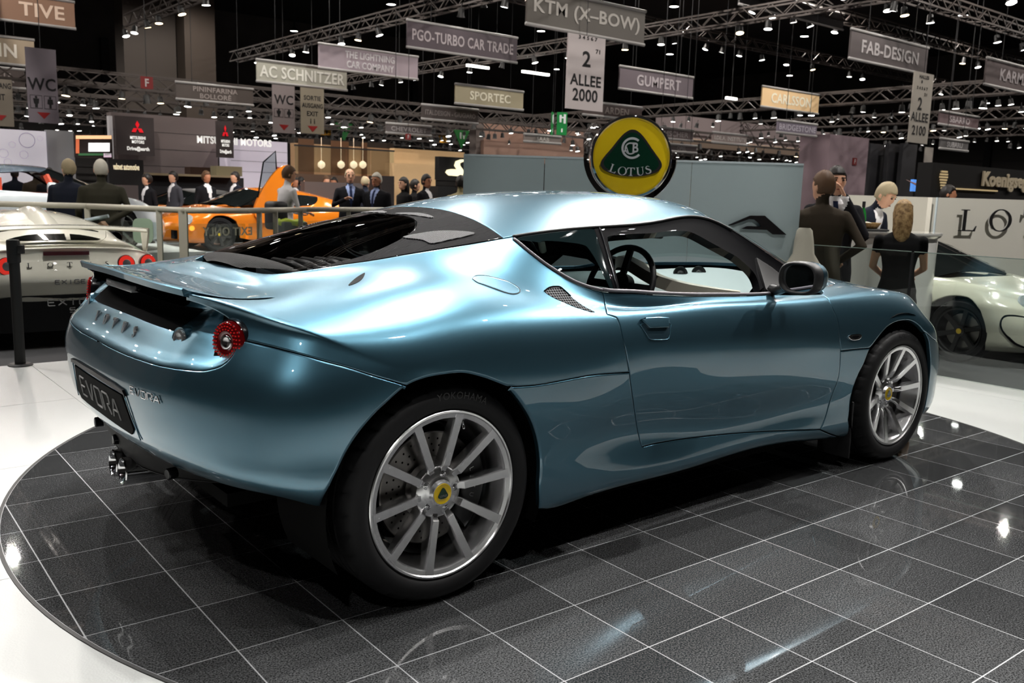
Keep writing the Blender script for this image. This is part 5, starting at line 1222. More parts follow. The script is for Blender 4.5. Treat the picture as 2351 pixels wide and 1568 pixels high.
o, P0, P1, z0, zt = slab('white_booth', 530, 323, 660, 420, 24, srgb(218, 210, 222), 'white booth wall with MOTORS lettering above', 'wall', .8, ZF, emit=srgb(215, 205, 220), es=.30)
for k in range(3):
    zz = zt-.28*(k+1); mb = MB(); mb.box(((P0.x+P1.x)/2, P0.y-.002, zz), (P1.x-P0.x, .006, .010)); mb.build('wall_joint', mat('joint_pale', (.35, .33, .36), .8), o)
lettering('wall_lettering', 'MITSUBISHI MOTORS', at(540, 325, y=P0.y), (1, 0, 0), (0, 0, 1), .19, LITW, o, maxw=2.05, bold=.03)
mb = MB(); p = at(643, 388, y=P0.y-.03); mb.box(p, (.22, .02, .10)); tag(mb.build('red_notice', mat('notice_red', srgb(190, 40, 50), .5)), 'small red notice on the white booth wall', 'notice')
# black banner with pale lettering, dark counter in front of the grey wall
o, P0, P1, z0, zt = slab('black_sign', 250, 366, 330, 425, 18.5, srgb(22, 22, 24), 'black sign board with pale lettering valmet automotive', 'sign', .15)
lettering('sign_lettering', 'valmet automotive', at(290, 383, y=P0.y-.01), (1, 0, 0), (0, 0, 1), .13, mat('lit_cream_letter', srgb(255, 240, 200), .5, emit=srgb(255, 240, 200), es=.7), o, maxw=.52, bold=.02)
ct_, *_ = slab('counter_top', 335, 400, 540, 405, 20.5, srgb(165, 150, 120), 'long cream counter top in front of the grey wall', 'counter', .5)
cf_, *_ = slab('long_counter', 330, 405, 560, 480, 20.8, srgb(34, 34, 38), 'long dark counter with a cream top in front of the grey wall', 'counter', .4, ZF)
ct_.parent = cf_; del ct_['category']; del ct_['label']
slab('cabinet', 437, 384, 490, 406, 22, srgb(60, 35, 20), 'dark open shelf unit on the cream counter', 'cabinet', .4)
slab('cabinet', 497, 382, 556, 404, 21.8, srgb(150, 142, 112), 'cream cupboard beside the open shelf unit', 'cabinet', .4)
# warm lounge behind glass
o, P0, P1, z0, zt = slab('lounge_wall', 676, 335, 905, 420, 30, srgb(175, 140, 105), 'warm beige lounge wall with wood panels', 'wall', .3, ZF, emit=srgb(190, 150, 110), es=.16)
for u0, u1 in ((685, 720), (760, 800), (830, 842)):
    q0, q1 = at(u0, 360, y=P0.y-.02), at(u1, 360, y=P0.y-.02); mb = MB(); mb.box(((q0.x+q1.x)/2, P0.y-.03, (zt+z0)/2+.4), (q1.x-q0.x, .04, zt-z0-.5)); mb.build('wood_panel', mat('wood_panel_brown', srgb(120, 85, 60), .6), o)
for u, lab in ((738, 'leftmost'), (783, 'second from left'), (812, 'third from left'), (833, 'rightmost')):
    p = at(u, 378, y=P0.y-.3); mb = MB(); mb.lathe([(.03, -.13), (.11, -.07), (.13, 0), (.11, .07), (.03, .13)], p, (0, 0, 1), 14); mb.tube([p+Vector((0, 0, .1)), p+Vector((0, 0, .9))], .008, 4)
    tag(mb.build('globe_lamp', mat('globe_glow', (.9, .7, .5), .5, emit=(1, .75, .5), es=1.0), None, smooth=True), lab+' warm globe lamp in the glazed lounge', 'lamp', 'globe lamps in the lounge')
q0, q1 = at(676, 340, d=28), at(900, 340, d=28)
GLB = glassmat('balustrade_glass', (.86, .91, .90))
y_ = at(676, 360, d=28).y; xa, xb = at(676, 360, y=y_).x, at(905, 360, y=y_).x; za, zb_ = at(790, 340, y=y_).z, at(790, 398, y=y_).z
s = empty('lounge_glazing', ((xa+xb)/2, y_, zb_), 'glazed balustrade in front of the warm lounge', 'glazing')
for k in range(4):
    mb = MB(); mb.box((xa+(xb-xa)*(k+.5)/4, y_, (za+zb_)/2), ((xb-xa)/4-.03, .02, za-zb_)); mb.build('pane', GLB, s)
mb = MB(); mb.box(((xa+xb)/2, y_, za), (xb-xa, .05, .05)); mb.build('top_rail', POSTD, s)
slab('lounge_counter', 676, 403, 905, 430, 27, srgb(120, 95, 78), 'pinkish lounge counter below the glazing', 'counter', .4, ZF)
slab('lounge_ceiling_edge', 676, 322, 905, 336, 30, srgb(52, 46, 42), 'dark fascia above the warm lounge', 'wall', .5)
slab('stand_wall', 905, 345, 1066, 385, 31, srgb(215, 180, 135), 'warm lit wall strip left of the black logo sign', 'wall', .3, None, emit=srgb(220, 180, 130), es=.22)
slab('stand_wall', 905, 376, 1000, 440, 30, srgb(128, 112, 120), 'mauve wall below the warm lit strip', 'wall', .3, ZF)
slab('dark_screen_wall', 700, 420, 905, 520, 18.6, srgb(72, 68, 68), 'dark grey low partition behind the visitors', 'partition', .2, ZF)
slab('dark_cabinet', 875, 404, 905, 480, 18.2, srgb(26, 18, 16), 'dark brown cabinet behind the visitors', 'cabinet', .5, ZF)
slab('dark_sofa_back', 1005, 428, 1045, 480, 17.5, srgb(14, 14, 15), 'black upholstered partition beside the visitors', 'partition', .5, ZF)
o, P0, P1, z0, zt = slab('black_logo_sign', 1008, 361, 1080, 414, 24, srgb(10, 9, 9), 'black sign with a glowing cream S shaped logo', 'sign', .2)
S_ = [(0, .30), (.10, .22), (.30, .20), (.42, .22), (.30, .34), (.30, .42), (.62, .70), (.80, .86), (1.0, .92), (1.0, .80), (.88, .76), (.60, .50), (.56, .46), (.78, .30), (.62, .12), (.35, .06), (.10, .08), (0, .18)]
pa, pb = at(1022, 405, y=P0.y-.02), at(1072, 366, y=P0.y-.02); mb = MB()
S2 = [(0, .28), (.12, .12), (.75, .10), (.80, .20), (.55, .20), (.70, .44), (.48, .60), (.50, .78), (.66, .92), (1.0, 1.0), (1.0, .84), (.76, .76), (.72, .66), (.96, .44), (.92, .04), (.80, -.02), (.10, -.02), (0, .10)]
SV = [(0, .22), (.06, .36), (.26, .42), (.52, .42), (.40, .62), (.46, .86), (.70, .98), (1, 1), (1, .86), (.78, .84), (.66, .76), (.68, .62), (.86, .34), (.80, .10), (.62, .04), (.14, .06)]
mb.prism([(pa.x+(pb.x-pa.x)*p[0], P0.y-.02, pa.z+(pb.z-pa.z)*p[1]) for p in SV], (0, -.02, 0)); mb.build('glowing_logo', mat('lit_cream_logo', srgb(255, 245, 205), .5, emit=srgb(255, 245, 205), es=1.0), o)
# big pale canopy stands far right
slab('stand_fascia', 1110, 330, 1340, 375, 48, srgb(150, 120, 105), 'beige pink stand fascia behind the pale backdrop', 'wall', 1., None)
slab('stand_fascia', 1110, 285, 1340, 330, 49.5, srgb(150, 140, 136), 'pale grey stand fascia above the beige pink one', 'wall', 1., None)
slab('stand_canopy', 1535, 283, 1905, 330, 50, srgb(165, 150, 150), 'broad pale canopy of a far stand', 'canopy', 1., None)
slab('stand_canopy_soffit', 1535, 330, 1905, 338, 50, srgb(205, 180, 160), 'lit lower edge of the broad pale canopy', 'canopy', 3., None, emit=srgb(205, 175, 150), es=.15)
# black sign with gold shield
KS_SC = 17.5
o, P0, P1, z0, zt = slab('black_sign', 2137, 386, 2440, 470, KS_SC, srgb(12, 11, 11), 'black sign board with gold shield and large lettering at the right edge', 'sign', .3, ZF)
gold = mat('gold_lit', srgb(230, 200, 150), .3, .6, emit=srgb(255, 225, 170), es=.35); lit_metal = mat('lit_metal_cream', srgb(235, 220, 190), .5, .0)  # gold glow and cream letter colour stand in for light on metal
pc = at(2166, 413, y=P0.y-.02); hh = .32
for k in range(7):
    f = k/6; w_ = (.30*(1-abs(f-.28)*1.0)+.02); mb = MB(); mb.box((pc.x, P0.y-.02, pc.z+hh*.5-f*hh), (w_, .03, .033)); mb.build('shield_bar', gold, o)
mb = MB(); mb.prism([(pc.x-.14, P0.y-.03, pc.z+.16), (pc.x, P0.y-.03, pc.z+.21), (pc.x+.14, P0.y-.03, pc.z+.16)], (0, .02, 0)); mb.build('shield_top', mat('shield_black', (.02, .02, .02), .4), o)
lettering('sign_lettering', 'Koenigsegg', at(2312, 419, y=P0.y-.02), (1, 0, 0), (0, 0, 1), .40, lit_metal, o, maxw=2.45, depth=.03, bold=.04)
mb = MB(); a_, b_ = at(2190, 433, y=P0.y-.02), at(2290, 434, y=P0.y-.02); mb.box(((a_.x+b_.x)/2, P0.y-.02, a_.z), (b_.x-a_.x, .03, .03)); mb.build('gold_underline', gold, o)
o2, *_ = slab('blue_screen', 2096, 413, 2132, 440, 19, srgb(80, 140, 220), 'small glowing blue screen left of the black sign', 'screen', .06, None, emit=srgb(90, 150, 235), es=.8)
p0, p1 = at(2080, 412, d=18.9), at(2132, 434, d=18.9)
mb = MB(); mb.prism([p0, p0+Vector((.12, 0, -.02)), p1+Vector((0, 0, .03)), p1+Vector((-.02, 0, -.06))], (0, .02, 0)); tag(mb.build('pennant', mat('pennant_pink', srgb(190, 150, 150), .6)), 'pale pink pennant across the blue screen', 'pennant')
for u, lab in ((2010, 'first dark framed far doorway right of the pink pillar'), (2052, 'second dark framed far doorway right of the pink pillar'), (2085, 'third dark framed far doorway right of the pink pillar')):
    slab('dark_doorway', u-16, 330, u+16, 452, 44, srgb(34, 34, 38), lab, 'doorway', .2, ZF)

# ---------------------------------------------------------------- lighting trusses and lamps
TRS = mat('truss_metal', (.10, .085, .078), .5, .4)
TRUSS_N = [0]
def truss(a, b, label, w_=.42, r=.028):
    a, b = Vector(a), Vector(b); L_ = (b-a).length; dx = (b-a).normalized(); side = Vector((0, 0, 1)).cross(dx); up = Vector((0, 0, 1))
    t = empty('lighting_truss', a, label, 'truss', 'lighting trusses')
    cor = [side*(sy*w_/2)+up*(sz*w_/2) for sy, sz in ((-1, -1), (1, -1), (1, 1), (-1, 1))]
    for c in cor:
        mb = MB(); mb.bar(a+c, b+c, r*2); mb.build('chord', TRS, t)
    n = max(int(L_/(w_*1.3)), 1); mb = MB()
    for k in range(n):
        p, q = a+dx*(L_*k/n), a+dx*(L_*(k+1)/n)
        for i in (0, 1, 3):
            j = (i+1) % 4; c0, c1 = (cor[i], cor[j]) if k % 2 else (cor[j], cor[i])
            mb.bar(p+c0, q+c1, r*1.1)
    o = mb.build('bracing', TRS, t, fix=False); o['kind'] = 'stuff'
    return t
def spot_mesh(name, face, size=1.):
    mb = MB(); s = size
    mb.lathe([(.0, .24*s), (.07*s, .24*s), (.09*s, .20*s), (.10*s, .04*s), (.13*s, -.02*s), (.125*s, -.02*s)], (0, 0, 0), (0, 0, 1), 12, 0)
    mb.lathe([(0, -.012*s), (.12*s, -.012*s)], (0, 0, 0), (0, 0, 1), 12, 1)
    mb.tube([(0, 0, .22*s), (0, 0, .40*s)], .015*s, 5, mi=0)
    me = mb.mesh(name, smooth=40); me.materials.append(mat('lamp_can', (.03, .03, .03), .5)); me.materials.append(face); return me
def lampface(name, c, e): return mat(name, c, .5, emit=c, es=e)
LW, LO_, LD = lampface('lamp_glow_white', (1, .97, .95), 30), lampface('lamp_glow_warm', (1, .72, .42), 16), lampface('lamp_glow_soft', (1, .96, .9), 9)
SPM = {k: spot_mesh('spot_lamp', m) for k, m in (('w', LW), ('o', LO_), ('d', LD))}
rnd = random.Random(11)
def lamp(p, kind, lab, grp, tilt=None, sc=1.):
    o = bpy.data.objects.new('spot_lamp', SPM[kind]); o.location = p; o.scale = (sc, sc, sc)
    o.rotation_euler = tilt or (rnd.uniform(-.5, .5), rnd.uniform(-.5, .5), rnd.uniform(0, 6)); link(o); tag(o, lab, 'lamp', grp); return o
# near trusses over the stand and the aisle
NEAR = [((-13.6, 7.5, 6.9), (36, 7.5, 6.9), 'lighting truss crossing above the blue car stand'), ((-13.6, 12, 7.6), (44, 12, 7.6), 'lighting truss above the railing of the next stand'), ((-13.6, 17, 8.2), (54, 17, 8.2), 'lighting truss above the KTM sign'),
        ((-13.6, 24, 8.4), (60, 24, 8.4), 'lighting truss above the PGO sign'), ((9.5, 2, 7.25), (9.5, 34, 7.25), 'cross truss right of the KTM sign'), ((16, 0, 7.25), (16, 40, 7.25), 'cross truss left of the FAB-DESIGN sign'),
        ((3.2, 8, 8.0), (3.2, 40, 8.0), 'cross truss above the AC SCHNITZER sign'), ((24, 0, 7.25), (24, 44, 7.25), 'cross truss behind the FAB-DESIGN sign')]
for a, b, lab in NEAR: truss(a, b, lab)
FARR = [(31, 4.7, -10, 50), (35, 4.7, -12, 58), (39, 4.6, -12, 62), (43, 4.7, -12, 66), (48, 4.7, -13, 68), (54, 4.7, -13, 70)]
for k, (y, z, x0, x1) in enumerate(FARR):
    truss((x0, y, z), (x1, y, z), 'far lighting truss number %s from the camera, full of small lamps' % ('one', 'two', 'three', 'four', 'five', 'six')[k], .5, .035)
for k, x in enumerate((34, 44, 54)):
    truss((x, -4, 5.6), (x, 50, 5.6), ('nearest', 'middle', 'farthest')[k]+' cross truss at the far right of the hall', .5, .035)
# lamps hanging from the near trusses
ORD = 'first second third fourth fifth sixth seventh eighth ninth tenth eleventh twelfth thirteenth fourteenth fifteenth sixteenth seventeenth eighteenth nineteenth twentieth'.split()
def pix(p):
    q = Vector(p)-CAMP; dep = q.dot(CAM_F); return 1175.5+FPX*q.dot(CAM_R)/dep, 784-FPX*q.dot(CAM_U)/dep, dep
for a, b, lab in NEAR:
    a, b = Vector(a), Vector(b); L_ = (b-a).length; s = rnd.uniform(.5, 1.5); n = 0
    while s < L_ and n < 20:
        p = a+(b-a)*(s/L_); u, v, dep = pix(p)
        if dep > 6 and -40 < u < 2400 and -60 < v < 400 and rnd.random() < .8:
            sd = Vector((0, 0, 1)).cross(b-a).normalized()*.21; lamp(p+sd+Vector((0, 0, -.565)), rnd.choice('wwdo'), ORD[n]+' spotlight along the '+lab, 'spotlights on the near trusses', tilt=(rnd.uniform(-.3, .3), rnd.uniform(-.3, .3), 0), sc=1.05); n += 1
        s += rnd.uniform(1.0, 2.4)
def far_spots():
    for y, z, x0, x1 in FARR:
        x = x0
        while x < x1: yield Vector((x, y+rnd.choice((-.25, .25)), z)); x += rnd.uniform(.45, 1.1)
    for x in (34, 44, 54):
        y = -3
        while y < 40: yield Vector((x+rnd.choice((-.25, .25)), y, 5.6)); y += rnd.uniform(.3, .7)
allp = [p for p in far_spots() if -10 < pix(p)[0] < 2360 and pix(p)[2] > 8]
rnd.shuffle(allp); NL = 190
stuff = MB()
for k, p in enumerate(allp):
    sc = rnd.uniform(.85, 1.25); q = p+Vector((0, 0, -.25-.36*sc))
    if k < NL: lamp(q, rnd.choice('wwwwdo'), 'small bright spotlight on the far trusses of the hall', 'spotlights on the far trusses', tilt=(rnd.uniform(-.12, .12), rnd.uniform(-.12, .12), 0), sc=sc)
    else:
        M_ = Matrix.Translation(q-Vector((0, 0, rnd.choice((0, .3))))) @ Matrix.Rotation(rnd.uniform(-.3, .3), 4, 'X') @ Matrix.Scale(sc*.85, 4); me = SPM['w']
        stuff.add([M_ @ v.co for v in me.vertices], [tuple(f.vertices) for f in me.polygons]); n_ = len(me.polygons); stuff.m[-n_:] = [f.material_index for f in me.polygons]
so_ = stuff.build('far_lamp_cluster', [MAT['lamp_can'], LD], None, fix=False); tag(so_, 'countless tiny lamps massed on the farthest trusses', 'lamps', None, 'stuff')
# high-bay lamps added to brighten the signs and booths of the hall
hb = MB(); hb.tube([(0, 0, .45), (0, 0, 3.85)], .02, 5, mi=0); hb.lathe([(.05, .5), (.06, .2), (.22, -.05), (.21, -.05)], (0, 0, 0), (0, 0, 1), 20, 0); hb.lathe([(0, -.03), (.20, -.03)], (0, 0, 0), (0, 0, 1), 20, 1)
hbm = hb.mesh('added_bay_lamp', smooth=40); hbm.materials.append(MAT['lamp_can']); hbm.materials.append(LW)
for i, x in enumerate((-6, 3, 12, 21, 30, 40, 52)):
    for j, y in enumerate((1, 9, 17, 25, 34, 44)):
        if y == 1 and x < 11: continue
        o = bpy.data.objects.new('added_bay_lamp', hbm); o.location = (x, y, 9.6); link(o); tag(o, 'added round high-bay lamp lighting the hall signs and booths', 'lamp', 'added high-bay lamps')
        l = bpy.data.lights.new('added_bay_light', 'SPOT'); l.energy = 900; l.spot_size = math.radians(165); l.spot_blend = .4; l.shadow_soft_size = .10; l.color = (1, .93, .86)
        lo = bpy.data.objects.new('added_bay_light', l); COL.objects.link(lo); lo.location = (x, y, 9.5)
# stand rig above the car
for yy, lab in ((4.9, 'stand truss above the far side of the blue car'), (.9, 'stand truss above the middle of the blue car'), (-2.75, 'stand truss above the camera side of the blue car')): truss((-4.2, yy, 6.12), (6.8, yy, 6.12), lab)
# lamp heads of the stand lights
for k, (p, t) in enumerate(STAND_LAMPS):
    o = bpy.data.objects.new('stand_lamp', SPM['w']); o.location = Vector(p)+Vector((0, 0, .03)); d = (Vector(t)-Vector(p)).normalized()
    o.rotation_euler = d.to_track_quat('-Z', 'Y').to_euler(); o.location = Vector(p)-d*.06; o.scale = (.6, .6, .6); link(o); tag(o, 'unseen spotlight above the stand lighting a car, floor', 'lamp', 'spotlights above the stand')

# bare tube lights high over the far stands
for u0, u1, v, lab in ((1072, 1122, 153, 'first bright tube light left of the ALLEE banner'), (1198, 1262, 168, 'second bright tube light left of the ALLEE banner'), (1664, 1694, 226, 'bright tube light left of the CARLSSON sign')):
    p = at((u0+u1)/2, v, d=40); mb = MB(); w_ = (u1-u0)/FPX*40*1.25; mb.box(p, (w_, .10, .10)); tl_ = tag(mb.build('tube_light', LD), lab, 'lamp', 'tube lights'); mb = MB(); mb.box(p+Vector((0, 0, (13.4-p.z)/2)), (.02, .02, 13.4-p.z)); mb.build('hanging_rod', POSTD, tl_)

# ================================================================ furniture of the stand
RV = Vector((.7768, -.6298, 0)).normalized(); NV = Vector((-RV.y*-1, 0, 0)); NV = Vector((-.6298, -.7768, 0)).normalized(); ZV = Vector((0, 0, 1))   # panels square to the corner of the stand
# pale acrylic backdrop with the round emblem
PNL = mat('pale_acrylic', srgb(176, 192, 194), .10, 0, .5, .02); PNE = mat('acrylic_edge', srgb(200, 212, 216), .25)
PA, PB = Vector((2.74, 2.85, 0)), Vector((4.80, 1.18, 0)); WB = (PB-PA).length; RB = (PB-PA).normalized(); NB_ = Vector((RB.y, -RB.x, 0)); ZT = 1.485
EC = at(1450, 360, d=6.93); ex = (EC-PA).dot(RB); EZ_, ER = EC.z, .318
bd = empty('backdrop_panel', tuple((PA+PB)/2), 'pale blue grey backdrop panel behind the round emblem', 'backdrop')
def bpt(x, z, n=0.): return PA+RB*x+ZV*z+NB_*n
sx = (at(1250, 380, d=7)-PA).dot(RB); NR = .365; sx2 = ex+NR+.12
notch = [(ex+NR*math.cos(a), EZ_+NR*math.sin(a)) for a in np.linspace(math.pi, 2*math.pi, 33)]
notch = [p for p in notch if p[1] < ZT]
zn = math.sqrt(max(NR*NR-(ZT-EZ_)**2, 0))
poly2 = [(sx+.004, 0), (sx2-.004, 0), (sx2-.004, ZT), (ex+zn, ZT)]+notch[::-1]+[(ex-zn, ZT), (sx+.004, ZT)]
for poly in ([(0, 0), (sx-.002, 0), (sx-.002, ZT), (0, ZT)], poly2, [(sx2, 0), (WB, 0), (WB, ZT), (sx2, ZT)]):
    mb = MB(); n = len(poly)
    vs, es, fs, *_ = delaunay_2d_cdt([Vector(p) for p in poly], [(k, (k+1) % n) for k in range(n)], [], 1, 1e-6)
    mb.add([bpt(v.x, v.y) for v in vs], fs); mb.add([bpt(v.x, v.y, -.03) for v in vs], [f[::-1] for f in fs])
    for k in range(n): j = (k+1) % n; mb.add([bpt(*poly[k]), bpt(*poly[j]), bpt(*poly[j], -.03), bpt(*poly[k], -.03)], [(0, 1, 2, 3)])
    mb.build('acrylic_sheet', PNL, bd)
mb = MB(); mb.bar(bpt(0, ZT+.008, -.015), bpt(ex-zn, ZT+.008, -.015), .04, .016); mb.build('top_edge', PNE, bd)
mb = MB(); mb.bar(bpt(ex+zn, ZT+.008, -.015), bpt(WB, ZT+.008, -.015), .04, .016); mb.build('top_edge', PNE, bd)
# chrome swoosh on the panel
SWP = [(1664, 520), (1722, 495), (1756, 495), (1806, 539), (1774, 538), (1761, 528), (1712, 526), (1701, 525), (1716, 519), (1747, 520), (1742, 512), (1731, 504), (1720, 503), (1684, 516)]
q = []
for u, v in SWP:
    r = ray(u, v); t = (PA+NB_*.03-CAMP).dot(NB_)/r.dot(NB_); q.append(CAMP+r*t)
mb = MB(); n = len(q); qq = [((p-PA).dot(RB), p.z) for p in q]
vs, es, fs, *_ = delaunay_2d_cdt([Vector(p) for p in qq], [(k, (k+1) % n) for k in range(n)], [], 1, 1e-6)
mb.add([bpt(v.x, v.y, .03) for v in vs], fs)
for k in range(n): j = (k+1) % n; mb.add([bpt(*qq[k], .03), bpt(*qq[j], .03), bpt(*qq[j], .004), bpt(*qq[k], .004)], [(0, 1, 2, 3)])
tag(mb.build('wall_emblem', mat('dark_chrome', (.42, .40, .44), .10, 1.)), 'dark chrome angular swoosh fixed on the pale backdrop', 'emblem')
# round emblem: yellow disc, chrome rings, green shield, monogram and name
em = empty('round_emblem', tuple(PA+RB*ex+ZV*(EZ_-ER)), 'large round yellow and green enamel emblem in a chrome ring reading LOTUS', 'emblem')
E0 = bpt(ex, EZ_, .03)
def ept(x, y, n=0.): return E0+RB*x+ZV*y+NB_*n
mb = MB(); mb.lathe([(ER, -.10), (ER, .01), (ER-.008, .028), (ER-.022, .030), (ER-.030, .018), (ER-.034, .010)], E0, tuple(NB_), 96); mb.build('chrome_ring', CHROME, em, smooth=40)
mb = MB(); mb.lathe([(ER-.02, .012), (.16, .022), (0, .026)], E0, tuple(NB_), 72); mb.build('yellow_disc', mat('enamel_yellow', (.88, .62, .012), .2, 0, .6), em, smooth=True)
def flat(poly, n0, n1, m, name, parent):
    mb = MB(); k_ = len(poly); vs, es, fs, *_ = delaunay_2d_cdt([Vector(p) for p in poly], [(k, (k+1) % k_) for k in range(k_)], [], 1, 1e-6)
    mb.add([ept(v.x, v.y, n1) for v in vs], fs)
    for k in range(k_): j = (k+1) % k_; mb.add([ept(*poly[k], n1), ept(*poly[j], n1), ept(*poly[j], n0), ept(*poly[k], n0)], [(0, 1, 2, 3)])
    return mb.build(name, m, parent, fix=False)
T1 = [(x*1.04, y*.82+.005) for x, y in tri_outline(.305)]; T2 = [(x*.90, y*.89+.001) for x, y in T1]
flat(T1, .0, .040, CHROME, 'shield_border', em); flat(T2, .03, .043, mat('enamel_green', (.004, .035, .018), .10, 0, 1.), 'green_shield', em)
ARCR = .50
for k, ch in enumerate('LOTUS'):
    ang = (-2+k)*.150; hgt = .062
    def pl(x, y, h, ang=ang):
        a = ang+(x-.45)*.072/ARCR; rr = ARCR-y*hgt
        return tuple(ept(rr*math.sin(a), -.145+ARCR-rr*math.cos(a)-.0, .043+h))
    mb = MB(); serif_mesh(mb, ch, lambda x, y, h: pl(x, y, h), .006); mb.build('emblem_letter', mat('lit_chrome_grey', (.62, .62, .65), .3, .2), em, fix=False)  # plain pale grey stands in for brightly lit chrome
def ring_arc(name, cx, cy, r0, r1, a0, a1):
    pts = [(cx+r1*math.cos(a), cy+r1*math.sin(a)) for a in np.linspace(a0, a1, 28)]+[(cx+r0*math.cos(a), cy+r0*math.sin(a)*.98) for a in np.linspace(a1, a0, 28)]
    flat(pts, .043, .049, mat('lit_chrome_grey', (.62, .62, .65), .3, .2), name, em)
ring_arc('monogram_letter', 0, .065, .066, .082, math.radians(50), math.radians(320)); ring_arc('monogram_letter', -.012, .062, .036, .046, math.radians(40), math.radians(330))
lettering('monogram_letter', 'B', ept(.026, .070, .049), RB, ZV, .075, mat('lit_chrome_grey', (.62, .62, .65), .3, .2), em, bold=.02); lettering('monogram_letter', 'A', ept(-.045, .050, .051), RB, ZV, .055, mat('lit_chrome_grey', (.62, .62, .65), .3, .2), em, bold=.01)
mb = MB(); mb.tube([bpt(ex, .9, -.07), bpt(ex, EZ_-.1, -.07)], .03, 10); mb.tube([bpt(ex, .0, -.07), bpt(ex, .9, -.07)], .03, 10); mb.build('emblem_post', ALLOYD, em, smooth=True)
# white reception walls and chrome letters
WH = mat('reception_white', srgb(232, 228, 216), .35, 0, .2)
def rwall(name, u0, u1, v0, d, label, thick=.12):
    a, b = at(u0, v0, d=d), at(u1, v0, d=d); z = a.z; a.z = b.z = 0; m = (a+b)/2; r_ = (b-a).normalized(); rz = math.atan2(r_.y, r_.x)
    back = Vector((-r_.y, r_.x, 0)); mb = MB(); mb.box(m+back*thick/2+ZV*(z+ZF)/2, ((b-a).length, thick, z-ZF), rz); o = mb.build(name, WH); tag(o, label, 'wall'); return o, a, b, z, r_, -back
ow, a, b, zt, r_, n_ = rwall('reception_wall', 2141, 2460, 453, 11.2, 'white reception wall with large chrome letters')
for ch, u, h in (('L', 2221, .19), ('O', 2291, .19), ('T', 2368, .19), ('U', 2440, .19)):
    h *= 11.2/8; c = at(u, 506, d=11.18); w_ = h*1.02
    mb = MB(); serif_mesh(mb, ch, lambda x, y, hh: tuple(c+r_*((x-.45)*w_)+ZV*((y-.5)*h)+n_*(.012+hh)), .025); lo_ = mb.build('wall_letter', CHROME, ow, fix=False)
mb = MB(); p = at(2141, 560, d=11.19); mb.box(Vector((p.x, p.y, (zt+ZF)/2)), (.02, .02, zt-ZF)); mb.build('wall_corner_strip', PNE, ow)
rwall('reception_back_wall', 1930, 2138, 447, 11.9, 'plain white wall behind the reception counter')
# curved counter
cc = at(2026, 600, d=8.35); ctop = at(2020, 533, d=7.87).z
mb = MB(); mb.lathe([(.45, ZF), (.45, ctop-.05), (.47, ctop-.04), (.485, ctop-.02), (.485, ctop), (0, ctop)], (cc.x, cc.y, 0), (0, 0, 1), 48); tag(mb.build('reception_counter', mat('gloss_white', srgb(226, 226, 220), .12, 0, .8), None, smooth=40), 'curved glossy white reception counter', 'counter')
def on_counter(u, d): p = at(u, 530, d=d); return Vector((p.x, p.y, ctop))
p = on_counter(1978, 8.3)
mb = MB(); mb.lathe([(0, 0), (.028, 0), (.030, .01), (.030, .13), (.024, .17), (.011, .20), (.011, .245), (.013, .25), (.013, .26), (0, .26)], p, (0, 0, 1), 18); bo = mb.build('green_bottle', mat('bottle_green', (.02, .22, .04), .08, 0, .5, trans=.3), None, smooth=40); tag(bo, 'small green glass bottle on the reception counter', 'bottle')
mb = MB(); mb.lathe([(.0145, .21), (.0145, .262), (0, .264)], p, (0, 0, 1), 14); mb.build('bottle_cap', BLACKM, bo, smooth=40)
p = on_counter(1988, 8.12); mb = MB()
mb.lathe([(0, .012), (.085, .012), (.12, .055), (.127, .055), (.09, 0), (0, 0)], p+Vector((0, 0, .02)), (0, 0, 1), 22); bk = mb.build('wicker_basket', mat('wicker', (.42, .25, .10), .8, nodes=noise_col((.30, .17, .06), (.50, .32, .14), 60)), None, smooth=40); tag(bk, 'shallow wicker basket with a cream napkin on the counter', 'basket')
mb = MB(); V = [[(p.x+.085*math.cos(a)*r, p.y+.085*math.sin(a)*r, p.z+.055+.03*(1-r)+.012*math.sin(3*a)*r) for a in np.linspace(0, 2*math.pi, 17)[:-1]] for r in (.05, .4, .8, 1)]; mb.grid(V, close_v=True); mb.build('napkin', CREAM, bk, smooth=True)
p = on_counter(1986, 8.1); mb = MB(); mb.box(p+Vector((.0, -.0, .012)), (.34, .24, .018), -.68); tag(mb.build('black_folder', BLACKM, None, bevel=.004), 'flat black leather folder under the basket', 'folder')
# cream shell seat on display
sp_ = at(1848, 610, d=6.95); st = empty('racing_seat', (sp_.x, sp_.y, ZF), 'cream leather shell seat standing between the backdrop and the glass', 'seat'); fx, fy = RV, -NV
sz = at(1850, 525, d=6.75).z
def spt(x, y, z): return Vector((sp_.x, sp_.y, 0))+RV*x+NV*y+ZV*z
V = []
for z, w_, dp in ((sz-.62, .13, .02), (sz-.48, .145, 0), (sz-.36, .15, -.03), (sz-.27, .13, -.05), (sz-.20, .085, -.06), (sz-.10, .075, -.07), (sz-.02, .06, -.075), (sz, .04, -.075)):
    V.append([spt(w_*math.cos(a), dp+.05*math.sin(a), z) for a in np.linspace(0, 2*math.pi, 21)[:-1]])
mb = MB(); mb.grid(V, close_v=True); mb.build('backrest', CREAM, st, smooth=True)
for sg in (-1, 1):
    mb = MB(); mb.add([spt(sg*.075, .035, sz-.27), spt(sg*.115, .035, sz-.34), spt(sg*.11, .048, sz-.42), spt(sg*.07, .05, sz-.42)], [(0, 1, 2, 3)]); mb.build('shoulder_opening', BLACKD, st)
mb = MB(); mb.box(spt(0, .2, sz-.68), (.30, .40, .14), math.atan2(RV.y, RV.x)); mb.build('cushion', CREAM, st, bevel=.05, seg=3)
mb = MB(); mb.box(spt(0, .15, (sz-.75+ZF)/2), (.36, .4, sz-.75-ZF), math.atan2(RV.y, RV.x)); mb.build('plinth', BLACKM, st)
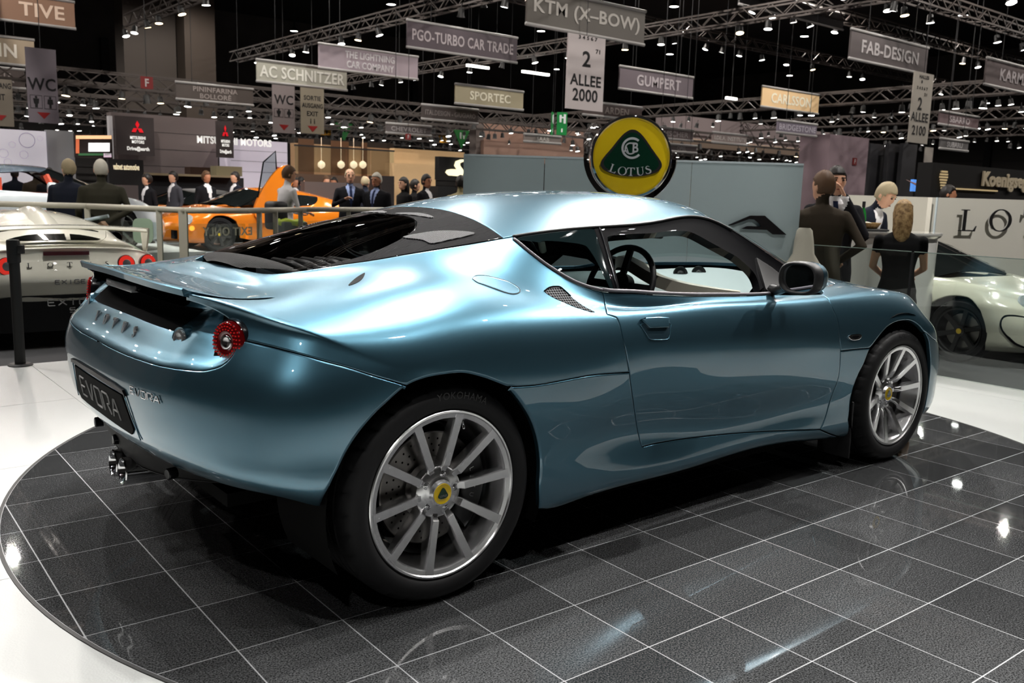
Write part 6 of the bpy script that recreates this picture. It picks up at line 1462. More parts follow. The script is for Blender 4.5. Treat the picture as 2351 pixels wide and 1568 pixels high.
# glass balustrade along the edge of the stand
GLF = glassmat('fence_glass', (.90, .94, .92)); GEDGE = mat('glass_edge_green', (.35, .45, .40), .15)
yp = at(2090, 640, x=4.93).y; yl = at(1838, 590, x=4.93).y
gf = empty('glass_balustrade', (4.93, (yp+yl)/2, 0), 'frameless glass balustrade along the right edge of the stand', 'balustrade')
for y0, y1 in ((yl, yp+.012), (yp-.012, yp-1.6), (yp-1.624, yp-3.2)):
    mb = MB(); mb.box((4.93, (y0+y1)/2, .435), (.012, abs(y1-y0), .87)); mb.build('glass_pane', GLF, gf)
    mb = MB(); mb.box((4.93, (y0+y1)/2, .872), (.013, abs(y1-y0), .005)); mb.build('pane_edge', GEDGE, gf)
mb = MB(); mb.box((4.93, yp, .43), (.014, .016, .87)); mb.build('pane_joint', BLACKM, gf)
mb = MB(); mb.box((4.93, yl, .435), (.013, .005, .87)); mb.build('pane_edge', GEDGE, gf)
# black belt post at the left edge of the stand
bp_ = at(47, 838, z=0); pt = at(35, 548, d=(bp_-CAMP).dot(CAM_F)-.02).z
po = empty('barrier_post', (bp_.x, bp_.y, 0), 'black retractable barrier post at the left edge of the stand', 'post')
mb = MB(); mb.lathe([(.032, 0), (.032, pt-.14)], bp_, (0, 0, 1), 20); mb.build('pole', mat('post_black', (.006, .006, .006), .55), po, smooth=True)
mb = MB(); mb.lathe([(.032, pt-.15), (.040, pt-.145), (.040, pt-.01), (.036, pt), (0, pt)], bp_, (0, 0, 1), 20); mb.build('belt_head', BLACKM, po, smooth=40)
mb = MB(); mb.box((bp_.x+.035, bp_.y-.025, pt-.06), (.04, .04, .055), -.7); mb.build('belt_clip', BLACKM, po, bevel=.004)
mb = MB(); mb.lathe([(0, .012), (.06, .012), (.075, .004), (.075, 0)], bp_, (0, 0, 1), 24); mb.build('post_base', BLACKM, po)
# railing of the next stand
RAIL = mat('rail_paint', srgb(190, 186, 170), .35)
RZ = .92
rp = [at(u, v, z=RZ) for u, v in ((-60, 467), (200, 473), (425, 483), (566, 484), (700, 481), (880, 481))]
for p in rp: p.z = RZ
ra = empty('railing', (rp[2].x, rp[2].y, ZF), 'pale painted railing with glass panels round the next stand', 'railing')
for k in range(5):
    mb = MB(); mb.tube([rp[k], rp[k+1]], .034, 10); mb.build('handrail', RAIL, ra, smooth=True)
for u in (200, 365, 420, 595, 632, 690, 800):
    k = next(i for i in range(5) if u <= (200, 425, 566, 700, 900)[i]); a, b = rp[k], rp[k+1]
    f = [(-60, 200), (200, 425), (425, 566), (566, 700), (700, 880)][k]; t = min(max((u-f[0])/(f[1]-f[0]), 0), 1); da, db = (a-CAMP).dot(CAM_F), (b-CAMP).dot(CAM_F)
    tt = t/db/((1-t)/da+t/db); p = a.lerp(b, tt); mb = MB(); mb.box((p.x, p.y, (RZ+ZF)/2), (.055 if u != 420 else .09, .05, RZ-ZF), -.6); mb.build('post', RAIL, ra)
for k in range(5):
    a, b = rp[k], rp[k+1]; d_ = (b-a); mb = MB(); mb.bar((a+d_*.03)-ZV*.50, (a+d_*.97)-ZV*.50, .012, .70); mb.build('glass_panel', glassmat('rail_glass', (.86, .92, .90)), ra)
r_ = (rp[3]-rp[2]).normalized(); c = at(515, 515, z=RZ-.32)
k = (rp[2]+rp[3])/2; lettering('glass_lettering', 'EXIT ONLY', Vector((k.x, k.y, RZ-.235))+r_*.12-Vector((-r_.y, r_.x, 0))*.03, -r_, ZV, .10, mat('etched_letter', srgb(170, 170, 150), .6), ra, maxw=.62, bold=.02)
# grey platform under the orange cars
pf = at(470, 590, d=15.2)
mb = MB(); mb.box((pf.x+3.6, pf.y+3.6, (0+ZF)/2), (11.0, 6.6, -ZF)); pl_ = mb.build('display_platform', mat('platform_grey', srgb(178, 180, 186), .4)); tag(pl_, 'low pale grey platform carrying the orange cars', 'platform')
for k in range(14):
    mb = MB(); mb.box((pf.x-1.7+.75*k, pf.y+.295, ZF/2), (.12, .02, .09)); mb.build('platform_slot', BLACKD, pl_)

# pale green acrylic notice and litter bin beside the railing
p = at(328, 530, d=9.75); gn = empty('acrylic_notice', (p.x, p.y, ZF), 'pale green rounded acrylic notice board behind the white wing', 'notice')
o_ = [(.11*math.copysign(abs(math.cos(a))**.5, math.cos(a)), .135*math.copysign(abs(math.sin(a))**.5, math.sin(a))) for a in np.linspace(0, 2*math.pi, 33)[:-1]]
mb = MB(); mb.prism([p+RV*x+ZV*y for x, y in o_], tuple(NV*-.012)); mb.build('board', mat('pale_green_acrylic', srgb(165, 190, 165), .25), gn)
mb = MB(); mb.tube([(p.x-NV.x*.02, p.y-NV.y*.02, ZF), (p.x-NV.x*.02, p.y-NV.y*.02, p.z)], .014, 8); mb.lathe([(.13, ZF), (.13, ZF+.012), (0, ZF+.012)], (p.x, p.y, 0), (0, 0, 1), 20); mb.build('stand', ALLOYD, gn, smooth=40)
p = at(668, 530, d=13.0); bn = empty('litter_bin', (p.x, p.y, ZF), 'dark green litter bin with a lime bag behind the railing', 'bin'); zt_ = at(668, 508, d=13.0).z
mb = MB(); mb.box((p.x, p.y, (zt_+ZF)/2), (.36, .36, zt_-ZF)); mb.build('bin_body', mat('bin_green', srgb(48, 58, 50), .6), bn, bevel=.02)
mb = MB(); V = [[(p.x+.19*r*math.cos(a), p.y+.19*r*math.sin(a), z+.012*math.sin(5*a)) for a in np.linspace(0, 2*math.pi, 21)[:-1]] for r, z in ((1.02, zt_-.05), (1.05, zt_+.01), (.85, zt_+.03), (.6, zt_-.03))]; mb.grid(V, close_v=True); mb.build('bin_bag', mat('lime_bag', srgb(150, 170, 40), .5), bn, smooth=True)

# ================================================================ other cars in the hall (own paint, lamps and details)
def other_car(name, loc, rz, sc, paint, label, roof=None, cover=None, glass=None, wheelmat=None, door_open=False, side_open=False):
    M = Matrix.Translation(Vector(loc)) @ Matrix.Rotation(rz, 4, 'Z') @ Matrix.Diagonal((*sc, 1))
    root = empty(name, loc, label, 'car'); glass = glass or mat('dark_car_glass', (.008, .010, .010), .05, 0, 1., .01)
    tl = [LINE['belt'][i] for i in range(len(LINE['belt']))]
    L_ = polyline([(0., .055), (.3, .05), (.6, .05), (.85, .05), LINE['archB1'][0]], 'archB1', 'archB2', 'archB3', [LINE['archB3'][-1], (2.1, .03), (2.9, .03), LINE['archH2'][-1]], '-archH2', 'archH', fb, [(fb[-1][0], .02), (4.8, .02), (5.3, .02), (tn, .02)], [(tn, .02), (tn, R10-.002)],
                  [(t, R10-.002) for t in np.linspace(tn, 3.43, 20)], [(3.43, R10-.002), (3.40, KS[9]), tl[-1]], '-belt', 'dlo', [LINE['dlo'][-1], (1.775, R10-.002)], [(t, R10-.002) for t in np.linspace(1.77, 0, 20)], [(0., R10-.002), (0., .055)])
    build_panel('car_body', BODY, L_, paint, root, mirror='join', xf=M, seam=(L_[:, 0] < 1e-4) | (L_[:, 0] > tn-1e-4), step=.035, arch=maskof(L_, 'archB1', 'archB2', 'archB3', 'archH', 'archH2'))
    if not side_open:
        L_ = polyline('dlo', [LINE['dlo'][-1], (1.79, R10-.006)], [(t, R10-.006) for t in np.linspace(1.79, 3.40, 20)], [(3.40, R10-.006), LINE['belt'][-2]], [LINE['belt'][-2], LINE['belt'][2], LINE['belt'][0]])
        for mi in (None, 'left'): build_panel('side_window', BODY, L_, glass, root, mirror=mi, xf=M, gap=.002, step=.05)
    L_ = polyline([(rear_line(w), w*.997) for w in ws], [(rear_line(0), 0.), (front_line(0), 0.)], [(front_line(w), w*.997) for w in ws[::-1]], [(x, -.997) for x in np.linspace(front_line(1), rear_line(1), 16)])
    build_panel('car_roof', TOP, L_, roof or paint, root, mirror='join', xf=M, seam=np.abs(L_[:, 1]) < 1e-4, step=.05)
    L_ = polyline([(front_line(w), w*.997) for w in ws], [(front_line(0), 0.), (2.62, 0.)], [(2.62-.45*w*w, w) for w in np.linspace(0, -.99, 10)], [(x, -.99) for x in np.linspace(2.17, front_line(1), 12)])
    build_panel('windscreen', TOP, L_, glass, root, mirror='join', xf=M, seam=np.abs(L_[:, 1]) < 1e-4, step=.05)
    L_ = polyline([(xr, w) for w in np.linspace(-.985, 0, 8)], [(xr, 0.), (rear_line(0), 0.)], [(rear_line(w), w*.997) for w in ws[::-1]], [(x, -.997) for x in np.linspace(rear_line(1), xr, 14)])
    build_panel('engine_lid', TOP, L_, cover or paint, root, mirror='join', xf=M, seam=np.abs(L_[:, 1]) < 1e-4, step=.05)
    A = M
    def put(mb, nm, m, smooth=40, par=None):
        mb.v = [tuple(A @ Vector(v)) for v in mb.v]; return mb.build(nm, m, par or root, smooth=smooth)
    wm = wheelmat or ALLOY
    for cx, cz, R in ((0, .3305, .3305), (2.575, .3185, .3185)):
        for sg in (1, -1):
            O = (cx, -sg*.885, cz); ax = (0, sg, 0)
            mb = MB(); mb.lathe([(R*.74, .01), (R*.80, -.012), (R*.94, -.010), (R, .02), (R, .2), (R*.75, .22)], O, ax, 40); ty = put(mb, 'tyre', RUBBER)
            mb = MB(); mb.lathe([(R*.745, .0), (R*.70, .0), (R*.67, .05), (R*.62, .15)], O, ax, 32); rm = put(mb, 'wheel_rim', wm)
            for k in range(6):
                a = math.radians(60*k+15); c, s = math.cos(a), math.sin(a); mb = MB()
                mb.grid([[(cx+r*c-w_*s, -sg*(.885-d), cz+r*s+w_*c) for w_, d in ((-ww, dd+.03), (-ww*.8, dd), (ww*.8, dd), (ww, dd+.03))] for r, ww, dd in ((R*.70, .030, .01), (R*.4, .024, .025), (R*.05, .03, .03))]); put(mb, 'spoke', wm, par=rm)
            mb = MB(); mb.lathe([(.06, .06), (.055, .02), (.028, .018)], O, ax, 20); put(mb, 'hub', wm, par=rm)
            mb = MB(); mb.lathe([(.028, .017), (0, .016)], O, ax, 16); put(mb, 'centre_cap', LOGOY, par=rm)
            mb = MB(); mb.lathe([(R*.55, .10), (.05, .10)], O, ax, 24); put(mb, 'brake_disc', mat('brake_steel_far', (.25, .24, .23), .4, 1.))
            V = []
            for k in range(25):
                a = math.radians(-20+220*k/24); V.append([(cx+.385*math.cos(a), -sg*y, max(cz+.385*math.sin(a), .12)) for y in (.87-(.11*max(0, math.cos(a)-.35)/.65 if cx > 1 else 0), .70, .55)])
            mb = MB(); mb.grid(V); put(mb, 'wheel_housing', BLACKD); mb = MB(); mb.add([(cx+.385*math.cos(math.radians(a)), -sg*.55, cz+.385*math.sin(math.radians(a))) for a in range(-20, 201, 10)], [tuple(range(23))]); put(mb, 'wheel_housing_wall', BLACKD)
    mb = MB(); mb.box((1.28, 0, .17), (3.3, 1.2, .05)); put(mb, 'underbody', BLACKD, smooth=False)
    return root, M, put
PEARL = mat('pearl_white_paint', srgb(240, 238, 222), .22, .0, 1., .02)
# ---- white wide-winged coupe seen from behind at the left
XG, MX, put = other_car('white_coupe', (.50, 6.18, ZF), math.pi/2, (.845, .925, .95), PEARL, 'white winged coupe seen from behind beyond the stand edge, left of the blue car', wheelmat=BLACKM)
RLENS = mat('red_lens_lit', (.5, .01, .01), .2, emit=(1, .05, .03), es=.45); RLD = mat('red_lens_dark', (.10, .004, .004), .15, 0, .8)
def rear_x(y, z): return np.interp(z, [.42, .50, .60, .70, .89], [-.668, -.70, -.718, -.705, -.64])+.16*abs(y)**2.4
for y in (.74, .52, -.52, -.74):
    x = rear_x(y, .76); n = (-1, y*.25, .12)
    mb = MB(); mb.lathe([(.085, -.03), (.085, .006), (.078, .012)], (x, y, .765), n, 28); l_ = put(mb, 'tail_lamp', RLD)
    mb = MB(); mb.lathe([(.078, .010), (.060, .016), (.040, .014)], (x, y, .765), n, 28); put(mb, 'lamp_ring', RLENS, par=l_)
    mb = MB(); mb.lathe([(.040, .014), (.030, .018), (0, .018)], (x, y, .765), n, 20); put(mb, 'lamp_centre', ALLOYD, par=l_)
for k, ch in enumerate('LOTUS'):
    y0 = .34-.17*k; mb = MB(); x0 = rear_x(y0, .77)-.006; serif_mesh(mb, ch, lambda x, y, h: (x0-h, y0+.025-x*.05, .75+y*.045), .008); put(mb, 'chrome_letter', CHROME, False)
mb = MB(); mb.box((rear_x(0, .87)-.012, .02, .875), (.02, .40, .035)); put(mb, 'high_brake_light', RLD)
def sput(nm, s, place, h, w_, sp, wid, m):
    mb = MB(); x = 0
    for ch in s:
        for st_ in STROKES[ch]: mb.tube([place(x+px*w_, py*h) for px, py in st_], wid/2, 5)
        x += w_+sp
    put(mb, nm, m, False)
sput('model_badge', 'EXIGE', lambda x, y: (rear_x(0, .62)-.004, .14-x, .60+y), .035, .042, .014, .010, mat('badge_grey', (.12, .12, .12), .3))
# black lower tail with the model name
mb = MB(); V = [[(rear_x(y, z)-.008+.10*max(0, (.45-z)), y, z) for y in np.linspace(-.80, .80, 21)] for z in (.16, .24, .34, .44, .50)]; V[-1] = [(p[0], p[1], p[2]-.12*max(0, (abs(p[1])-.45))) for p in V[-1]]; mb.grid(V); put(mb, 'black_diffuser', mat('diffuser_matt', (.006, .006, .006), .6))
sput('plate_name', 'EXIGE', lambda x, y: (rear_x(.0, .45)-.016, .21-x, .40+y), .055, .070, .022, .012, mat('pale_print', (.35, .35, .35), .5)); sput('plate_name', 'S', lambda x, y: (rear_x(.0, .36)-.018, .02-x, .33+y), .04, .05, 0, .012, MAT['pale_print'])
# engine lid: glazed segments, upper louvres, roof scoop
BG = mat('black_glass', (.006, .007, .006), .06, 0, 1)
def tz(x, y): 
    w_ = min(abs(y)/max(float(np.interp(x, EX, EY)), .1), .99); return float(TOP.z(np.array([x]), np.array([w_]))[0])
def lid_patch(nm, pts, m, lift):
    mb = MB(); n = len(pts); vs, es, fs, *_ = delaunay_2d_cdt([Vector(p) for p in pts], [(k, (k+1) % n) for k in range(n)], [], 1, 1e-6)
    mb.add([(v.x, v.y, tz(v.x, v.y)+lift) for v in vs], fs)
    for k in range(n): j = (k+1) % n; mb.add([(*pts[k], tz(*pts[k])+lift), (*pts[j], tz(*pts[j])+lift), (*pts[j], tz(*pts[j])-.004), (*pts[k], tz(*pts[k])-.004)], [(0, 1, 2, 3)])
    return put(mb, nm, m, 40)
for sg in (1, -1):
    lid_patch('lid_glass', [(-.20, sg*.12), (-.02, sg*.15)]+[(-.02-.09*f*f, sg*(.15+.27*f)) for f in (.35, .7, .9, 1)]+[(-.16, sg*.38), (-.19, sg*.28)], BG, .004)
    lid_patch('lid_louvre', [(.16, sg*.13), (.21, sg*.14), (.20, sg*.40), (.17, sg*.47), (.15, sg*.46), (.15, sg*.30)], BG, .004)
lid_patch('lid_glass', [(-.20, .08), (-.02, .10), (-.02, -.10), (-.20, -.08)], BG, .004)
for sg in (1, -1): lid_patch('lid_bar', [(-.21, sg*.082), (0, sg*.102), (0, sg*.145), (-.21, sg*.118)], PEARL, .010)
mb = MB(); mb.grid([[(x, y, tz(max(x, -.2), y)+h*(1 if abs(y) < .12 else 0)) for y in (-.17, -.12, -.06, 0, .06, .12, .17)] for x, h in ((.18, .005), (.5, .05), (.9, .055), (1.2, .03))]); put(mb, 'roof_scoop', PEARL)
# rear wing
V = []
for y in np.linspace(-.80, .80, 25):
    zc = 1.06+.035*(1-(y/.80)**2); V.append([(-.40+dx, y, zc+dz) for dx, dz in ((0, 0), (.02, .022), (.12, .030), (.24, .016), (.24, .004), (.12, .004), (.02, -.012))])
mb = MB(); mb.grid(V, close_v=True); put(mb, 'rear_wing', PEARL)
for sg in (1, -1):
    mb = MB(); mb.prism([(-.42, sg*.805, 1.09), (-.15, sg*.805, 1.09), (-.15, sg*.805, 1.03), (-.26, sg*.79, .86), (-.36, sg*.79, .86), (-.40, sg*.805, 1.0)], (0, sg*.014, 0)); put(mb, 'wing_support', PEARL, False)
    mb = MB(); mb.lathe([(.0, -.10), (.05, -.09), (.075, -.03), (.08, .06), (.07, .08)], (1.58, -sg*.97, .90), (-1, 0, 0), 18); put(mb, 'door_mirror', BLACKG)
# ---- pearl white roadster at the right
EL, ME, put = other_car('white_roadster', (7.92, 3.22, ZF), -math.pi/2, (.90, .925, .93), mat('pearl_white_paint2', srgb(216, 216, 198), .22, 0, 1., .02), 'pearl white roadster with black wheels behind the glass balustrade', wheelmat=BLACKM)
for sg in (1, -1):
    def fp(t, s): 
        p = BODY.ev(t, s)[0]+BODY.normal(t, s)[0]*.004; return (p[0], p[1]*sg, p[2])
    out = crv([(4.30, .20), (4.25, .30), (4.33, .40), (4.55, .40), (4.75, .33), (4.78, .20), (4.62, .12), (4.42, .13)], 6, closed=True)
    n = len(out); vs, es, fs, *_ = delaunay_2d_cdt([Vector(p) for p in out], [(k, (k+1) % n) for k in range(n)], [], 1, 1e-6); mb = MB(); mb.add([fp(v.x, v.y) for v in vs], fs); put(mb, 'front_intake', BLACKG)
    mb = MB(); q = BODY.ev(4.52, .26)[0]
    for k in range(4): mb.bar((q[0]-.05, q[1]*sg, q[2]-.08+.05*k), (q[0]+.03, (q[1]+.10)*sg, q[2]-.08+.05*k), .012, .02)
    put(mb, 'intake_slats', BLACKM, False)
    q = BODY.ev(4.55, .60)[0]; nn = BODY.normal(4.55, .60)[0]; nn = Vector((nn[0], nn[1]*sg, nn[2])); qq = Vector((q[0], q[1]*sg, q[2]))
    mb = MB(); mb.lathe([(.085, -.02), (.085, .008), (.07, .016), (.05, .01), (0, .012)], qq, nn, 24); put(mb, 'headlamp', mat('headlamp_glass', (.72, .76, .76), .08, .5))
# ---- orange coupe with a raised scissor door
ORG = mat('orange_paint', srgb(235, 130, 30), .2, .1, 1., .02)
wp = at(505, 545, d=16.6)
OC, MO, put = other_car('orange_coupe', (wp.x+2.575, wp.y+.885, 0), math.pi, (1, 1, .98), ORG, 'orange coupe with its scissor door raised behind the railing', wheelmat=BLACKM)
hinge = Vector((1.85, .86, .72))
def dpt(u, v, y=.90):   # door plane: u along the door, v across, tilted up
    d = Vector((-.55, 0, .835)); w_ = Vector((-.835, 0, -.55)); p = Vector((1.86, y, .62))+d*u-w_*v*-1*0+Vector((-.70, 0, -.46))*v*-1; return p
mb = MB(); prof = [(0, 0), (.10, .16), (.45, .24), (.95, .22), (1.22, .06), (1.18, -.16), (.85, -.30), (.30, -.30), (0, -.18)]
V1 = [dpt(u, v, .93-.06*abs(v)) for u, v in crv(prof, 4, closed=True)]; V2 = [p-Vector((0, .07, 0)) for p in V1]; n = len(V1)
mb.add(V1+V2, [tuple(range(n)), tuple(range(n, 2*n))[::-1]]+[(i, (i+1) % n, n+(i+1) % n, n+i) for i in range(n)]); dr = put(mb, 'scissor_door', ORG, 40)
mb = MB(); W1 = [dpt(u, v, .90) for u, v in ((.35, .24), (1.02, .22), (1.30, .46), (.98, .56))]; mb.add(W1+[p-Vector((0, .01, 0)) for p in W1], [(0, 1, 2, 3), (7, 6, 5, 4)]); put(mb, 'door_glass', glassmat('door_glass_pale', (.75, .80, .80)), False, dr)
mb = MB(); mb.tube([dpt(.98, .56, .90), dpt(1.30, .46, .90), dpt(1.02, .22, .90)], .014, 5); mb.tube([dpt(.35, .24, .9), dpt(.98, .56, .9)], .014, 5); put(mb, 'door_glass_frame', BLACKG, False, dr)
mb = MB(); mb.box(dpt(1.06, .02, .945), (.10, .03, .10)); put(mb, 'door_badge', CHROME, False, dr)
for sg in (1, -1):
    q = BODY.ev(4.5, .50)[0]; nn = BODY.normal(4.5, .50)[0]
    mb = MB(); mb.lathe([(.12, -.02), (.11, .01), (.07, .014), (0, .012)], (q[0], q[1]*sg, q[2]), (nn[0], nn[1]*sg, nn[2]), 24); put(mb, 'headlamp', MAT['headlamp_glass'])
    q = BODY.ev(4.35, .30)[0]; mb = MB(); mb.lathe([(.05, -.02), (.045, .008), (0, .01)], (q[0], q[1]*sg, q[2]), (.6, -.8*sg, 0), 16); put(mb, 'indicator', mat('amber_lit', (1, .25, .02), .3, emit=(1, .3, .03), es=2.0))
    q = BODY.ev(4.7, .2)[0]; mb = MB(); mb.box((q[0]+.005, q[1]*sg, q[2]), (.05, .30, .16)); put(mb, 'front_intake', BLACKG, False)
mb = MB(); mb.box((-.62, 0, 1.02), (.22, 1.5, .03)); put(mb, 'rear_wing', ORG, False)
mb = MB(); mb.box((3.30, 0, .16), (.35, 1.3, .02)); put(mb, 'front_splitter', CHROME, False)
# ---- second orange car further back
w2 = at(350, 478, d=18.8)
O2, M2, put = other_car('orange_roadster', (w2.x+2.6, w2.y+1.0, 0), math.pi, (1, 1, .92), ORG, 'second orange car half hidden behind the two grey haired men', roof=BLACKM, cover=BLACKM)
# ---- white and silver concept car at the far left
w3 = at(118, 440, d=13.2)
WS = mat('silver_white_paint', srgb(222, 230, 234), .2, .0, 1., .02)
W3, M3, put = other_car('white_concept_car', (w3.x-1.6, w3.y+.97, .14), 0, (1, 1, 1.06), WS, 'white concept car with a dark roof and red cabin at the left edge', roof=mat('slate_roof', srgb(110, 125, 140), .15, .4, 1.), side_open=True)
REDI = mat('red_cabin_leather', srgb(225, 100, 75), .5)
mb = MB(); mb.lathe([(.0, -.09), (.06, -.08), (.085, -.02), (.085, .05), (.06, .07), (0, .07)], (1.62, -.97, .90), (-1, 0, 0), 18); put(mb, 'door_mirror', WS)
mb = MB(); mb.box((1.2, 0, .80), (1.6, 1.4, .05)); put(mb, 'cabin_sill', REDI, False)
for x in (.80, 1.72): mb = MB(); mb.bar((x-.02, -.70, .84), (x-.10 if x > 1 else x-.25, -.585, 1.08), .05, .07); put(mb, 'cabin_pillar', REDI, False)
mb = MB(); mb.box((.95, -.35, .86), (.16, .45, .34)); put(mb, 'seat_back', REDI, False)

mb = MB(); mb.box((w3.x-.3, w3.y+.97, (.14+ZF)/2), (5.0, 2.3, .14-ZF)); tag(mb.build('car_plinth', mat('plinth_white', (.6, .6, .6), .5)), 'low white plinth under the white concept car', 'plinth')

# ================================================================ people
SKIN = {'a': mat('skin_light', srgb(222, 170, 140), .55), 'b': mat('skin_tan', srgb(190, 130, 98), .55), 'c': mat('skin_deep', srgb(130, 84, 62), .55)}
def cloth(n, c, r=.85): return mat('cloth_'+n, c, r, spec=.2)
HAIR = {'grey': mat('hair_grey', srgb(165, 150, 120), .7), 'blond': mat('hair_blond', srgb(150, 118, 74), .6, nodes=noise_col(srgb(112, 84, 48), srgb(178, 146, 100), 38, 4)), 'brown': mat('hair_brown', srgb(95, 68, 45), .6), 'dark': mat('hair_dark', srgb(24, 18, 14), .5), 'silver': mat('hair_silver', srgb(190, 185, 172), .7)}
def tube_mesh(mb, pts, rs, n=10, flat=1.):
    """tapered limb with rounded ends"""
    P = [Vector(p) for p in pts]; d0, d1 = (P[1]-P[0]).normalized(), (P[-1]-P[-2]).normalized()
    P2 = [P[0]-d0*rs[0]*.8, P[0]-d0*rs[0]*.4]+P+[P[-1]+d1*rs[-1]*.4, P[-1]+d1*rs[-1]*.8]; R2 = [rs[0]*.35, rs[0]*.85]+list(rs)+[rs[-1]*.85, rs[-1]*.35]
    mb.tube(P2, R2, n)
def ell(mb, c, r, n=12, m=8):
    mb.grid([[(c[0]+r[0]*math.sin(t)*math.cos(a), c[1]+r[1]*math.sin(t)*math.sin(a), c[2]+r[2]*math.cos(t)) for a in np.linspace(0, 2*math.pi, n+1)[:-1]] for t in np.linspace(.02, math.pi-.02, m)], close_v=True)
def remeshed(mb, vox, sm=3):
    me = mb.mesh('figure', fix=True); o = bpy.data.objects.new('figure', me)
    # close every open ring so that the voxel union is solid
    bm = bmesh.new(); bm.from_mesh(me); bmesh.ops.holes_fill(bm, edges=[e for e in bm.edges if len(e.link_faces) == 1], sides=0); bmesh.ops.recalc_face_normals(bm, faces=bm.faces); bm.to_mesh(me); bm.free()
    m = o.modifiers.new('r', 'REMESH'); m.mode = 'VOXEL'; m.voxel_size = vox; m.use_smooth_shade = True
    s = o.modifiers.new('s', 'SMOOTH'); s.factor = .5; s.iterations = sm
    out = evaluated(o); bpy.data.objects.remove(o); bpy.data.meshes.remove(me)
    return out
PERSON_N = [0]
def person(u, d, yaw, label, H=1.75, top='suit', legs='suit', shirt=None, skin='a', hair='dark', style='short', lean=0., arms=None, head_yaw=0., head_tilt=0., zf=ZF, build=1., jacket=True, skirt=False, vox=.014, v=480, face=True, sleeves='long', tie=None, dist=None):
    """yaw: heading in degrees in the hall (0 = +x). arms: {'l': (elbow, wrist), 'r': ...} in body axes (x forward, y left, z up; metres for H = 1.75)"""
    base = at(u, v, d=d); base.z = zf; k = H/1.75
    M = Matrix.Translation(base) @ Matrix.Rotation(math.radians(yaw), 4, 'Z') @ Matrix.Scale(k, 4)
    p_ = empty('person', tuple(base), label, 'person', None)
    def Ln(p):    # lean the upper body forward about the hips
        x, y, z = p
        if z < .92 or not lean: return (x, y, z)
        a = math.radians(lean); dz = z-.92; return (x*math.cos(a)+dz*math.sin(a), y, .92+dz*math.cos(a)-x*math.sin(a))
    mb = MB(); prim = []        # prim: (a, b, r, material index) used to colour the joined surface
    def limb(pts, rs, mi):
        pts = [Ln(p) for p in pts]; tube_mesh(mb, pts, rs)
        for i in range(len(pts)-1): prim.append((pts[i], pts[i+1], (rs[i]+rs[i+1])/2, mi))
    TOPM, LEGM, SKM, SHM = 0, 1, 2, 3
    b = build
    if jacket: prof = [(.74, .150, .190), (.86, .150, .195), (.98, .135, .182), (1.10, .128, .172), (1.22, .135, .190), (1.32, .130, .205), (1.40, .105, .205), (1.445, .075, .15), (1.47, .058, .08)]
    else: prof = [(.84, .125, .165), (.92, .130, .172), (1.02, .115, .145), (1.12, .112, .138), (1.24, .125, .160), (1.33, .115, .170), (1.40, .090, .165), (1.44, .065, .11), (1.465, .05, .06)]
    V = []
    for z, rx, ry in prof: V.append([Ln((rx*b*math.cos(a)*(1 if math.cos(a) > 0 else .9), ry*b*math.sin(a), z)) for a in np.linspace(0, 2*math.pi, 25)[:-1]])
    mb.grid(V, close_v=True)
    for i in range(len(prof)-1): prim.append((Ln((0, 0, prof[i][0])), Ln((0, 0, prof[i+1][0])), (prof[i][1]+prof[i+1][1]+prof[i][2]+prof[i+1][2])/4*b, TOPM if prof[i][0] < 1.44 else SHM))
    if skirt:
        V = [[(rx*math.cos(a), ry*math.sin(a), z) for a in np.linspace(0, 2*math.pi, 21)[:-1]] for z, rx, ry in ((.90, .12, .165), (.82, .135, .185), (.62, .12, .17), (.45, .10, .14))]; mb.grid(V, close_v=True)
        for i in range(3): prim.append(((0, 0, (.90, .82, .62)[i]), (0, 0, (.82, .62, .45)[i]), .15, LEGM))
    for sg in (1, -1):
        limb([(0, sg*.09, .88), (.015, sg*.10, .48), (-.01, sg*.10, .10)], (.088*b, .062, .046) if not skirt else (.07, .05, .04), LEGM)
        limb([(-.03, sg*.10, .045), (.13, sg*.115, .035)], (.045, .038), 4)
        el, wr = (arms or {}).get('l' if sg > 0 else 'r', ((-.02, sg*.25, 1.13), (.06, sg*.25, .88)))
        sh = (0, sg*.185*b, 1.385); am = TOPM if sleeves == 'long' else SKM
        up = tuple(sh[i]+(el[i]-sh[i])*.35 for i in range(3))
        limb([sh, up], (.062, .054) if jacket else (.050, .044), TOPM); limb([up, el, wr], (.052, .046, .034) if jacket else (.042, .036, .027), am)
    hd = Vector(Ln((.02, 0, 1.625))); limb([(0, 0, 1.43), (.012, 0, 1.53)], (.058, .054), SKM if jacket is False else SKM)
    me_b = None
    # head, jaw, nose, ears
    hm = Matrix.Translation(hd) @ Matrix.Rotation(math.radians(head_yaw), 4, 'Z') @ Matrix.Rotation(math.radians(head_tilt+lean*.6), 4, 'Y')
    hb_ = MB(); ell(hb_, (0, 0, .012), (.098, .076, .112), 20, 14); ell(hb_, (.030, 0, -.055), (.062, .056, .062), 14, 9); ell(hb_, (.092, 0, -.012), (.020, .013, .026), 8, 6); ell(hb_, (.083, 0, -.062), (.014, .024, .009), 8, 5); ell(hb_, (.080, 0, .030), (.014, .050, .010), 10, 5)
    for sg in (1, -1): ell(hb_, (-.005, sg*.078, -.005), (.020, .010, .032), 8, 6)
    mb.add([hm @ Vector(q) for q in hb_.v], hb_.f); prim.append((tuple(hm @ Vector((0, 0, .05))), tuple(hm @ Vector((.02, 0, -.08))), .085, SKM))
    me = remeshed(mb, vox, 2)
    F_ = np.array([tuple(p.center) for p in me.polygons]); best = np.full(len(F_), 1e9); bi = np.zeros(len(F_), int)
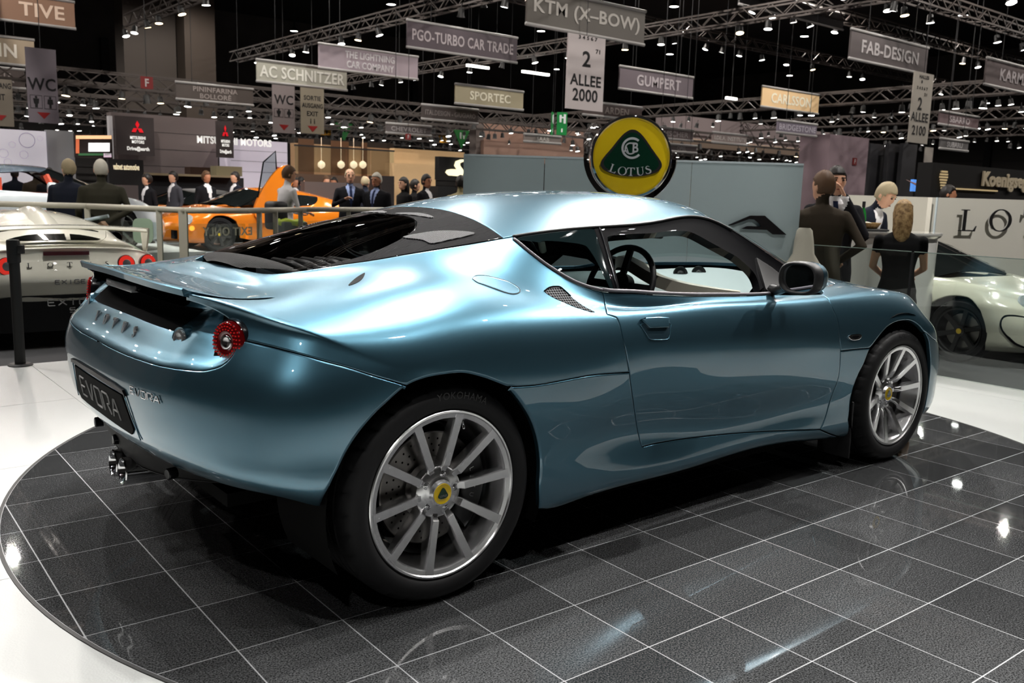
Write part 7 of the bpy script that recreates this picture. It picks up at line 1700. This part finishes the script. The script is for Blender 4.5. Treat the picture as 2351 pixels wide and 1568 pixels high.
    for a, b_, r, mi in prim:
        a, b_ = np.array(a), np.array(b_); e = b_-a; t = np.clip(((F_-a)@e)/max(e@e, 1e-9), 0, 1); dd = np.linalg.norm(F_-a-t[:, None]*e, axis=1)-r
        w_ = dd < best; best[w_] = dd[w_]; bi[w_] = mi
    mt = [top, legs, SKIN[skin], shirt or top, BLACKM]
    # shirt front: a wedge of the chest below the throat
    if shirt and jacket:
        inv = F_.copy(); a = math.radians(lean); zz = F_[:, 2]-.92; x0 = F_[:, 0]*math.cos(a)-zz*math.sin(a); z0 = .92+F_[:, 0]*math.sin(a)+zz*math.cos(a)
        wdg = (x0 > .03) & (z0 > 1.12) & (z0 < 1.50) & (np.abs(F_[:, 1]) < (z0-1.12)*.24) & (bi != SKM); bi[wdg] = SHM
        if tie: mt.append(tie); bi[wdg & (np.abs(F_[:, 1]) < .024) & (z0 < 1.46)] = 5
    for m_ in mt: me.materials.append(m_)
    me.polygons.foreach_set('material_index', bi.astype(np.int32)); me.transform(M); me.shade_smooth()
    body = bpy.data.objects.new('body', me); link(body, p_)
    # hair
    def hput(h_, nm, m_, sm=True):
        h_.v = [tuple(M @ (hm @ Vector(q))) for q in h_.v]; return h_.build(nm, m_, p_, smooth=sm)
    hr = MB(); nA, nT = 28, 18; V = []
    for t in np.linspace(.02, math.pi*.80, nT):
        V.append([])
        for a in np.linspace(0, 2*math.pi, nA+1)[:-1]:
            g = 1.075+.022*math.sin(7*a+3*t)+.02*math.sin(13*a-5*t)+rnd.uniform(-.012, .012); V[-1].append((.098*g*math.sin(t)*math.cos(a)-.004, .076*g*1.02*math.sin(t)*math.sin(a), .016+.112*g*math.cos(t)))
    if style != 'bald':
        idx = []
        for i in range(nT-1):
            for j in range(nA):
                q = V[i][j]; front = q[0] > .040 and q[2] < .062; side = q[0] > .0 and abs(q[1]) > .05 and q[2] < .02; low = q[2] < (-.055 if style != 'receding' else -.03)
                top_ = style == 'receding' and q[2] > .075 and q[0] > -.04
                if not (front or side or low or top_): idx.append((i*nA+j, (i+1)*nA+j, (i+1)*nA+(j+1) % nA, i*nA+(j+1) % nA))
        hr.v = [p for r in V for p in r]; hr.f = idx; hr.m = [0]*len(idx); n0 = len(hr.v); hr.v += [(p[0]*.9, p[1]*.9, .016+(p[2]-.016)*.9) for p in hr.v]
        from collections import Counter
        E_ = Counter(); 
        for f in idx:
            for q in range(4): E_[tuple(sorted((f[q], f[(q+1) % 4])))] += 1
        for e, c in E_.items():
            if c == 1: hr.f.append((e[0], e[1], e[1]+n0, e[0]+n0)); hr.m.append(0)
        hput(hr, 'hair', HAIR[hair])
    if style == 'long':
        h2 = MB(); V = []
        for z, rx, ry, ox in ((.075, .085, .074, -.018), (.0, .088, .084, -.030), (-.08, .078, .086, -.045), (-.16, .060, .080, -.058), (-.23, .040, .064, -.066), (-.28, .022, .040, -.070), (-.30, .008, .012, -.072)):
            V.append([(ox+rx*math.cos(a)*(.5 if math.cos(a) > 0 else 1), ry*math.sin(a)*(1+.05*math.sin(5*a+z*30)+rnd.uniform(-.05, .05)), z) for a in np.linspace(.9, 2*math.pi-.9, 22)])
        h2.grid(V); hput(h2, 'long_hair', HAIR[hair])
    if face:
        for sg in (1, -1):
            e = MB(); ell(e, (.088, sg*.031, .012), (.010, .014, .007), 8, 6); hput(e, 'eye', mat('eye_dark', (.03, .02, .015), .2))
            e = MB(); e.bar((.094, sg*.016, .032), (.084, sg*.052, .031), .008, .008); hput(e, 'eyebrow', HAIR[hair], False)
        e = MB(); ell(e, (.094, 0, -.064), (.006, .022, .005), 8, 5); hput(e, 'mouth', mat('lips', srgb(150, 85, 75), .5))
    # hands: palm and five separate bent fingers
    for sg in (1, -1):
        el, wr = (arms or {}).get('l' if sg > 0 else 'r', ((-.02, sg*.25, 1.13), (.06, sg*.25, .88)))
        el, wr = Vector(Ln(el)), Vector(Ln(wr)); f = (wr-el).normalized(); s_ = Vector((0, 1, 0))-f*f.y; s_ = s_.normalized() if s_.length > .2 else f.orthogonal().normalized(); c_ = f.cross(s_)*sg
        if abs(f.z) > .7: s_ = Vector((1, 0, 0))-f*f.x; s_.normalize(); c_ = Vector((0, -sg, 0))
        hnd = MB(); V = []
        for t, w1, w2 in ((-.02, .026, .020), (.02, .030, .016), (.055, .042, .014), (.085, .042, .012), (.098, .034, .007)):
            o_ = wr+f*t; V.append([o_+s_*w1*math.cos(a)+c_*w2*math.sin(a) for a in np.linspace(0, 2*math.pi, 13)[:-1]])
        hnd.grid(V, close_v=True); hnd.f.append(tuple(range(len(V)*12-12, len(V)*12))); hnd.m.append(0)
        for j, (oy, L_) in enumerate(((-.030, .062), (-.010, .074), (.011, .070), (.030, .054))):
            r0 = wr+f*.085+s_*oy; k1 = r0+f*L_*.45+c_*.006; k2 = k1+(f*.75+c_*.5)*L_*.32; k3 = k2+(f*.3+c_*.8)*L_*.28; hnd.tube([r0, k1, k2, k3], [.0092, .0086, .0078, .006], 7)
        t0 = wr+f*.025-s_*.030; t1 = t0+(f*.6-s_*.7+c_*.3)*.035; t2 = t1+(f*.9+c_*.3)*.032; hnd.tube([t0, t1, t2], [.011, .0105, .0075], 7)
        hnd.v = [tuple(M @ Vector(q)) for q in hnd.v]; hnd.build('hand', SKIN[skin], p_, smooth=True)
    return p_, M, Ln
BLKS = cloth('black_suit', srgb(22, 22, 26)); NAVY = cloth('navy_suit', srgb(26, 30, 42)); OLIVE = cloth('olive_suit', srgb(48, 46, 36)); BRN = cloth('brown_suit', srgb(58, 50, 40)); WSH = cloth('white_shirt', srgb(232, 230, 232)); BLU = cloth('blue_shirt', srgb(150, 165, 205)); BEI = cloth('beige_jacket', srgb(165, 155, 120)); BLK = cloth('black_dress', srgb(12, 12, 13)); TIE = cloth('dark_tie', srgb(35, 45, 75)); GRYJ = cloth('grey_jacket', srgb(70, 70, 76)); REDT = cloth('red_tie', srgb(120, 35, 35))
def facecam(u, off=0.):
    r = ray(u, 470); return math.degrees(math.atan2(-r.y, -r.x))+off
# men behind the backdrop at the right
person(1888, 7.2, facecam(1888, 200), 'man in a dark brown suit seen from behind at the reception', 1.70, BRN, BRN, WSH, 'a', 'brown', head_yaw=25, v=480, arms={'r': ((-.14, -.30, 1.16), (.10, -.22, 1.02)), 'l': ((.02, .26, 1.14), (.20, .16, 1.05))}, face=False)
person(1913, 7.75, facecam(1915, 12), 'dark haired man in a black suit with one hand at his mouth', 1.76, BLKS, BLKS, WSH, 'a', 'dark', v=480, tie=TIE, arms={'l': ((.12, .26, 1.15), (.125, .06, 1.50)), 'r': ((.0, -.27, 1.13), (.10, -.26, .90))}, head_yaw=5)
person(1954, 9.05, facecam(1962, 60), 'grey haired man leaning over the reception counter', 1.76, NAVY, NAVY, WSH, 'a', 'grey', lean=28, v=480, arms={'l': ((.20, .22, 1.14), (.42, .14, 1.10)), 'r': ((.18, -.22, 1.14), (.38, -.12, 1.10))}, head_tilt=12)
person(2076, 7.0, facecam(2076, 182), 'blonde woman in a black dress with her back turned at the counter', 1.50, BLK, BLK, BLK, 'a', 'blond', 'long', lean=8, jacket=False, skirt=True, sleeves='short', v=480, arms={'l': ((.10, .22, 1.14), (.28, .13, 1.08)), 'r': ((.10, -.22, 1.14), (.28, -.13, 1.08))}, face=False, head_tilt=8)
person(2170, 12.4, facecam(2170, 90), 'man with dark hair half hidden behind the white reception wall', 1.74, NAVY, NAVY, WSH, 'b', 'dark', v=480, face=False)
# two grey haired men at the left
person(160, 11.2, facecam(160, 150), 'grey haired man in a navy suit turning to his companion', 1.72, NAVY, NAVY, WSH, 'a', 'grey', head_yaw=55, v=480, build=1.08)
person(236, 10.9, facecam(236, 185), 'grey haired man in an olive suit with his back turned holding papers', 1.72, OLIVE, OLIVE, WSH, 'a', 'silver', v=480, build=1.12, arms={'r': ((-.10, -.30, 1.14), (-.13, -.04, 1.0)), 'l': ((.0, .27, 1.13), (.08, .26, .90))}, face=False)
pb = at(222, 503, d=10.66)
mb = MB(); mb.tube([pb-RV*.14+ZV*-.02, pb+RV*.14+ZV*.04], .022, 12); tag(mb.build('rolled_papers', mat('paper_blue_white', srgb(190, 205, 212), .6), None, smooth=40), 'rolled pale papers held behind the back of the man in olive', 'papers')
# middle group
wp_, wM, wL = person(652, 13.6, facecam(652, 120), 'man in a white shirt with a black bag looking at the raised door', 1.78, WSH, cloth('dark_trousers', srgb(30, 30, 34)), None, 'a', 'brown', head_yaw=-20, jacket=False, v=480, lean=6, arms={'r': ((.08, -.24, 1.12), (.30, -.14, 1.10)), 'l': ((.10, .22, 1.12), (.30, .12, 1.08))})
mb = MB(); mb.box(wM @ Vector((-.20, -.12, 1.02)), (.24, .34, .42), math.radians(facecam(652, 120))); tag(mb.build('shoulder_bag', BLACKM, None, bevel=.06, seg=3), 'black shoulder bag of the man in the white shirt', 'bag')
person(803, 15.4, facecam(803, 10), 'bald man in a dark suit gesturing with papers in his hand', 1.80, BLKS, BLKS, BLU, 'a', 'grey', 'receding', v=480, tie=TIE, arms={'r': ((.05, -.28, 1.15), (.26, -.12, 1.25)), 'l': ((.08, .27, 1.12), (.30, .05, 1.10))})
person(838, 17.8, facecam(836, 150), 'man with thinning hair standing behind the two suited men', 1.72, NAVY, NAVY, BLU, 'a', 'grey', 'receding', v=480, face=False)
person(866, 15.2, facecam(866, -35), 'stern grey haired man in a black suit and blue shirt', 1.74, BLKS, BLKS, BLU, 'b', 'silver', v=480, tie=TIE, build=1.1)
person(928, 16.6, facecam(928, -60), 'smiling woman with long dark hair dressed in black', 1.70, BLK, BLK, BLK, 'a', 'dark', 'long', v=480, jacket=True)
person(950, 17.6, facecam(948, 100), 'person with dark hair between the woman and the tall man', 1.68, BLK, BLK, BLK, 'a', 'dark', v=480, face=False)
person(976, 16.4, facecam(976, 60), 'dark haired man in a black suit laughing with the woman', 1.76, BLKS, BLKS, WSH, 'b', 'dark', v=480, head_yaw=-10)
person(1056, 14.5, facecam(1056, 160), 'man in a beige jacket cut off by the pale backdrop', 1.72, BEI, GRYJ, WSH, 'b', 'dark', v=480, face=False)
# visitors further back
far = [(38, 19, 1.70, NAVY, 'dark', 'visitor in navy at the far left counter'), (86, 18, 1.72, BRN, 'brown', 'visitor with brown hair behind the white concept car'), (118, 17.5, 1.70, BLKS, 'dark', 'dark dressed visitor left of the grey haired men'), (342, 17.4, 1.64, BLKS, 'dark', 'visitor in black beside the black sign board'), (402, 18.8, 1.72, GRYJ, 'dark', 'visitor in a grey jacket in front of the dark counter'), (474, 18.4, 1.74, BLKS, 'brown', 'visitor in black before the cream cupboard'), (543, 19.6, 1.76, NAVY, 'dark', 'dark haired visitor beside the orange raised door'), (676, 21, 1.70, BLKS, 'dark', 'first visitor seated along the lounge counter'), (690, 22.2, 1.72, GRYJ, 'dark', 'second visitor along the lounge counter'), (748, 20.5, 1.74, BRN, 'brown', 'red faced visitor along the lounge counter'), (769, 20.8, 1.72, BLKS, 'dark', 'dark visitor beside the bald man in the suit')]
for u, d, H, t_, h_, lab in far: person(u, d, facecam(u, rnd.choice((-60, 40, 120, 170))), lab, H, t_, BLKS, WSH, rnd.choice('ab'), h_, v=480, vox=.024, face=False, head_yaw=rnd.uniform(-30, 30))

bpy.data.scenes.remove(WORK)
